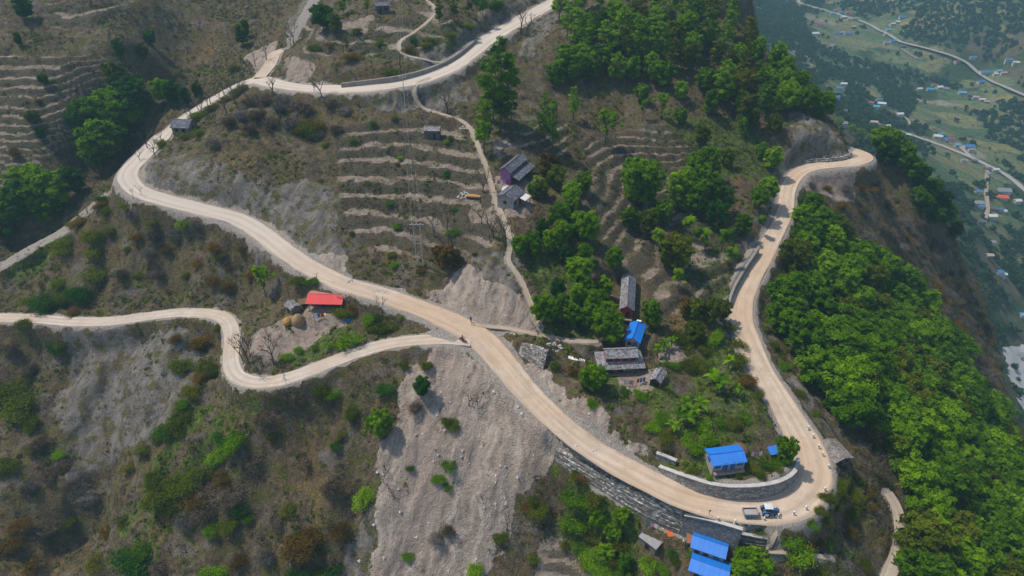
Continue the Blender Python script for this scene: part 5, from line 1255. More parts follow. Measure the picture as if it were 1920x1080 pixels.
def posts(root, pts, h, mat=M_TIMBER, r=.07, name='post'):
    for (x, y) in pts: MB().tube([(x, y, -1.0), (x, y, h * .5), (x, y, h)], r, 6).build(name, mat, root)

# the farm with the red roof
r, w, d, h, ri, ov = house_root('red', 'farmhouse', 'long mud farmhouse with a bright red sheet-metal roof below the main road')
walls_gable(r, w, d * .62, h, ri * .62, 'x', W_MUD).location = (0, d * .19, 0)
gable_roof(r, w, d, h, ri, ov, 'x', R_RED, R_PINK)
posts(r, [(-w / 2 + .2 + i * (w - .4) / 4, -d / 2 + .1) for i in range(5)], h)
MB().box((0, -d / 2 + .45, .1), (w, 1.4, .5)).build('veranda_floor', W_MUD, r)
yf = -d * .62 / 2 + d * .19 - .03
door(r, -w * .1, yf, .3, .9, 1.7, M_DARK); window(r, -w * .33, yf, 1.3, .9, .8, M_DARK); window(r, w * .2, yf, 1.3, .9, .8, M_DARK)
r, w, d, h, ri, ov = house_root('shed', 'shed', 'little grey-roofed shed by the haystack, left of the red-roofed farmhouse', 'shed')
walls_gable(r, w, d, h, ri, 'x', W_WOOD); gable_roof(r, w, d, h, ri, ov, 'x', R_SLATE); door(r, 0, -d / 2 - .02, -.1, .7, 1.4, M_DARK)
# the house by the far left bend
r, w, d, h, ri, ov = house_root('bend', 'cottage', 'grey slate-roofed cottage beside the road on the knoll at the far left bend')
walls_gable(r, w, d, h, ri, 'x', W_MUD); gable_roof(r, w, d, h, ri, ov, 'x', R_DARK, R_SLATE)
door(r, .2 * w, -d / 2 - .03, 0, .9, 1.7, M_DARK); window(r, -.22 * w, -d / 2 - .03, 1.3, .8, .7, M_DARK); window(r, 0, w / 2 + .03, 1.3, .7, .7, M_DARK, 'x')
r, w, d, h, ri, ov = house_root('crest', 'hut', 'small dark stone hut with a slate roof at the very top of the hill', 'hut')
walls_gable(r, w, d, h, ri, 'x', W_STONE); gable_roof(r, w, d, h, ri, ov, 'x', R_DARK); door(r, -.2 * w, -d / 2 - .03, 0, .8, 1.6, M_DARK); window(r, .22 * w, -d / 2 - .03, 1.4, .7, .6, M_DARK)
r, w, d, h, ri, ov = house_root('barn', 'barn', 'small stone barn with a pale flat-looking roof on the upper terraces', 'barn')
walls_gable(r, w, d, h, ri, 'x', W_STONE); gable_roof(r, w, d, h, ri, ov, 'x', R_SLATE); door(r, .18 * w, -d / 2 - .03, .1, .7, 1.4, M_DARK)
# the purple house and its neighbour
r, w, d, h, ri, ov = house_root('purple', 'house', 'two-tiered house with purple walls and dark slate roofs beside the hill path')
walls_gable(r, w, d * .55, h + 1.5, .9, 'x', W_PURPLE).location = (0, d * .22, 0)
up = empty('upper_roof', (0, d * .22, 0)); up.parent = r
gable_roof(r, w, d * .55, h + 1.5, .9, .4, 'x', R_DARK)
for ch in list(r.children):
    if ch.name.startswith('roof'): ch.location = (0, d * .22, 0)
bpy.data.objects.remove(up)
slope(r, [(-w / 2 - ov, -d / 2 - ov, h - .25), (w / 2 + ov, -d / 2 - ov, h - .25), (w / 2 + ov, -d * .06 - .02, h + .75), (-w / 2 - ov, -d * .06 - .02, h + .75)], R_DARK, name='porch_roof')
posts(r, [(-w / 2 + .2 + i * (w - .4) / 4, -d / 2 + .1) for i in range(5)], h - .15)
yf = -d * .55 / 2 + d * .22 - .03
for i in range(3): window(r, (-.3 + .3 * i) * w, yf, h + 1.1, .7, .5, M_BLUEP)
door(r, 0, yf, 0, .9, 1.7, M_DARK); window(r, -.3 * w, yf, 1.2, .8, .8, M_DARK); window(r, .3 * w, yf, 1.2, .8, .8, M_DARK)
MB().tube([(-.45 * w, yf - .06, h + .95), (-.36 * w, yf - .06, h + 1.28), (-.27 * w, yf - .06, h + .95)], .1, 5).build('painted_arch', mat_simple('pink_paint', (.55, .16, .45), (.65, .24, .55)), r)
MB().box((w * .40, d * .02, h + .62), (.8, .7, .5)).build('sack', M_WHITE, r)
r, w, d, h, ri, ov = house_root('porch', 'house', 'stone house with dark slate roof and a white-sheeted porch, just below the purple house')
walls_gable(r, w, d, h, ri, 'x', W_GREY); gable_roof(r, w, d, h, ri, ov, 'x', R_DARK)
slope(r, [(-.1, -d / 2 - 1.9, 1.75), (w / 2 + .2, -d / 2 - 1.9, 1.75), (w / 2 + .2, -d / 2 - ov - .02, 2.15), (-.1, -d / 2 - ov - .02, 2.15)], R_WHITE, .05, 'porch_roof')
posts(r, [(0, -d / 2 - 1.8), (w / 2, -d / 2 - 1.8)], 1.7)
door(r, .15 * w, -d / 2 - .03, 0, .9, 1.7, W_RED); window(r, -.3 * w, -d / 2 - .03, 1.3, .7, .7, M_DARK); window(r, 0, -w / 2 - .03, 1.3, .7, .7, M_DARK, 'x')
# the long house, the blue gable, the two-tiered house, the wood shed
r, w, d, h, ri, ov = house_root('long', 'long_house', 'long narrow house with a weathered slate roof running uphill among the trees')
walls_gable(r, w, d, h, ri, 'y', W_RED); gable_roof(r, w, d, h, ri, ov, 'y', R_SLATE, R_DARK)
door(r, .1 * w, -d / 2 - .03, 0, .9, 1.7, M_DARK)
for i in range(4): window(r, -d / 2 + 2 + i * 2.6, w / 2 + .03, 1.3, .9, .8, M_DARK, 'x')
MB().box((0, -d / 2 - .55, .05), (w, 1.0, .4)).build('step', W_MUD, r)
r, w, d, h, ri, ov = house_root('gable', 'house', 'small house with a bright blue gabled roof between the long house and the two-tiered house')
walls_gable(r, w, d, h, ri, 'y', W_GREY); gable_roof(r, w, d, h, ri, ov, 'y', R_BLUE)
door(r, .2 * w, -d / 2 - .03, 0, .8, 1.7, M_BLUEP); window(r, -.22 * w, -d / 2 - .03, 1.3, .7, .7, M_DARK); window(r, 0, w / 2 + .03, 1.3, .7, .7, M_DARK, 'x')
MB().box((.1, d / 2 + ov - .25, h + ri + .12), (.9, .5, .06)).build('ridge_sheet', M_WHITE, r)
r, w, d, h, ri, ov = house_root('tiered', 'farmhouse', 'grey slate farmhouse with two roof tiers and a bright red upper wall')
cw, cd = w - 3.4, d - 2.8
walls_gable(r, cw, cd, h + 1.55, .1, 'x', W_RED, z0=h - .3)
MB().box((0, 0, (h + .2) / 2 - .6), (cw + .9, cd + .7, h + 1.4)).build('lower_wall', W_MUD, r)
X_, Y_, zi, zo = w / 2, d / 2, h + .55, h - .35
xi, yi = cw / 2 + .01, cd / 2 + .01
slope(r, [(-X_, -Y_, zo), (X_, -Y_, zo), (xi, -yi, zi), (-xi, -yi, zi)], R_SLATE, name='skirt_roof')
slope(r, [(X_, -Y_ + .004, zo), (X_, Y_, zo), (xi, yi, zi), (xi, -yi, zi)], R_SLATE, name='skirt_roof')
slope(r, [(X_ - .004, Y_, zo), (-X_, Y_, zo), (-xi, yi, zi), (xi, yi, zi)], R_SLATE, name='skirt_roof')
slope(r, [(-X_, Y_ - .004, zo), (-X_, -Y_ + .004, zo), (-xi, -yi, zi), (-xi, yi, zi)], R_SLATE, name='skirt_roof')
gable_roof(r, cw, cd, h + 1.6, .85, .25, 'x', R_SLATE)
posts(r, [(-X_ + .3 + i * (w - .6) / 5, -Y_ + .25) for i in range(6)], h - .3)
for i in range(4): window(r, -cw / 2 + cw * (i + .5) / 4, -cd / 2 - .03, h + .98, .75, .5, M_DARK)
door(r, 0, -cd / 2 - .38, -.1, .9, 1.7, M_DARK); window(r, -.28 * w, -cd / 2 - .38, 1.1, .8, .8, M_DARK); window(r, .26 * w, -cd / 2 - .38, 1.1, .8, .8, M_DARK)
MB().box((0, -cd / 2 - .8, -.1), (w - .5, 1.2, .5)).build('veranda_floor', W_MUD, r)
r, w, d, h, ri, ov = house_root('wood', 'shed', 'open-fronted grey slate shed beside the two-tiered farmhouse', 'shed')
m = MB(); m.box((-w / 2, 0, h / 2 - .5), (.1, d, h + 1)); m.box((w / 2, 0, h / 2 - .5), (.1, d, h + 1)); m.box((0, d / 2, h / 2 - .5), (w - .1, .1, h + 1)); m.build('wall', W_WOOD, r)
gable_roof(r, w, d, h, ri, ov, 'y', R_SLATE); posts(r, [(-w / 2, -d / 2 - .1), (w / 2, -d / 2 - .1)], h)
MB().box((0, .2, .4), (w * .7, d * .5, .8)).build('stored_wood', M_TIMBER, r)
# the blue house inside the hairpin
r, w, d, h, ri, ov = house_root('blue', 'house', 'small whitewashed house with blue roof, door and windows inside the hairpin bend')
walls_gable(r, w, d, h, ri, 'x', W_GREY); gable_roof(r, w, d, h, ri, ov, 'x', R_BLUE)
for dx in (-.16, .16): door(r, dx * w * .72, -d / 2 - .03, 0, .72, 1.75, M_BLUEP, frame=M_BLUEP)
window(r, -.36 * w, -d / 2 - .03, 1.35, .85, .8, M_BLUEP, frame=M_BLUEP); window(r, .34 * w, -d / 2 - .03, 1.35, .85, .8, M_BLUEP, frame=M_BLUEP); window(r, 0, -w / 2 - .03, 1.3, .7, .7, M_BLUEP, 'x', M_BLUEP)
MB().box((0, -d / 2 - .4, -.15), (w * .96, .7, .36)).build('step', W_MUD, r)
r, w, d, h, ri, ov = house_root('slate', 'hut', 'brown slate-roofed hut at the outer edge of the hairpin, beside the wood', 'hut')
walls_gable(r, w, d, h, ri, 'y', W_STONE); gable_roof(r, w, d, h, ri, ov, 'y', R_BROWN); door(r, -.1 * w, -d / 2 - .03, -.1, .8, 1.6, M_DARK); window(r, .3 * w, -d / 2 - .03, 1.2, .5, .5, M_DARK)
r, w, d, h, ri, ov = house_root('tin', 'shed', 'shed with a patched rusty tin roof below the road wall, left of the blue roofs', 'shed')
walls_gable(r, w, d, h, ri, 'mono', W_WOOD); gable_roof(r, w, d, h, ri, ov, 'mono', R_TIN); door(r, 0, -d / 2 - .03, -.1, .8, 1.5, M_DARK)
r, w, d, h, ri, ov = house_root('bluetop', 'house', 'upper of two houses with bright blue roofs below the dark block wall')
walls_gable(r, w, d, h, ri, 'x', W_GREY); gable_roof(r, w, d, h, ri, ov, 'x', R_BLUE)
door(r, -.05 * w, -d / 2 - .03, 0, .8, 1.7, M_DARK); window(r, -.33 * w, -d / 2 - .03, 1.3, .8, .8, M_DARK); window(r, .28 * w, -d / 2 - .03, 1.3, .8, .8, M_BLUEP)
r, w, d, h, ri, ov = house_root('bluelow', 'house', 'lower of two houses with bright blue roofs, cut off by the bottom of the photo')
walls_gable(r, w, d, h, ri, 'x', W_GREY); gable_roof(r, w, d, h, ri, ov, 'x', R_BLUE)
door(r, 0, -d / 2 - .03, 0, .8, 1.7, M_BLUEP); window(r, -.3 * w, -d / 2 - .03, 1.3, .8, .8, M_DARK); window(r, .3 * w, -d / 2 - .03, 1.3, .8, .8, M_DARK)
r, w, d, h, ri, ov = house_root('lean', 'lean_to', 'tiny lean-to with a rusty red roof against the upper blue-roofed house', 'shed')
walls_gable(r, w, d, h, ri, 'mono', W_WOOD); gable_roof(r, w, d, h, ri, ov, 'mono', R_RUST); door(r, 0, -d / 2 - .03, -.1, .6, 1.5, M_DARK)
# ------------------------------------------------------------------ things about the farms and along the road
def g(u, v):
    x, y, z = hit(u, v); return float(x[0]), float(y[0]), float(z[0])
P_ORANGE = mat_simple('orange_straw', (.28, .14, .03), (.46, .26, .07), 5, .95, 5, .8)
P_HAY = mat_simple('hay', (.20, .125, .055), (.36, .245, .12), 6, .95, 5, .8)
# haystacks
def stack(u, v, r, h, mat, label, cap=True, name='haystack'):
    o = empty(name, g(u, v)); tag(o, label, 'haystack')
    m = MB(); n = 14; rng = random.Random(int(u)); prof = [(1.0, -.4), (1.08, .12), (1.05, .35), (.85, .6), (.5, .84), (.16, .98)]
    for (rr, zz) in prof:
        for j in range(n):
            a = 6.283 * j / n; q = r * rr * (1 + rng.uniform(-.09, .09)); m.v.append((q * math.cos(a), q * math.sin(a), zz * h + rng.uniform(-.05, .05)))
    for i in range(len(prof) - 1):
        for j in range(n): m.f.append((i * n + j, i * n + (j + 1) % n, (i + 1) * n + (j + 1) % n, (i + 1) * n + j))
    m.f.append(tuple((len(prof) - 1) * n + j for j in range(n)))
    m.build('straw', mat, o, True)
    if cap: MB().tube([(0, 0, h * .9), (0, 0, h * 1.1), (.03, 0, h * 1.28)], [.06, .05, .03], 5).build('pole', M_TIMBER, o)
    return o
stack(560, 605, 1.35, 2.4, P_HAY, 'brown domed haystack in the yard of the red-roofed farmhouse')
stack(540, 604, 1.0, 1.3, P_ORANGE, 'low orange straw heap left of the domed haystack', False)
stack(1386, 846, 1.5, 1.5, mat_simple('brushwood', (.09, .05, .03), (.2, .125, .08), 7, .95, 5, .9, mp=(1, 5, 5)), 'brown brushwood heap behind the blue house inside the hairpin', False, 'brushwood_heap')['category'] = 'wood heap'
stack(1492, 1052, .9, .8, mat_simple('rust_brush', (.16, .06, .03), (.28, .12, .06), 7, .95, 5, .9), 'rusty brown heap at the end of the small yard path', False, 'brushwood_heap')['category'] = 'wood heap'
# thatched shelter by the farmhouse
o = empty('shelter', g(571, 572), .3); tag(o, 'low dark thatched shelter between the grey shed and the red farmhouse', 'shelter')
posts(o, [(-.9, -.7), (.9, -.7), (-.9, .7), (.9, .7)], 1.25)
slope(o, [(-1.2, -1.1, 1.1), (1.2, -1.1, 1.1), (1.2, .02, 1.65), (-1.2, .02, 1.65)], R_THATCH, .14); slope(o, [(1.2, 1.1, 1.1), (-1.2, 1.1, 1.1), (-1.2, .024, 1.648), (1.2, .024, 1.648)], R_THATCH, .14)
# wood pile under a straw mat by the hill path
o = empty('log_pile', g(888, 371), -.12); tag(o, 'dark log pile under an orange straw mat, left of the hill path', 'log pile')
for i in range(6): MB().tube([(-1.7, -.45 + .18 * (i % 3) * 1.0, .12 + .2 * (i // 3)), (0, -.44 + .18 * (i % 3), .12 + .2 * (i // 3)), (1.7, -.46 + .18 * (i % 3), .13 + .2 * (i // 3))], .11, 7).build('log', M_TIMBER, o)
MB().slab([(-1.7, -.2, .5), (1.7, -.2, .5), (1.75, .8, .62), (-1.75, .8, .62)], .08).build('straw_mat', P_ORANGE, o)
# blue awning on poles
o = empty('awning', g(1447, 856), .2); tag(o, 'small square bright blue awning on four poles inside the hairpin bend', 'awning')
posts(o, [(-.8, -.6), (.8, -.6), (-.8, .6), (.8, .6)], 1.7, r=.04, name='pole')
slope(o, [(-1.05, -.85, 1.62), (1.05, -.85, 1.55), (1.1, .8, 1.95), (-1.0, .8, 2.0)], R_BLUE, .03, 'tarpaulin')
# laundry lines
CLOTH = {c: mat_simple('cloth_' + c, tuple(x * .8 for x in k_), k_, 6, .9, 3, .3) for c, k_ in {'white': (.72, .70, .68), 'pink': (.62, .22, .30), 'red': (.50, .04, .035), 'blue': (.04, .14, .42), 'teal': (.02, .30, .40), 'yellow': (.60, .48, .16), 'orange': (.60, .13, .04), 'purple': (.3, .08, .35)}.items()}
def laundry(u, v, yaw, cols, label, ln=2.2):
    o = empty('clothes_line', g(u, v), yaw); tag(o, label, 'clothes line')
    posts(o, [(-ln / 2, 0), (ln / 2, 0)], 1.6, r=.04, name='pole')
    MB().tube([(-ln / 2, 0, 1.55), (0, 0, 1.47), (ln / 2, 0, 1.55)], .012, 4).build('line', M_TIMBER, o)
    for i, c in enumerate(cols):
        x = -ln / 2 + ln * (i + .5) / len(cols); w_ = ln / len(cols) * .42; m = MB(); rows = []
        for q in range(5):
            t = q / 4; z = 1.5 - 1.0 * t * (1 + .15 * math.sin(i * 3)); yy = .06 * math.sin(3 * t + i)
            rows += [(x - w_, yy - .015, z), (x + w_, yy + .03, z)]
        k = len(rows); m.v = rows + [(a, b + .02, c_) for a, b, c_ in rows]
        for q in range(4): m.f += [(2 * q, 2 * q + 1, 2 * q + 3, 2 * q + 2), (k + 2 * q + 2, k + 2 * q + 3, k + 2 * q + 1, k + 2 * q), (2 * q, 2 * q + 2, k + 2 * q + 2, k + 2 * q), (2 * q + 1, k + 2 * q + 1, k + 2 * q + 3, 2 * q + 3)]
        m.build('washing', CLOTH[c], o)
laundry(1417, 858, .1, ('white', 'pink', 'white'), 'clothes line with white and pink washing beside the blue house in the hairpin')
laundry(1178, 724, .0, ('white', 'pink'), 'clothes line with white and pink washing below the two-tiered farmhouse', 1.7)
laundry(1201, 720, .3, ('red', 'blue', 'blue'), 'clothes line with red and blue washing beside the grey slate shed', 1.7)
laundry(944, 348, .2, ('pink', 'white', 'pink', 'purple'), 'clothes line with pink and white washing at the lower end of the purple house', 3)
laundry(599, 598, .1, ('white', 'blue', 'red'), 'clothes line with mixed washing in the yard of the red-roofed farmhouse', 2.2)
laundry(1222, 990, -.5, ('teal', 'pink', 'white'), 'clothes line with teal and pink washing above the rusty tin shed', 2)
laundry(1281, 1018, 1.2, ('white', 'teal'), 'clothes line with white and green washing beside the rusty lean-to', 1.6)
# sheets, mats and tubs lying about
def flatcloth(u, v, w_, d_, yaw, col, label, name='mat', cat='mat'):
    x, y, z = g(u, v); m = MB(); n = 5; vs = []
    c, s_ = math.cos(yaw), math.sin(yaw)
    for i in range(n + 1):
        for j in range(n + 1):
            a, b = (i / n - .5) * w_, (j / n - .5) * d_; q = (x + a * c - b * s_, y + a * s_ + b * c)
            vs.append((q[0] - x, q[1] - y, float(hz(*q)) - z + .05 + .03 * math.sin(i * 2.1 + j)))
    k = len(vs); m.v = vs + [(a, b, c_ - .03) for a, b, c_ in vs]
    for i in range(n):
        for j in range(n):
            a = i * (n + 1) + j; m.f += [(a, a + n + 1, a + n + 2, a + 1), (k + a + 1, k + a + n + 2, k + a + n + 1, k + a)]
    o = m.build(name, CLOTH[col], None); o.location = (x, y, z); tag(o, label, cat); return o
flatcloth(606, 589, 1.1, .7, 0, 'yellow', 'yellow drying mat in front of the red-roofed farmhouse')
flatcloth(957, 352, 1.5, 1.0, .4, 'orange', 'orange-red sheet lying between the purple house and its stone neighbour', 'sheet', 'sheet')
flatcloth(947, 352, 1.6, 1.2, .2, 'white', 'white sheet lying left of the orange-red sheet by the purple house', 'sheet', 'sheet')
flatcloth(1081, 673, 3.4, .75, -.25, 'white', 'long narrow white sheet lying on the slope beside the farm path', 'sheet', 'sheet')
flatcloth(1246, 986, 1.4, 1.0, .3, 'yellow', 'yellow sheet spread on the ground right of the rusty tin shed', 'sheet', 'sheet')
flatcloth(1256, 1000, 1.1, 1.3, .1, 'orange', 'orange sheet spread beside the yellow one, below the road wall', 'sheet', 'sheet')
flatcloth(1172, 730, 1.2, .7, .1, 'white', 'white cloth on the grass below the two-tiered farmhouse', 'sheet', 'sheet')
def tub(u, v, r_, h_, col, label):
    o = empty('wash_tub', g(u, v)); tag(o, label, 'tub'); m = MB(); n = 14; pr = [(.75, 0), (1, h_ / r_), (1.08, h_ / r_), (.93, h_ / r_ - .06), (.68, .12)]
    for a, z in pr:
        for j in range(n): m.v.append((r_ * a * math.cos(6.283 * j / n), r_ * a * math.sin(6.283 * j / n), z * r_ + .02))
    for i in range(len(pr) - 1):
        for j in range(n): m.f.append((i * n + j, i * n + (j + 1) % n, (i + 1) * n + (j + 1) % n, (i + 1) * n + j))
    m.f.append(tuple(range(n))[::-1]); m.f.append(tuple((len(pr) - 1) * n + j for j in range(n))); m.build('basin', CLOTH[col], o, False)
tub(652, 603, .5, .35, 'blue', 'blue wash tub at the right end of the red farmhouse yard')
tub(1280, 1003, .35, .3, 'teal', 'teal tub on the bare yard left of the rusty lean-to')
# boards
def board(u, v, ln, yaw, mat, label):
    o = empty('plank', g(u, v), yaw); tag(o, label, 'plank'); MB().box((0, 0, .1), (ln, .28, .07)).build('board', mat, o); return o
board(1440, 1070, 3.0, -.5, P_HAY, 'pale plank lying beside the rusty brown heap below the yard path')
# stones
M_ROCK = mat_simple('pale_rock', (.30, .27, .245), (.52, .48, .44), 2.5)
def rock_mesh(seed):
    m = MB(); m.ball((0, 0, 0), (1, .8, .6), 7, 5, seed, .22); return m.mesh('rock', M_ROCK)
ROCKS = [rock_mesh(s) for s in range(5)]
def pile(u, v, n, rad, lo, hi, label):
    o = empty('stone_pile', g(u, v)); tag(o, label, 'stone pile'); rng = random.Random(int(u + v)); m = MB()
    for i in range(n):
        a = rng.uniform(0, 6.28); rr = rad * math.sqrt(rng.random()); s = rng.uniform(lo, hi)
        x0, y0 = rr * math.cos(a), rr * math.sin(a) * .6
        zz = float(hz(o.location.x + x0, o.location.y + y0)) - o.location.z
        m.ball((x0, y0, zz + s * .3 + max(0, (.5 - rr / rad)) * .4), (s, s * .8, s * .65), 6, 4, i, .2)
    m.build('stones', M_ROCK, o)
pile(1040, 652, 26, 1.6, .18, .42, 'heap of white stones beside the footpath above the pitched wall')
pile(655, 527, 12, 1.0, .2, .45, 'few pale boulders on the uphill edge of the main road')
pile(712, 548, 30, 1.7, .12, .3, 'grey gravel heap on the main road edge above the slender bare tree')
pile(868, 368, 24, 1.3, .2, .4, 'pale stone heap beside the log pile on the terrace')
pile(870, 240, 22, 1.2, .2, .42, 'grey stone heap at the top of the hill path by the stone barn')
pile(1108, 858, 34, 2.2, .1, .28, 'white rubble on the outer road edge above the long stepped wall')
# loose stones on the landslide: nobody could count them
rng = np.random.default_rng(5); n = 2400
xs = rng.uniform(-45, 30, n); ys = rng.uniform(60, 112, n); wq = hz(xs, ys, SCREE) * (hz(xs, ys, DROAD) > .4); kp = rng.random(n) < wq; xs, ys = xs[kp], ys[kp]; zs = hz(xs, ys)
m = MB()
for i in range(len(xs)):
    s = .07 + .42 * rng.random() ** 7
    q = [(s * rng.uniform(.7, 1.2), 0, 0), (0, s * rng.uniform(.7, 1.2), 0), (-s * rng.uniform(.7, 1.2), 0, .0), (0, -s * rng.uniform(.7, 1.2), 0), (s * .1, s * .1, s * .8), (0, 0, -s * .6)]
    m.add([(xs[i] + a, ys[i] + b, zs[i] + c) for a, b, c in q], [(0, 1, 4), (1, 2, 4), (2, 3, 4), (3, 0, 4), (1, 0, 5), (2, 1, 5), (3, 2, 5), (0, 3, 5)])
o = m.build('rubble', M_ROCK); o['kind'] = 'stuff'
# ------------------------------------------------------------------ guard posts
POSTS = [(1080,839),(1101,854),(1122,867),(1148,884),(1174,899),(1199,914),(1224,928),(1251,942),(1281,955),(1309,962),(1345,974),(1377,979),(1404,981),(1431,974),(1458,968),(1487,963),(1510,953),(1545,918),(1552,875),(1541,852),(1534,838),(1523,818),(1514,803)]
M_BLACK = mat_simple('black_paint', (.015, .015, .015), (.03, .03, .03), 4, .6, bump=0)
pm = MB(); pm.box((0, 0, .35), (.32, .32, 1.3), taper=.85); pm.box((0, 0, 1.08), (.27, .27, .16), taper=.4); PM = pm.mesh('shaft', M_WHITE)
pb = MB(); pb.box((0, 0, .66), (.33, .33, .10)); PB = pb.mesh('band', M_BLACK)
ORD = ['first', 'second', 'third', 'fourth', 'fifth', 'sixth', 'seventh', 'eighth', 'ninth', 'tenth', 'eleventh', 'twelfth', 'thirteenth', 'fourteenth', 'fifteenth', 'sixteenth', 'seventeenth', 'eighteenth', 'nineteenth', 'twentieth', 'twenty-first', 'twenty-second', 'twenty-third', 'twenty-fourth']
for i, (u, v) in enumerate(POSTS):
    x, y, z = g(u, v + 3)
    o = empty('guard_post', (x, y, z), .3 * i); tag(o, 'white roadside guard post, %s along the outer road edge counting from the rubble end' % ORD[i], 'guard post', 'guard posts along the hairpin')
    for me_, nm in ((PM, 'shaft'), (PB, 'band')):
        c = bpy.data.objects.new(nm, me_); COL.objects.link(c); c.parent = o
# marker pole in the road
o = empty('marker_pole', g(1328, 970)); tag(o, 'thin dark marker pole standing at the outer road edge left of the trailer', 'pole')
MB().tube([(0, 0, -.3), (0, 0, 1), (0, 0, 1.9)], .04, 6).build('shaft', M_BLACK, o); MB().box((0, 0, 1.8), (.32, .06, .32)).build('plate', M_BLACK, o)
# ------------------------------------------------------------------ power line
M_STEEL = mat_simple('galvanised_steel', (.26, .28, .29), (.38, .40, .41), 4, .5, bump=0)
def upole(u, v, h, label, twin=None):
    x, y, z = g(u, v); o = empty('power_pole', (x, y, z)); tag(o, label, 'power pole')
    tops = []
    pts = [(0, 0)]
    if twin:
        x2, y2, z2 = g(*twin); pts.append((x2 - x, y2 - y))
    for (a, b) in pts: MB().tube([(a, b, -1.5), (a, b, h * .5), (a, b, h)], [.13, .11, .08], 8).build('pole_shaft', M_STEEL, o)
    cx, cy = pts[-1][0] / 2, pts[-1][1] / 2
    MB().box((cx, cy, h - .35), (2.0 if not twin else math.hypot(*pts[-1]) + 1.6, .12, .14)).build('crossarm', M_STEEL, o)
    for i in (-1, 0, 1):
        a = cx + i * (.85 if not twin else 1.0); MB().tube([(a, cy, h - .28), (a, cy, h - .1), (a, cy, h + .05)], [.05, .08, .04], 6).build('insulator', M_WHITE, o)
        tops.append(Vector((x + a, y + cy, z + h + .05)))
    if twin:
        MB().box((cx, cy, h * .55), (math.hypot(*pts[-1]), .1, .1)).build('brace', M_STEEL, o)
    return tops
T0 = upole(782, 500, 11.5, 'twin-shafted steel power pole with crossarm on the middle terraces', (794, 498))
T1 = upole(760, 200, 8.5, 'single steel power pole just below the upper road')
T2 = upole(748, -22, 9, 'power pole at the hilltop above the upper road, its foot cut off')
k = 0
for a, b, w_ in ((T0, T1, 'between the twin-shafted pole and the single pole'), (T1, T2, 'from the single pole up over the hill')):
    for i in range(3):
        p, q = a[i], b[i]; pts = [p.lerp(q, t / 12) - Vector((0, 0, 1.6 * 4 * (t / 12) * (1 - t / 12))) for t in range(13)]
        o = MB().tube(pts, .012, 4).build('power_cable', M_STEEL); tag(o, '%s of three thin power cables %s' % (('leftmost', 'middle', 'rightmost')[i], w_), 'cable', 'overhead power cables')
# ------------------------------------------------------------------ tractor, trailer, motorcycle, people
M_TBLUE = mat_simple('tractor_blue', (.012, .06, .17), (.05, .12, .24), 4, .6, bump=0)
M_RUBBER = mat_simple('rubber', (.018, .017, .016), (.05, .047, .043), 9, .9, bump=.3)
M_GREYP = mat_simple('grey_blue_paint', (.13, .155, .18), (.23, .25, .27), 3, .6, bump=0)
M_REDP = mat_simple('red_enamel', (.34, .012, .02), (.46, .03, .035), 4, .4, bump=0)
M_LOAD = mat_simple('load_gravel', (.25, .22, .21), (.42, .38, .36), 9, .95, 4, .8)
def wheel(parent, x, y, r, w_, name='wheel', rimmat=None):
    """a tyre with lugs and a dished rim, axle along y"""
    def lathe(pr, n=22):
        m = MB()
        for (yy, rr) in pr:
            for j in range(n): m.v.append((rr * math.cos(6.283 * j / n), yy, rr * math.sin(6.283 * j / n)))
        k = len(pr)
        for i in range(k):
            i2 = (i + 1) % k
            for j in range(n): m.f.append((i * n + j, i * n + (j + 1) % n, i2 * n + (j + 1) % n, i2 * n + j))
        return m
    t = lathe([(-w_ / 2, r * .62), (-w_ / 2, r * .9), (-w_ * .36, r), (w_ * .36, r), (w_ / 2, r * .9), (w_ / 2, r * .62)])
    if r > .45:
        for j in range(18):
            a = 6.283 * j / 18; R_ = Matrix.Rotation(-a, 3, 'Y'); s = 1 if j % 2 else -1
            t.box((math.cos(a) * r * 1.0, s * w_ * .2, math.sin(a) * r * 1.0), (.07, w_ * .5, .07), M=R_)
    o = t.build(name, M_RUBBER, parent); o.location = (x, y, r)
    rim = lathe([(-w_ * .3, .02), (-w_ * .3, r * .2), (-w_ * .2, r * .5), (-w_ * .42, r * .63), (w_ * .42, r * .63), (w_ * .2, r * .5), (w_ * .3, r * .2), (w_ * .3, .02)], 18)
    rim.build('rim', rimmat or M_WHITE, o)
    return o
def along_ground(o, ax):                    # sit a vehicle on the slope of the road along its heading
    x, y = o.location.x, o.location.y; c, s_ = math.cos(o.rotation_euler[2]), math.sin(o.rotation_euler[2])
    a = float(hz(x + c * ax, y + s_ * ax)); b = float(hz(x - c * ax, y - s_ * ax)); o.rotation_euler[1] = -math.atan2(a - b, 2 * ax)
x, y, z = g(1440, 964)
T = empty('tractor', (x, y, z + .06), -.05); tag(T, 'blue farm tractor with a white canopy, standing on the hairpin road', 'tractor')
m = MB(); m.box((.95, 0, 1.18), (1.5, .62, .62)); m.box((1.0, 0, .78), (1.6, .5, .3)); m.box((-.35, 0, .8), (1.2, .55, .5)); m.box((1.72, 0, 1.12), (.08, .56, .62)); m.build('body', M_TBLUE, T)
m = MB(); m.box((.95, 0, 1.52), (1.46, .54, .08), taper=.92); m.build('bonnet', M_TBLUE, T)
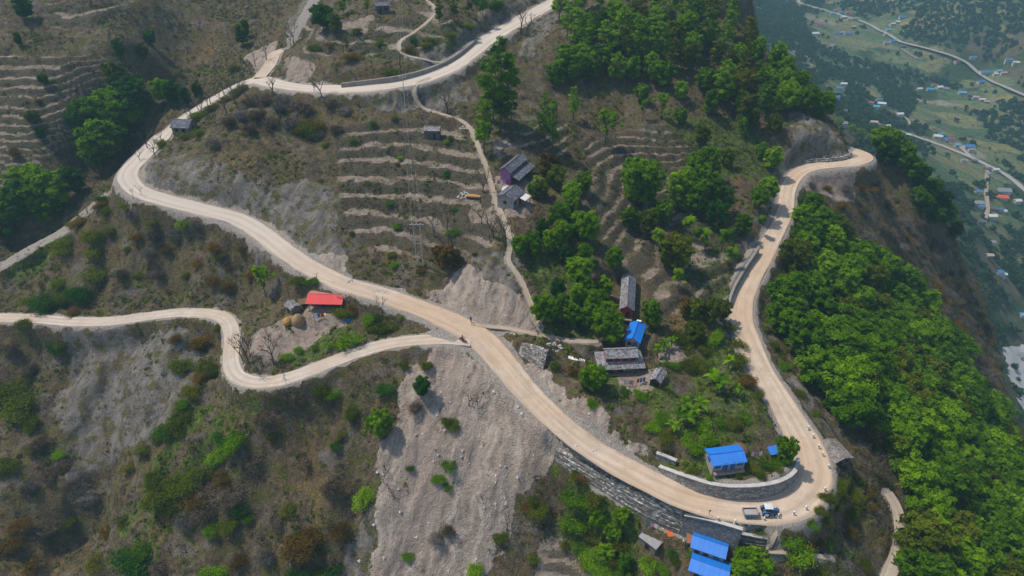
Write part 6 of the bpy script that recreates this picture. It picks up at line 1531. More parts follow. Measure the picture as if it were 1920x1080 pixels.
for s in (-1, 1):
    m = MB()
    for i in range(7):
        a0 = math.pi * (.05 + .9 * i / 7); a1 = math.pi * (.05 + .9 * (i + 1) / 7); r_ = .86
        P0 = (-.62 + r_ * math.cos(a0), .72 + r_ * math.sin(a0)); P1 = (-.62 + r_ * math.cos(a1), .72 + r_ * math.sin(a1)); ya, yb = s * .42, s * .92
        q = [(P0[0], ya, P0[1]), (P0[0], yb, P0[1]), (P1[0], yb, P1[1]), (P1[0], ya, P1[1])]
        m.slab(q if s > 0 else q[::-1], .04)
    m.build('mudguard', M_TBLUE, T)
    wheel(T, -.62, s * .68, .72, .40); wheel(T, 1.35, s * .60, .42, .24)
    MB().tube([(-.9, s * .5, 1.2), (-.9, s * .5, 2.3)], .035, 6).build('canopy_post', M_BLACK, T); MB().tube([(.25, s * .5, 1.1), (.2, s * .5, 2.3)], .035, 6).build('canopy_post', M_BLACK, T)
    MB().tube([(1.76, s * .2, 1.22), (1.8, s * .2, 1.22)], .09, 10).build('headlight', M_WHITE, T)
m = MB(); n_ = 6
for i in range(n_ + 1):
    for j in range(n_ + 1):
        a, b = i / n_ - .5, j / n_ - .5; m.v.append((-.35 + a * 1.55, b * 1.35, 2.42 - .35 * (a * a + b * b)))
for i in range(n_):
    for j in range(n_): a = i * (n_ + 1) + j; m.f.append((a, a + n_ + 1, a + n_ + 2, a + 1))
k_ = len(m.v); m.v += [(a, b, c - .06) for a, b, c in m.v]; m.f += [tuple(i + k_ for i in f[::-1]) for f in m.f]
for i in range(n_):
    a = i * (n_ + 1); m.f += [(a + n_ + 1, a, a + k_, a + n_ + 1 + k_), (a + n_, a + 2 * n_ + 1, a + 2 * n_ + 1 + k_, a + n_ + k_), (i, i + 1, i + 1 + k_, i + k_), (n_ * (n_ + 1) + i + 1, n_ * (n_ + 1) + i, n_ * (n_ + 1) + i + k_, n_ * (n_ + 1) + i + 1 + k_)]
m.build('canopy', mat_simple('dusty_canopy', (.42, .42, .41), (.60, .60, .58), 3, .7, bump=0), T)
m = MB(); m.box((-.5, 0, 1.18), (.45, .46, .1)); m.box((-.72, 0, 1.42), (.08, .46, .42)); m.build('seat', M_BLACK, T)
m = MB(); m.tube([(.35, 0, 1.3), (.08, 0, 1.55)], .03, 6)
for j in range(12):
    a0, a1 = 6.283 * j / 12, 6.283 * (j + 1) / 12; f_ = lambda a: (.06 + .10 * math.sin(a), .19 * math.cos(a), 1.57 + .16 * math.sin(a)); m.tube([f_(a0), f_(a1)], .02, 5)
m.build('steering_wheel', M_BLACK, T); MB().tube([(1.3, .25, 1.5), (1.3, .25, 2.05)], .04, 7).build('exhaust', M_BLACK, T)
m = MB(); m.tube([(-1.0, 0, .55), (-1.35, 0, .5)], .06, 6); m.build('drawbar', M_BLACK, T)
x, y, z = g(1405, 967)
R2 = empty('trailer', (x, y, z + .06), .02); tag(R2, 'grey-blue open trailer hitched behind the blue tractor', 'trailer')
L_, W_, H_ = 2.7, 1.6, .55
MB().box((0, 0, .78), (L_, W_, .08)).build('bed', M_GREYP, R2)
for s in (-1, 1): MB().box((0, s * (W_ / 2 - .03), .82 + H_ / 2), (L_, .06, H_)).build('side_board', M_GREYP, R2)
for s in (-1, 1): MB().box((s * (L_ / 2 - .033), 0, .824 + H_ / 2), (.06, W_ - .13, H_ - .01)).build('end_board', M_GREYP, R2)
for s in (-1, 1): wheel(R2, -.25, s * .62, .40, .24, rimmat=M_GREYP)
m = MB(); m.box((0, 0, .66), (L_ * .95, .5, .14)); m.tube([(1.2, .3, .62), (1.95, 0, .55)], .05, 6); m.tube([(1.2, -.3, .62), (1.95, 0, .55)], .05, 6); m.build('chassis', M_BLACK, R2)
m = MB(); n_ = 8
for i in range(n_ + 1):
    for j in range(n_ + 1):
        a, b = i / n_ - .5, j / n_ - .5; m.v.append((a * (L_ - .14), b * (W_ - .14), .98 + .12 * math.cos(3 * a) * math.cos(3 * b) + .05 * math.sin(i * 2.7 + j * 1.9)))
for i in range(n_):
    for j in range(n_): a = i * (n_ + 1) + j; m.f.append((a, a + n_ + 1, a + n_ + 2, a + 1))
m.build('load', M_LOAD, R2, True)
along_ground(T, 1.2); along_ground(R2, 1.2)
T.scale = (.9,) * 3; R2.scale = (.9,) * 3
# ---- people: one skinned body each, clothes coloured by height
def mat_person(name, shirt, trousers, zw, zn, skin=(.20, .115, .075)):
    k = NT(name); s = k.n('ShaderNodeSeparateXYZ'); k.put(s.inputs[0], k.coord('Object')); zz = s.outputs[2]
    col = k.mix(k.ss(zz, zw - .01, zw + .01), trousers, shirt); col = k.mix(k.ss(zz, zn - .005, zn + .005), col, skin)
    arm = k.attr('skinpart').outputs['Fac']; col = k.mix(arm, col, skin)
    return k.done(col, None, .85)
def figure(parent, J, E, mat, name='body'):
    """joints (x, y, z, radius) and bones -> one continuous body"""
    bm_ = bpy.data.meshes.new(name); bm_.from_pydata([j[:3] for j in J], E, []); o = bpy.data.objects.new(name, bm_); COL.objects.link(o)
    if parent: o.parent = parent
    sk = o.modifiers.new('skin', 'SKIN'); sk.use_smooth_shade = True
    for i, j in enumerate(J):
        o.data.skin_vertices[0].data[i].radius = (j[3], j[3] * (j[4] if len(j) > 4 else 1)); o.data.skin_vertices[0].data[i].use_root = (i == 0)
    sb = o.modifiers.new('sub', 'SUBSURF'); sb.levels = 1; sb.render_levels = 1
    o.data.materials.append(mat); return o
def hands(parent, mat, pts):
    """palm, four fingers of unequal length and a thumb for each hand: (wrist, direction)"""
    for (w_, d_) in pts:
        w_ = Vector(w_); d_ = Vector(d_).normalized(); sd = d_.cross(Vector((0, 0, 1))); sd = sd.normalized() if sd.length > .1 else Vector((0, 1, 0)); up = sd.cross(d_)
        m = MB(); pal = w_ + d_ * .09
        m.tube([w_ - d_ * .02, w_ + d_ * .04, pal], [.022, .036, .034], 6)
        for i, ln in enumerate((.068, .08, .075, .058)):
            b = pal + sd * (.027 - .018 * i); m.tube([b, b + d_ * ln * .55 - up * .004, b + d_ * ln * .85 - up * .03], [.0095, .0085, .007], 5)
        b = w_ + d_ * .045 + sd * .032; m.tube([b, b + (d_ + sd).normalized() * .035, b + (d_ * 1.4 + sd * .5).normalized() * .062], [.011, .0095, .008], 5)
        m.build('hand', mat, parent, True)
SKIN = mat_simple('skin', (.17, .095, .06), (.22, .125, .08), 8, .7, bump=0); HAIR = mat_simple('hair', (.010, .008, .007), (.022, .018, .015), 9, .7, bump=.3)
def head(parent, c, fwd, hairmat=HAIR):
    """skull with jaw, nose, brow, ears and eyes; fwd = yaw it faces"""
    h = empty('head_pose', c, fwd); m = MB(); nu, nv = 14, 11
    for i in range(nv + 1):
        a = math.pi * i / nv
        for j in range(nu):
            b = 6.283 * j / nu; x = math.sin(a) * math.cos(b); y = math.sin(a) * math.sin(b); z = math.cos(a)
            jaw = 1 - .28 * max(0, -z) ** 1.3; q = [x * .098 * (jaw if x < 0 else 1 - .18 * max(0, -z)), y * .076 * jaw, z * .118]
            if x > .75 and abs(y) < .3 and -.35 < z < .15: q[0] += .022
            if x > .6 and .12 < z < .3: q[0] += .006
            if x > .7 and -.62 < z < -.45 and abs(y) < .4: q[0] += .007
            m.v.append(tuple(q))
    for i in range(nv):
        for j in range(nu): m.f.append((i * nu + j, (i + 1) * nu + j, (i + 1) * nu + (j + 1) % nu, i * nu + (j + 1) % nu))
    for s in (-1, 1): m.ball((0, s * .078, -.005), (.022, .012, .032), 7, 5)
    R_ = Matrix.Rotation(fwd, 3, 'Z'); vs = [tuple(R_ @ Vector(v) + Vector(c)) for v in m.v]; m.v = vs; o = m.build('head', SKIN, parent, True)
    e = MB()
    for s in (-1, 1): e.ball(tuple(R_ @ Vector((.088, s * .031, .012)) + Vector(c)), .011, 6, 4)
    e.ball(tuple(R_ @ Vector((.088, 0, -.058)) + Vector(c)), (.006, .02, .004), 6, 4)
    e.build('face_marks', HAIR, o)
    t = MB(); n0 = 0
    for i in range(7):
        a = math.pi * .58 * i / 6
        for j in range(14):
            b = 6.283 * j / 14; fr = math.cos(b) > .35 and a > .9; aa = min(a, .95) if math.cos(b) > .35 else a
            t.v.append(tuple(R_ @ Vector((math.sin(aa) * math.cos(b) * .108 - .006, math.sin(aa) * math.sin(b) * .086, math.cos(aa) * .128 + .004)) + Vector(c)))
    for i in range(6):
        for j in range(14): t.f.append((i * 14 + j, (i + 1) * 14 + j, (i + 1) * 14 + (j + 1) % 14, i * 14 + (j + 1) % 14))
    t.build('hair', hairmat, parent, True); bpy.data.objects.remove(h)
    return o
def stand(u, v, yaw, shirt, trousers, label):
    x, y, z = g(u, v); o = empty('person', (x, y, z + .02), yaw); tag(o, label, 'person'); M_ = mat_person('clothes_' + str(int(u)), shirt, trousers, .92, 1.46)
    J = [(0, 0, .95, .15, .75), (0, 0, 1.15, .14, .75), (.01, 0, 1.33, .165, .68), (0, 0, 1.44, .09), (.01, 0, 1.53, .055),
         (.0, .095, .86, .10), (.05, .10, .50, .068), (.02, .11, .12, .046), (.13, .12, .045, .042), (0, -.095, .86, .10), (-.04, -.10, .50, .068), (-.10, -.11, .12, .046), (.01, -.12, .045, .042),
         (0, .19, 1.40, .068), (-.03, .24, 1.13, .048), (.10, .24, .92, .034), (0, -.19, 1.40, .068), (-.02, -.25, 1.13, .048), (.12, -.22, .94, .034)]
    E = [(0, 1), (1, 2), (2, 3), (3, 4), (0, 5), (5, 6), (6, 7), (7, 8), (0, 9), (9, 10), (10, 11), (11, 12), (3, 13), (13, 14), (14, 15), (3, 16), (16, 17), (17, 18)]
    figure(o, J, E, M_); hands(o, SKIN, [((.10, .24, .92), (.25, 0, -1)), ((.12, -.22, .94), (.25, 0, -1))]); head(o, (.03, 0, 1.655), 0); return o
stand(883, 605, -2.2, (.03, .07, .22), (.035, .035, .045), 'person in blue top and dark trousers standing where the farm path meets the road')
def seated(parent, x0, z0, shirt, trousers, nm, reach=.45, spread=.22, hand_z=.32, foot=(.38, -.42), astride=.12):
    M_ = mat_person('clothes_' + nm, shirt, trousers, z0 + .06, z0 + .56)
    J = [(x0, 0, z0 + .02, .15, .8), (x0 + .02, 0, z0 + .22, .14, .75), (x0 + .07, 0, z0 + .42, .16, .7), (x0 + .08, 0, z0 + .53, .085), (x0 + .10, 0, z0 + .62, .055)]
    E = [(0, 1), (1, 2), (2, 3), (3, 4)]
    for s in (-1, 1):
        k = len(J); J += [(x0 + .12, s * astride, z0 + .0, .10), (x0 + .44, s * (astride + .06), z0 + .02, .072), (x0 + foot[0], s * (astride + .07), z0 + foot[1], .046), (x0 + foot[0] + .13, s * (astride + .08), z0 + foot[1] - .06, .042)]; E += [(0, k), (k, k + 1), (k + 1, k + 2), (k + 2, k + 3)]
    hp = []
    for s in (-1, 1):
        k = len(J); J += [(x0 + .08, s * .19, z0 + .49, .066), (x0 + .16, s * .27, z0 + .27, .047), (x0 + reach, s * spread, z0 + hand_z, .034)]; E += [(3, k), (k, k + 1), (k + 1, k + 2)]; hp.append(((x0 + reach, s * spread, z0 + hand_z), (1, 0, -.2)))
    figure(parent, J, E, M_); hands(parent, SKIN, hp); head(parent, (x0 + .13, 0, z0 + .75), 0)
D = empty('person', tuple(T.location), T.rotation_euler[2]); D.rotation_euler[1] = T.rotation_euler[1]; D.scale = (.95,) * 3; tag(D, 'driver in a light blue shirt seated on the blue tractor', 'person')
seated(D, -.5, 1.26, (.25, .38, .52), (.05, .05, .06), 'driver', .50, .15, .36, (.42, -.38))
# motorcycle and its rider, seen coming along the branch road
x, y, z = g(868, 641)
K_ = empty('motorcycle', (x, y, z + .05), -.55); tag(K_, 'red motorcycle at the junction of the two dirt roads', 'motorcycle')
wheel(K_, .66, 0, .31, .11, rimmat=M_STEEL); wheel(K_, -.62, 0, .31, .13, rimmat=M_STEEL)
m = MB(); m.ball((.18, 0, .80), (.30, .15, .15), 10, 7); m.build('fuel_tank', M_REDP, K_, True)
m = MB(); m.box((-.35, 0, .80), (.75, .24, .10), taper=.8); m.build('saddle', M_BLACK, K_)
m = MB(); m.box((.05, 0, .48), (.42, .26, .34)); m.tube([(.55, 0, .85), (.05, 0, .62), (-.5, 0, .68)], .035, 6); m.tube([(.05, 0, .32), (-.62, .09, .31)], .03, 6); m.build('frame', M_BLACK, K_)
for s in (-1, 1): MB().tube([(.66, s * .08, .31), (.50, s * .08, .95)], .028, 6).build('fork', M_STEEL, K_)
m = MB(); m.tube([(.40, -.36, 1.06), (.47, -.12, 1.02), (.47, .12, 1.02), (.40, .36, 1.06)], .018, 6); m.build('handlebar', M_BLACK, K_)
MB().ball((.60, 0, .90), (.08, .09, .09), 9, 6).build('headlight', M_WHITE, K_, True)
m = MB(); m.box((.66, 0, .655), (.42, .12, .03)); m.build('front_mudguard', M_REDP, K_); m = MB(); m.box((-.66, 0, .67), (.45, .15, .04)); m.build('rear_mudguard', M_REDP, K_)
for s in (-1, 1): MB().box((-.22, s * .14, .62), (.42, .03, .2)).build('side_panel', M_REDP, K_)
MB().tube([(.05, -.16, .28), (-.4, -.19, .30), (-.8, -.2, .36)], [.03, .045, .045], 7).build('exhaust', M_STEEL, K_)
D2 = empty('person', tuple(K_.location), K_.rotation_euler[2]); tag(D2, 'rider in a dark red jacket astride the red motorcycle', 'person')
seated(D2, -.25, .90, (.14, .022, .03), (.05, .05, .06), 'rider', .62, .33, .17, (.30, -.52), .14)
# ------------------------------------------------------------------ the valley far below: lanes, river bed, hamlets, woods
def lane(name, pts, w_, mat, lift=.7):
    a = dense(pts, False); a = np.concatenate([a, np.array(pts[-1:], float)]); x, y, z = hit(a[:, 0], a[:, 1])
    L = spline(np.stack([x, y, z], 1), 3.0)
    for _ in range(40): L[1:-1, 2] = .25 * L[:-2, 2] + .5 * L[1:-1, 2] + .25 * L[2:, 2]
    hh = np.maximum.reduce([hz(L[:, 0] + a_, L[:, 1] + b_) for a_ in (-w_ / 2, 0, w_ / 2) for b_ in (-w_ / 2, 0, w_ / 2)])
    L[:, 2] = np.maximum(L[:, 2], hh) + lift
    for _ in range(6): L[1:-1, 2] = np.maximum(.25 * L[:-2, 2] + .5 * L[1:-1, 2] + .25 * L[2:, 2], hh[1:-1] + .1)
    return ribbon(name, L, w_ / 2, mat, 0, w_ * .05, 9)
M_VROAD = mat_road('valley_lane', (.30, .28, .25), (.40, .37, .34), (.48, .45, .41), 0)
lane('valley_road', [(1503,-6),(1497,5),(1520,13),(1545,20),(1575,29),(1605,37),(1628,46),(1645,57),(1664,65),(1687,80),(1714,88),(1741,95),(1782,108),(1813,122),(1833,139),(1861,156),(1878,163),(1895,172),(1935,188)], 6, M_VROAD)
lane('valley_road', [(1640,233),(1684,248),(1733,264),(1773,278),(1818,296),(1851,311),(1880,327),(1902,342),(1930,366)], 5.5, M_VROAD)
lane('valley_path', [(1820,297),(1808,284),(1798,276)], 3.5, M_VROAD)
lane('valley_path', [(1852,312),(1849,338),(1848,367),(1851,395),(1846,413)], 3.5, M_PATH)
lane('valley_path', [(1685,88),(1700,100),(1720,112)], 3, M_PATH)
lane('valley_path', [(1690,218),(1702,226),(1706,236)], 3, M_PATH)
P = region([(1888,668),(1925,640),(1960,700),(1950,800),(1912,760),(1896,715)])
M_RIV = mat_simple('river_gravel', (.30, .30, .30), (.46, .45, .44), .08, .95, 6, .2)
xs = np.linspace(P[:, 0].min(), P[:, 0].max(), 40); ys = np.linspace(P[:, 1].min(), P[:, 1].max(), 40); gx, gy = np.meshgrid(xs, ys); sd = sdf(P, gx, gy) + (fbm(gx / 20, gy / 20, 5, 3) - .5) * 14
rv = grid_mesh('river_bed', gx, gy, hz(gx, gy) + np.clip(sd * .25, -4, 1.4)); rv.materials.append(M_RIV); o = bpy.data.objects.new('river_bed', rv); COL.objects.link(o); o['kind'] = 'structure'
VR = {'blue': mat_sheet('roof_dull_blue', (.04, .17, .42), (.07, .23, .48)), 'red': mat_sheet('roof_dull_red', (.40, .07, .06), (.46, .12, .10)), 'white': R_WHITE, 'grey': mat_sheet('roof_grey', (.22, .22, .23), (.32, .31, .31)), 'dark': R_DARK, 'lightblue': mat_sheet('roof_light_blue', (.10, .36, .55), (.16, .45, .62)), 'teal': mat_sheet('roof_teal', (.02, .30, .42), (.04, .38, .48)), 'tan': mat_sheet('roof_tan', (.42, .35, .26), (.52, .44, .34)), 'maroon': mat_sheet('roof_maroon', (.26, .05, .06), (.34, .09, .10)), 'pink': mat_sheet('roof_pink', (.50, .30, .30), (.58, .40, .40)), 'orange': mat_sheet('roof_orange', (.75, .09, .03), (.80, .12, .05))}
W_PALE = mat_simple('pale_wall', (.46, .44, .41), (.60, .57, .53), .3, .85, bump=0)
VHOUSES = []
VH = [(1541,20,14,'grey'),(1561,27,10,'lightblue'),(1567,22,12,'red'),(1577,26,12,'blue'),(1590,25,15,'red'),(1581,34,11,'white'),(1594,38,12,'grey'),(1603,38,12,'grey'),(1535,49,15,'maroon'),(1528,65,14,'white'),(1569,64,12,'blue'),(1588,65,14,'blue'),(1578,63,10,'tan'),(1600,53,9,'tan'),
      (1691,34,12,'blue'),(1683,43,9,'white'),(1672,48,9,'white'),(1665,58,10,'lightblue'),(1660,67,9,'pink'),(1673,80,13,'blue'),(1662,82,12,'grey'),(1691,89,12,'dark'),(1824,110,11,'blue'),(1795,117,11,'maroon'),(1891,115,12,'blue'),(1904,120,10,'white'),(1850,138,26,'blue'),(1872,135,12,'lightblue'),(1881,139,9,'pink'),(1866,141,8,'white'),
      (1581,161,9,'white'),(1574,169,10,'blue'),(1568,185,8,'blue'),(1579,211,10,'dark'),(1647,190,9,'blue'),(1652,197,12,'white'),(1642,203,9,'lightblue'),(1633,196,7,'red'),(1685,218,11,'white'),(1569,243,9,'white'),(1580,235,8,'grey'),(1637,234,9,'tan'),(1661,240,9,'white'),
      (1838,156,12,'blue'),(1723,169,9,'white'),(1744,170,12,'teal'),(1752,162,10,'maroon'),(1760,166,12,'white'),(1772,168,11,'grey'),(1803,177,12,'lightblue'),(1818,181,11,'dark'),(1828,186,9,'pink'),(1840,189,9,'white'),(1849,193,8,'tan'),
      (1757,259,12,'white'),(1768,263,10,'blue'),(1781,263,11,'maroon'),(1793,274,9,'lightblue'),(1815,278,15,'blue'),(1820,285,9,'grey'),(1833,362,8,'blue'),(1877,372,14,'orange'),(1880,360,17,'grey'),(1906,381,9,'white'),(1832,383,13,'grey'),(1839,390,6,'blue'),(1862,394,11,'dark'),(1881,399,6,'white'),(1874,397,5,'blue'),(1858,410,10,'white'),(1838,420,9,'dark'),(1865,322,8,'white'),(1850,320,9,'dark'),(1825,304,8,'dark'),(1852,330,7,'grey'),
      (1873,514,7,'blue'),(1858,459,7,'grey'),(1853,484,7,'tan'),(1879,519,6,'white'),(1917,594,7,'lightblue'),(1914,672,9,'grey'),(1806,305,7,'grey'),(1764,254,8,'teal'),(1702,257,6,'white')]
vr = random.Random(4)
for (u, v, w_, c) in VH:
    x, y, z = g(u, v); yaw = vr.uniform(-.35, .25)
    if z > -100: continue
    w_ = w_ * .66; d_ = min(7, w_ * .62); h_ = vr.uniform(2.4, 3.6)
    o = empty('village_house', (x, y, z - .3), yaw)
    walls_gable(o, w_, d_, h_, d_ * .2, 'x', W_PALE if c not in ('dark', 'tan') else W_MUD, z0=-4)
    m = MB(); X2, Y2 = w_ / 2 + .45, d_ / 2 + .45; zr = h_ + d_ * .2 + .15; ze = h_ - .1
    m.slab([(-X2, -Y2, ze), (X2, -Y2, ze), (X2, 0, zr), (-X2, 0, zr)], .15); m.slab([(X2, Y2, ze), (-X2, Y2, ze), (-X2, .01, zr - .01), (X2, .01, zr - .01)], .15); m.build('roof', VR[c], o)
    o['label'] = ''; VHOUSES.append((o, u, v, c))
# woods and field trees on the valley floor: one far-off mass
rng = np.random.default_rng(9); n = 75000
xs = rng.uniform(60, 860, n); ys = rng.uniform(180, 1350, n); zs = hz(xs, ys); u, v = px(xs, ys, zs)
w = sstep(-100, -125, zs) * ((u > 1200) & (u < 2000) & (v > -40) & (v < 800))
wood_n = fbm(xs / 75, ys / 75, 15, 4); slope_ = np.hypot(hz(xs + 4, ys) - hz(xs - 4, ys), hz(xs, ys + 4) - hz(xs, ys - 4)) / 8
dens = np.clip(.025 + .93 * sstep(.50, .56, wood_n) + .75 * sstep(.25, .5, slope_), 0, 1)
def inpx(poly): 
    P_ = np.array(poly, float); return sdf(P_, u, v) > 0
for poly in ([(1640,90),(1700,35),(1760,20),(1850,60),(1830,95),(1720,60)], [(1560,-20),(1400,-20),(1400,60),(1500,100),(1540,170),(1600,215),(1560,225),(1480,130)], [(1640,215),(1660,160),(1720,190),(1700,225)], [(1720,60),(1900,110),(1920,80),(1830,20),(1730,-10)], [(1820,205),(1925,215),(1925,290),(1860,260)], [(1880,410),(1925,390),(1925,650),(1890,620),(1860,480)], [(1800,440),(1870,420),(1880,560),(1850,560)], [(1600,110),(1690,130),(1800,160),(1780,185),(1690,150)]):
    dens = np.where(inpx(poly), np.maximum(dens, .95), dens)
for poly in ([(1500,20),(1640,60),(1660,120),(1600,110),(1520,70)], [(1690,95),(1830,135),(1800,150),(1700,120)], [(1690,280),(1840,310),(1840,345),(1740,350),(1700,320)], [(1590,250),(1700,255),(1690,280),(1640,275)], [(1740,170),(1830,180),(1850,200),(1780,200)], [(1525,160),(1580,150),(1590,180),(1540,185)], [(1860,275),(1925,310),(1925,330),(1870,300)], [(1860,640),(1925,620),(1960,820),(1880,760)], [(1860,570),(1900,580),(1900,610),(1870,615)]):
    dens = np.where(inpx(poly), dens * .05, dens)
vx = np.array([o.location.x for o, *_ in VHOUSES]); vy = np.array([o.location.y for o, *_ in VHOUSES])
kp = rng.random(n) < w * dens * .62; xs, ys, zs = xs[kp], ys[kp], zs[kp]
nearh = np.array([((vx - a) ** 2 + (vy + 6 - b) ** 2).min() > 11 ** 2 for a, b in zip(xs, ys)]) & np.array([((vx - a) ** 2 + (vy - 9 - b) ** 2).min() > 11 ** 2 for a, b in zip(xs, ys)])
lanes = [np.array([v_.co[:2] for v_ in o.data.vertices]) for o in COL.objects if o.name.startswith('valley_road')]
LP = np.concatenate(lanes)[::4]
nearr = np.array([((LP[:, 0] - a) ** 2 + (LP[:, 1] - b) ** 2).min() > 64 for a, b in zip(xs, ys)])
xs, ys, zs = xs[nearh & nearr], ys[nearh & nearr], zs[nearh & nearr]; n = len(xs)
nq = 26; s = rng.uniform(1.5, 3.6, n); d = rng.normal(size=(n, nq, 3)); d /= np.linalg.norm(d, axis=2)[..., None]; d[..., 2] = np.abs(d[..., 2]) * 1.1 + .3
C = np.stack([xs, ys, zs], -1)[:, None] + d * s[:, None, None] * (.5 + .5 * rng.random((n, nq, 1))) + np.array([0, 0, .8])
V, F = leaf_quads(C.reshape(-1, 3), (d + rng.normal(size=d.shape) * .4).reshape(-1, 3), 1.0, rng, .8); Cc = np.repeat(C.reshape(-1, 3), 4, 0); V = Cc + (V - Cc) * np.repeat(np.repeat(s, nq), 4)[:, None] * .42
T_ = np.clip(np.repeat(rng.random(n), nq) * .6 + rng.random(n * nq) * .4, 0, 1)
LEAF['far'] = mat_leaf('leaves_far', (.022, .056, .020), (.046, .095, .032), (.095, .15, .048))
o = bpy.data.objects.new('valley_woods', quads_mesh('valley_woods', V, F, T_, LEAF['far'])); COL.objects.link(o); o['kind'] = 'stuff'
print('valley trees', n)
# ------------------------------------------------------------------ the air over the valley
x0, x1, y0, y1 = GX[0] - 15, GX[-1] + 15, -6.0, GY[-1] + 15
z0, z1 = min(float(Z.min()) - 6, -10), max(float(Z.max()) + 30, CAM_H + 6)
hz_o = MB().box(((x0 + x1) / 2, (y0 + y1) / 2, (z0 + z1) / 2), (x1 - x0, y1 - y0, z1 - z0)).build('haze', None); hz_o['kind'] = 'stuff'
hm = bpy.data.materials.new('haze'); hm.use_nodes = True; hm.node_tree.nodes.clear()
ho = hm.node_tree.nodes.new('ShaderNodeOutputMaterial'); hv = hm.node_tree.nodes.new('ShaderNodeVolumePrincipled')
hv.inputs['Density'].default_value = .00046; hv.inputs['Color'].default_value = (.24, .42, .50, 1); hv.inputs['Anisotropy'].default_value = .1
hm.node_tree.links.new(hv.outputs[0], ho.inputs['Volume']); hz_o.data.materials.append(hm)
# ------------------------------------------------------------------ which plant is which: rank from the nearest landmark
LAND = [(608,560,'the red-roofed farmhouse'),(560,600,'the domed haystack'),(345,235,'the far left cottage'),(718,12,'the dark hilltop hut'),(808,250,'the stone barn'),(975,320,'the purple house'),(965,375,'the white-porched house'),
        (1172,550,'the long slate house'),(1190,622,'the blue gabled house'),(1165,680,'the two-tiered farmhouse'),(1235,705,'the open grey shed'),(1362,868,'the hairpin blue house'),(1447,850,'the blue awning'),(1572,850,'the brown-roofed roadside hut'),(1218,1012,'the rusty tin shed'),
        (1330,1030,'the two bright blue roofs'),(1420,960,'the tractor'),(868,640,'the motorcycle'),(782,470,'the twin-shafted power pole'),(760,180,'the single power pole'),(490,130,'the upper left switchback'),(240,330,'the far left hairpin'),(430,600,'the lower road top bend'),(450,715,'the lower road hairpin'),
        (0,597,'the lower road left end'),(1605,290,'the far right road bend'),(1475,370,'the narrow right-hand road top'),(1390,590,'the right-hand road curve'),(1395,520,'the grey flank wall'),(1450,720,'the lower right-hand road'),(1688,980,'the cart track'),
        (1040,850,'the stepped wall top'),(1160,920,'the stepped wall middle'),(840,850,'the landslide middle'),(690,1060,'the landslide foot'),(60,200,'the far left terraces'),(1000,30,'the upper road end'),(640,167,'the upper kerb wall'),(1345,5,'the crest edge top'),(1482,134,'the crest edge middle'),(1540,280,'the rock cutting'),
        (1160,330,'the diagonal terraces'),(1840,660,'the brown far slope'),(1900,880,'the right photo edge'),(0,1079,'the bottom left corner'),(420,1079,'the bottom left edge'),(1900,1079,'the bottom right corner'),(0,850,'the lower left edge'),(0,0,'the top left corner'),
        (180,640,'the grey left scree'),(580,440,'the main grey cutting'),(300,470,'the slope between left roads'),(1555,1040,'the yard path end'),(560,30,'the old gully track'),(900,300,'the hill path'),(1110,20,'the upper crest'),(1700,300,'the brow past the far bend'),(1560,345,'the shoulder below the far bend'),(1670,470,'the upper edge of the wood'),(1630,410,'the middle of the brown shoulder'),(1825,565,'the brown brow above the river bed'),(1775,575,'the outer edge of the wood'),(1745,400,'the middle of the second brow')]
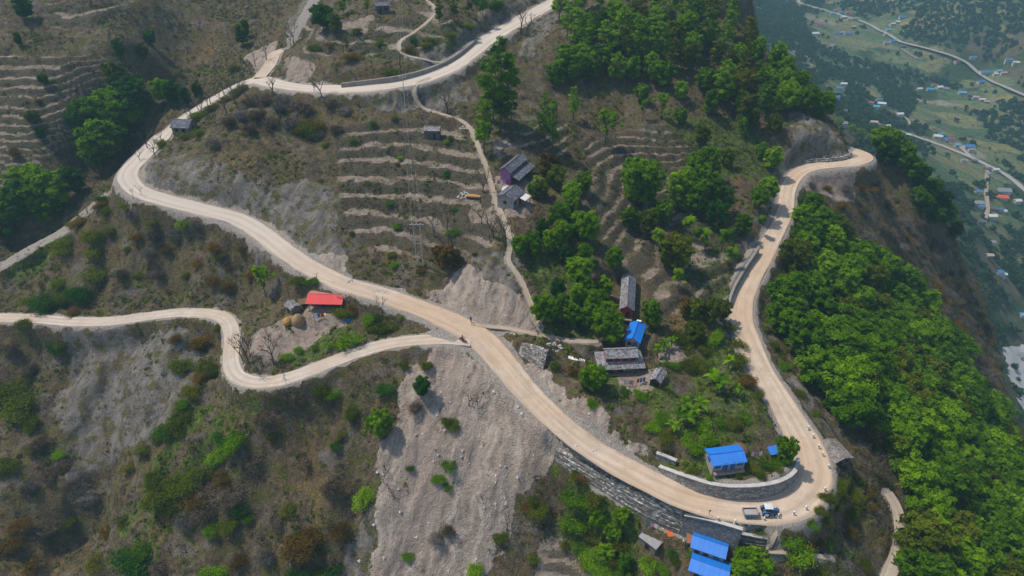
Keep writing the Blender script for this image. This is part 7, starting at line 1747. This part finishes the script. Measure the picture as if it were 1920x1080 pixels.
def ranked(items, land, most, fmt):
    """items: (object, u, v, words) -> label with the best rank to any landmark"""
    by = {}
    for it in items: by.setdefault(it[3], []).append(it)
    for words, ls in by.items():
        U = np.array([i[1] for i in ls]); Vv = np.array([i[2] for i in ls]); best = [(99, 1e9, '')] * len(ls)
        if len(ls) == 1 and len(words.split()) > 6: ls[0][0]['label'] = words; continue
        for (a, b, ph) in land:
            d = np.hypot(U - a, Vv - b); od = np.argsort(d)
            for r_, i in enumerate(od[:24]):
                if d[i] < 1.5: continue
                key = (r_ + d[i] / 90.0, d[i], ph, r_)
                if key[0] < best[i][0]: best[i] = key
        for i, it in enumerate(ls):
            b = best[i]
            if len(b) < 4: it[0]['label'] = words + ' far from every landmark'; continue
            it[0]['label'] = fmt % (words, ('nearest' if b[3] == 0 else ORD[b[3]] + ' nearest' if b[3] < len(ORD) else 'farther'), b[2])
ranked([(p[0], p[2], p[3], p[4]) for p in PLANTS], LAND, 26, '%s, %s to %s')
for p_ in [q for q in PLANTS if 'far from every' in q[0]['label']]:     # nothing to tell these few apart by: thin the thicket
    for ch in list(p_[0].children): bpy.data.objects.remove(ch)
    bpy.data.objects.remove(p_[0]); PLANTS.remove(p_)
for (o, name, u, v, words, grp, h_) in PLANTS:
    o['category'] = {'broadleaf_tree': 'tree', 'tall_tree': 'tall tree', 'woodland_tree': 'woodland tree', 'slender_tree': 'slender tree', 'bare_tree': 'bare tree', 'bush': 'bush', 'thicket': 'thicket', 'banana_plant': 'banana plant'}[name]; o['group'] = grp
VLAND = [(1500,5,'the top end of the upper valley road'),(1605,37,'the bend of the upper valley road'),(1687,80,'the dip of the upper valley road'),(1782,108,'the middle of the upper valley road'),(1850,137,'the long blue valley shed'),(1919,181,'the right end of the upper valley road'),(1640,233,'the left end of the lower valley road'),
         (1733,264,'the middle of the lower valley road'),(1818,296,'the fork of the lower valley road'),(1877,371,'the long orange valley roof'),(1848,413,'the foot of the valley lane'),(1900,700,'the grey river bed'),(1562,224,'the tip of the crest edge'),(1700,220,'the short valley path'),(1560,60,'the upper valley fields'),(1905,600,'the right edge above the river bed')]
for (o, u, v, c) in VHOUSES: o['category'] = 'house'; o['group'] = 'houses in the valley'
ranked([(o, u, v, {'lightblue': 'light blue'}.get(c, c) + '-roofed village house') for (o, u, v, c) in VHOUSES], VLAND, 20, '%s, %s to %s')
for (o, u, v, c) in VHOUSES:
    if (u, v) == (1850, 138): o['label'] = 'long bright blue-roofed shed beside the upper valley road'
    if (u, v) == (1877, 372): o['label'] = 'long bright orange-red roof beside the big grey roof in the valley village'
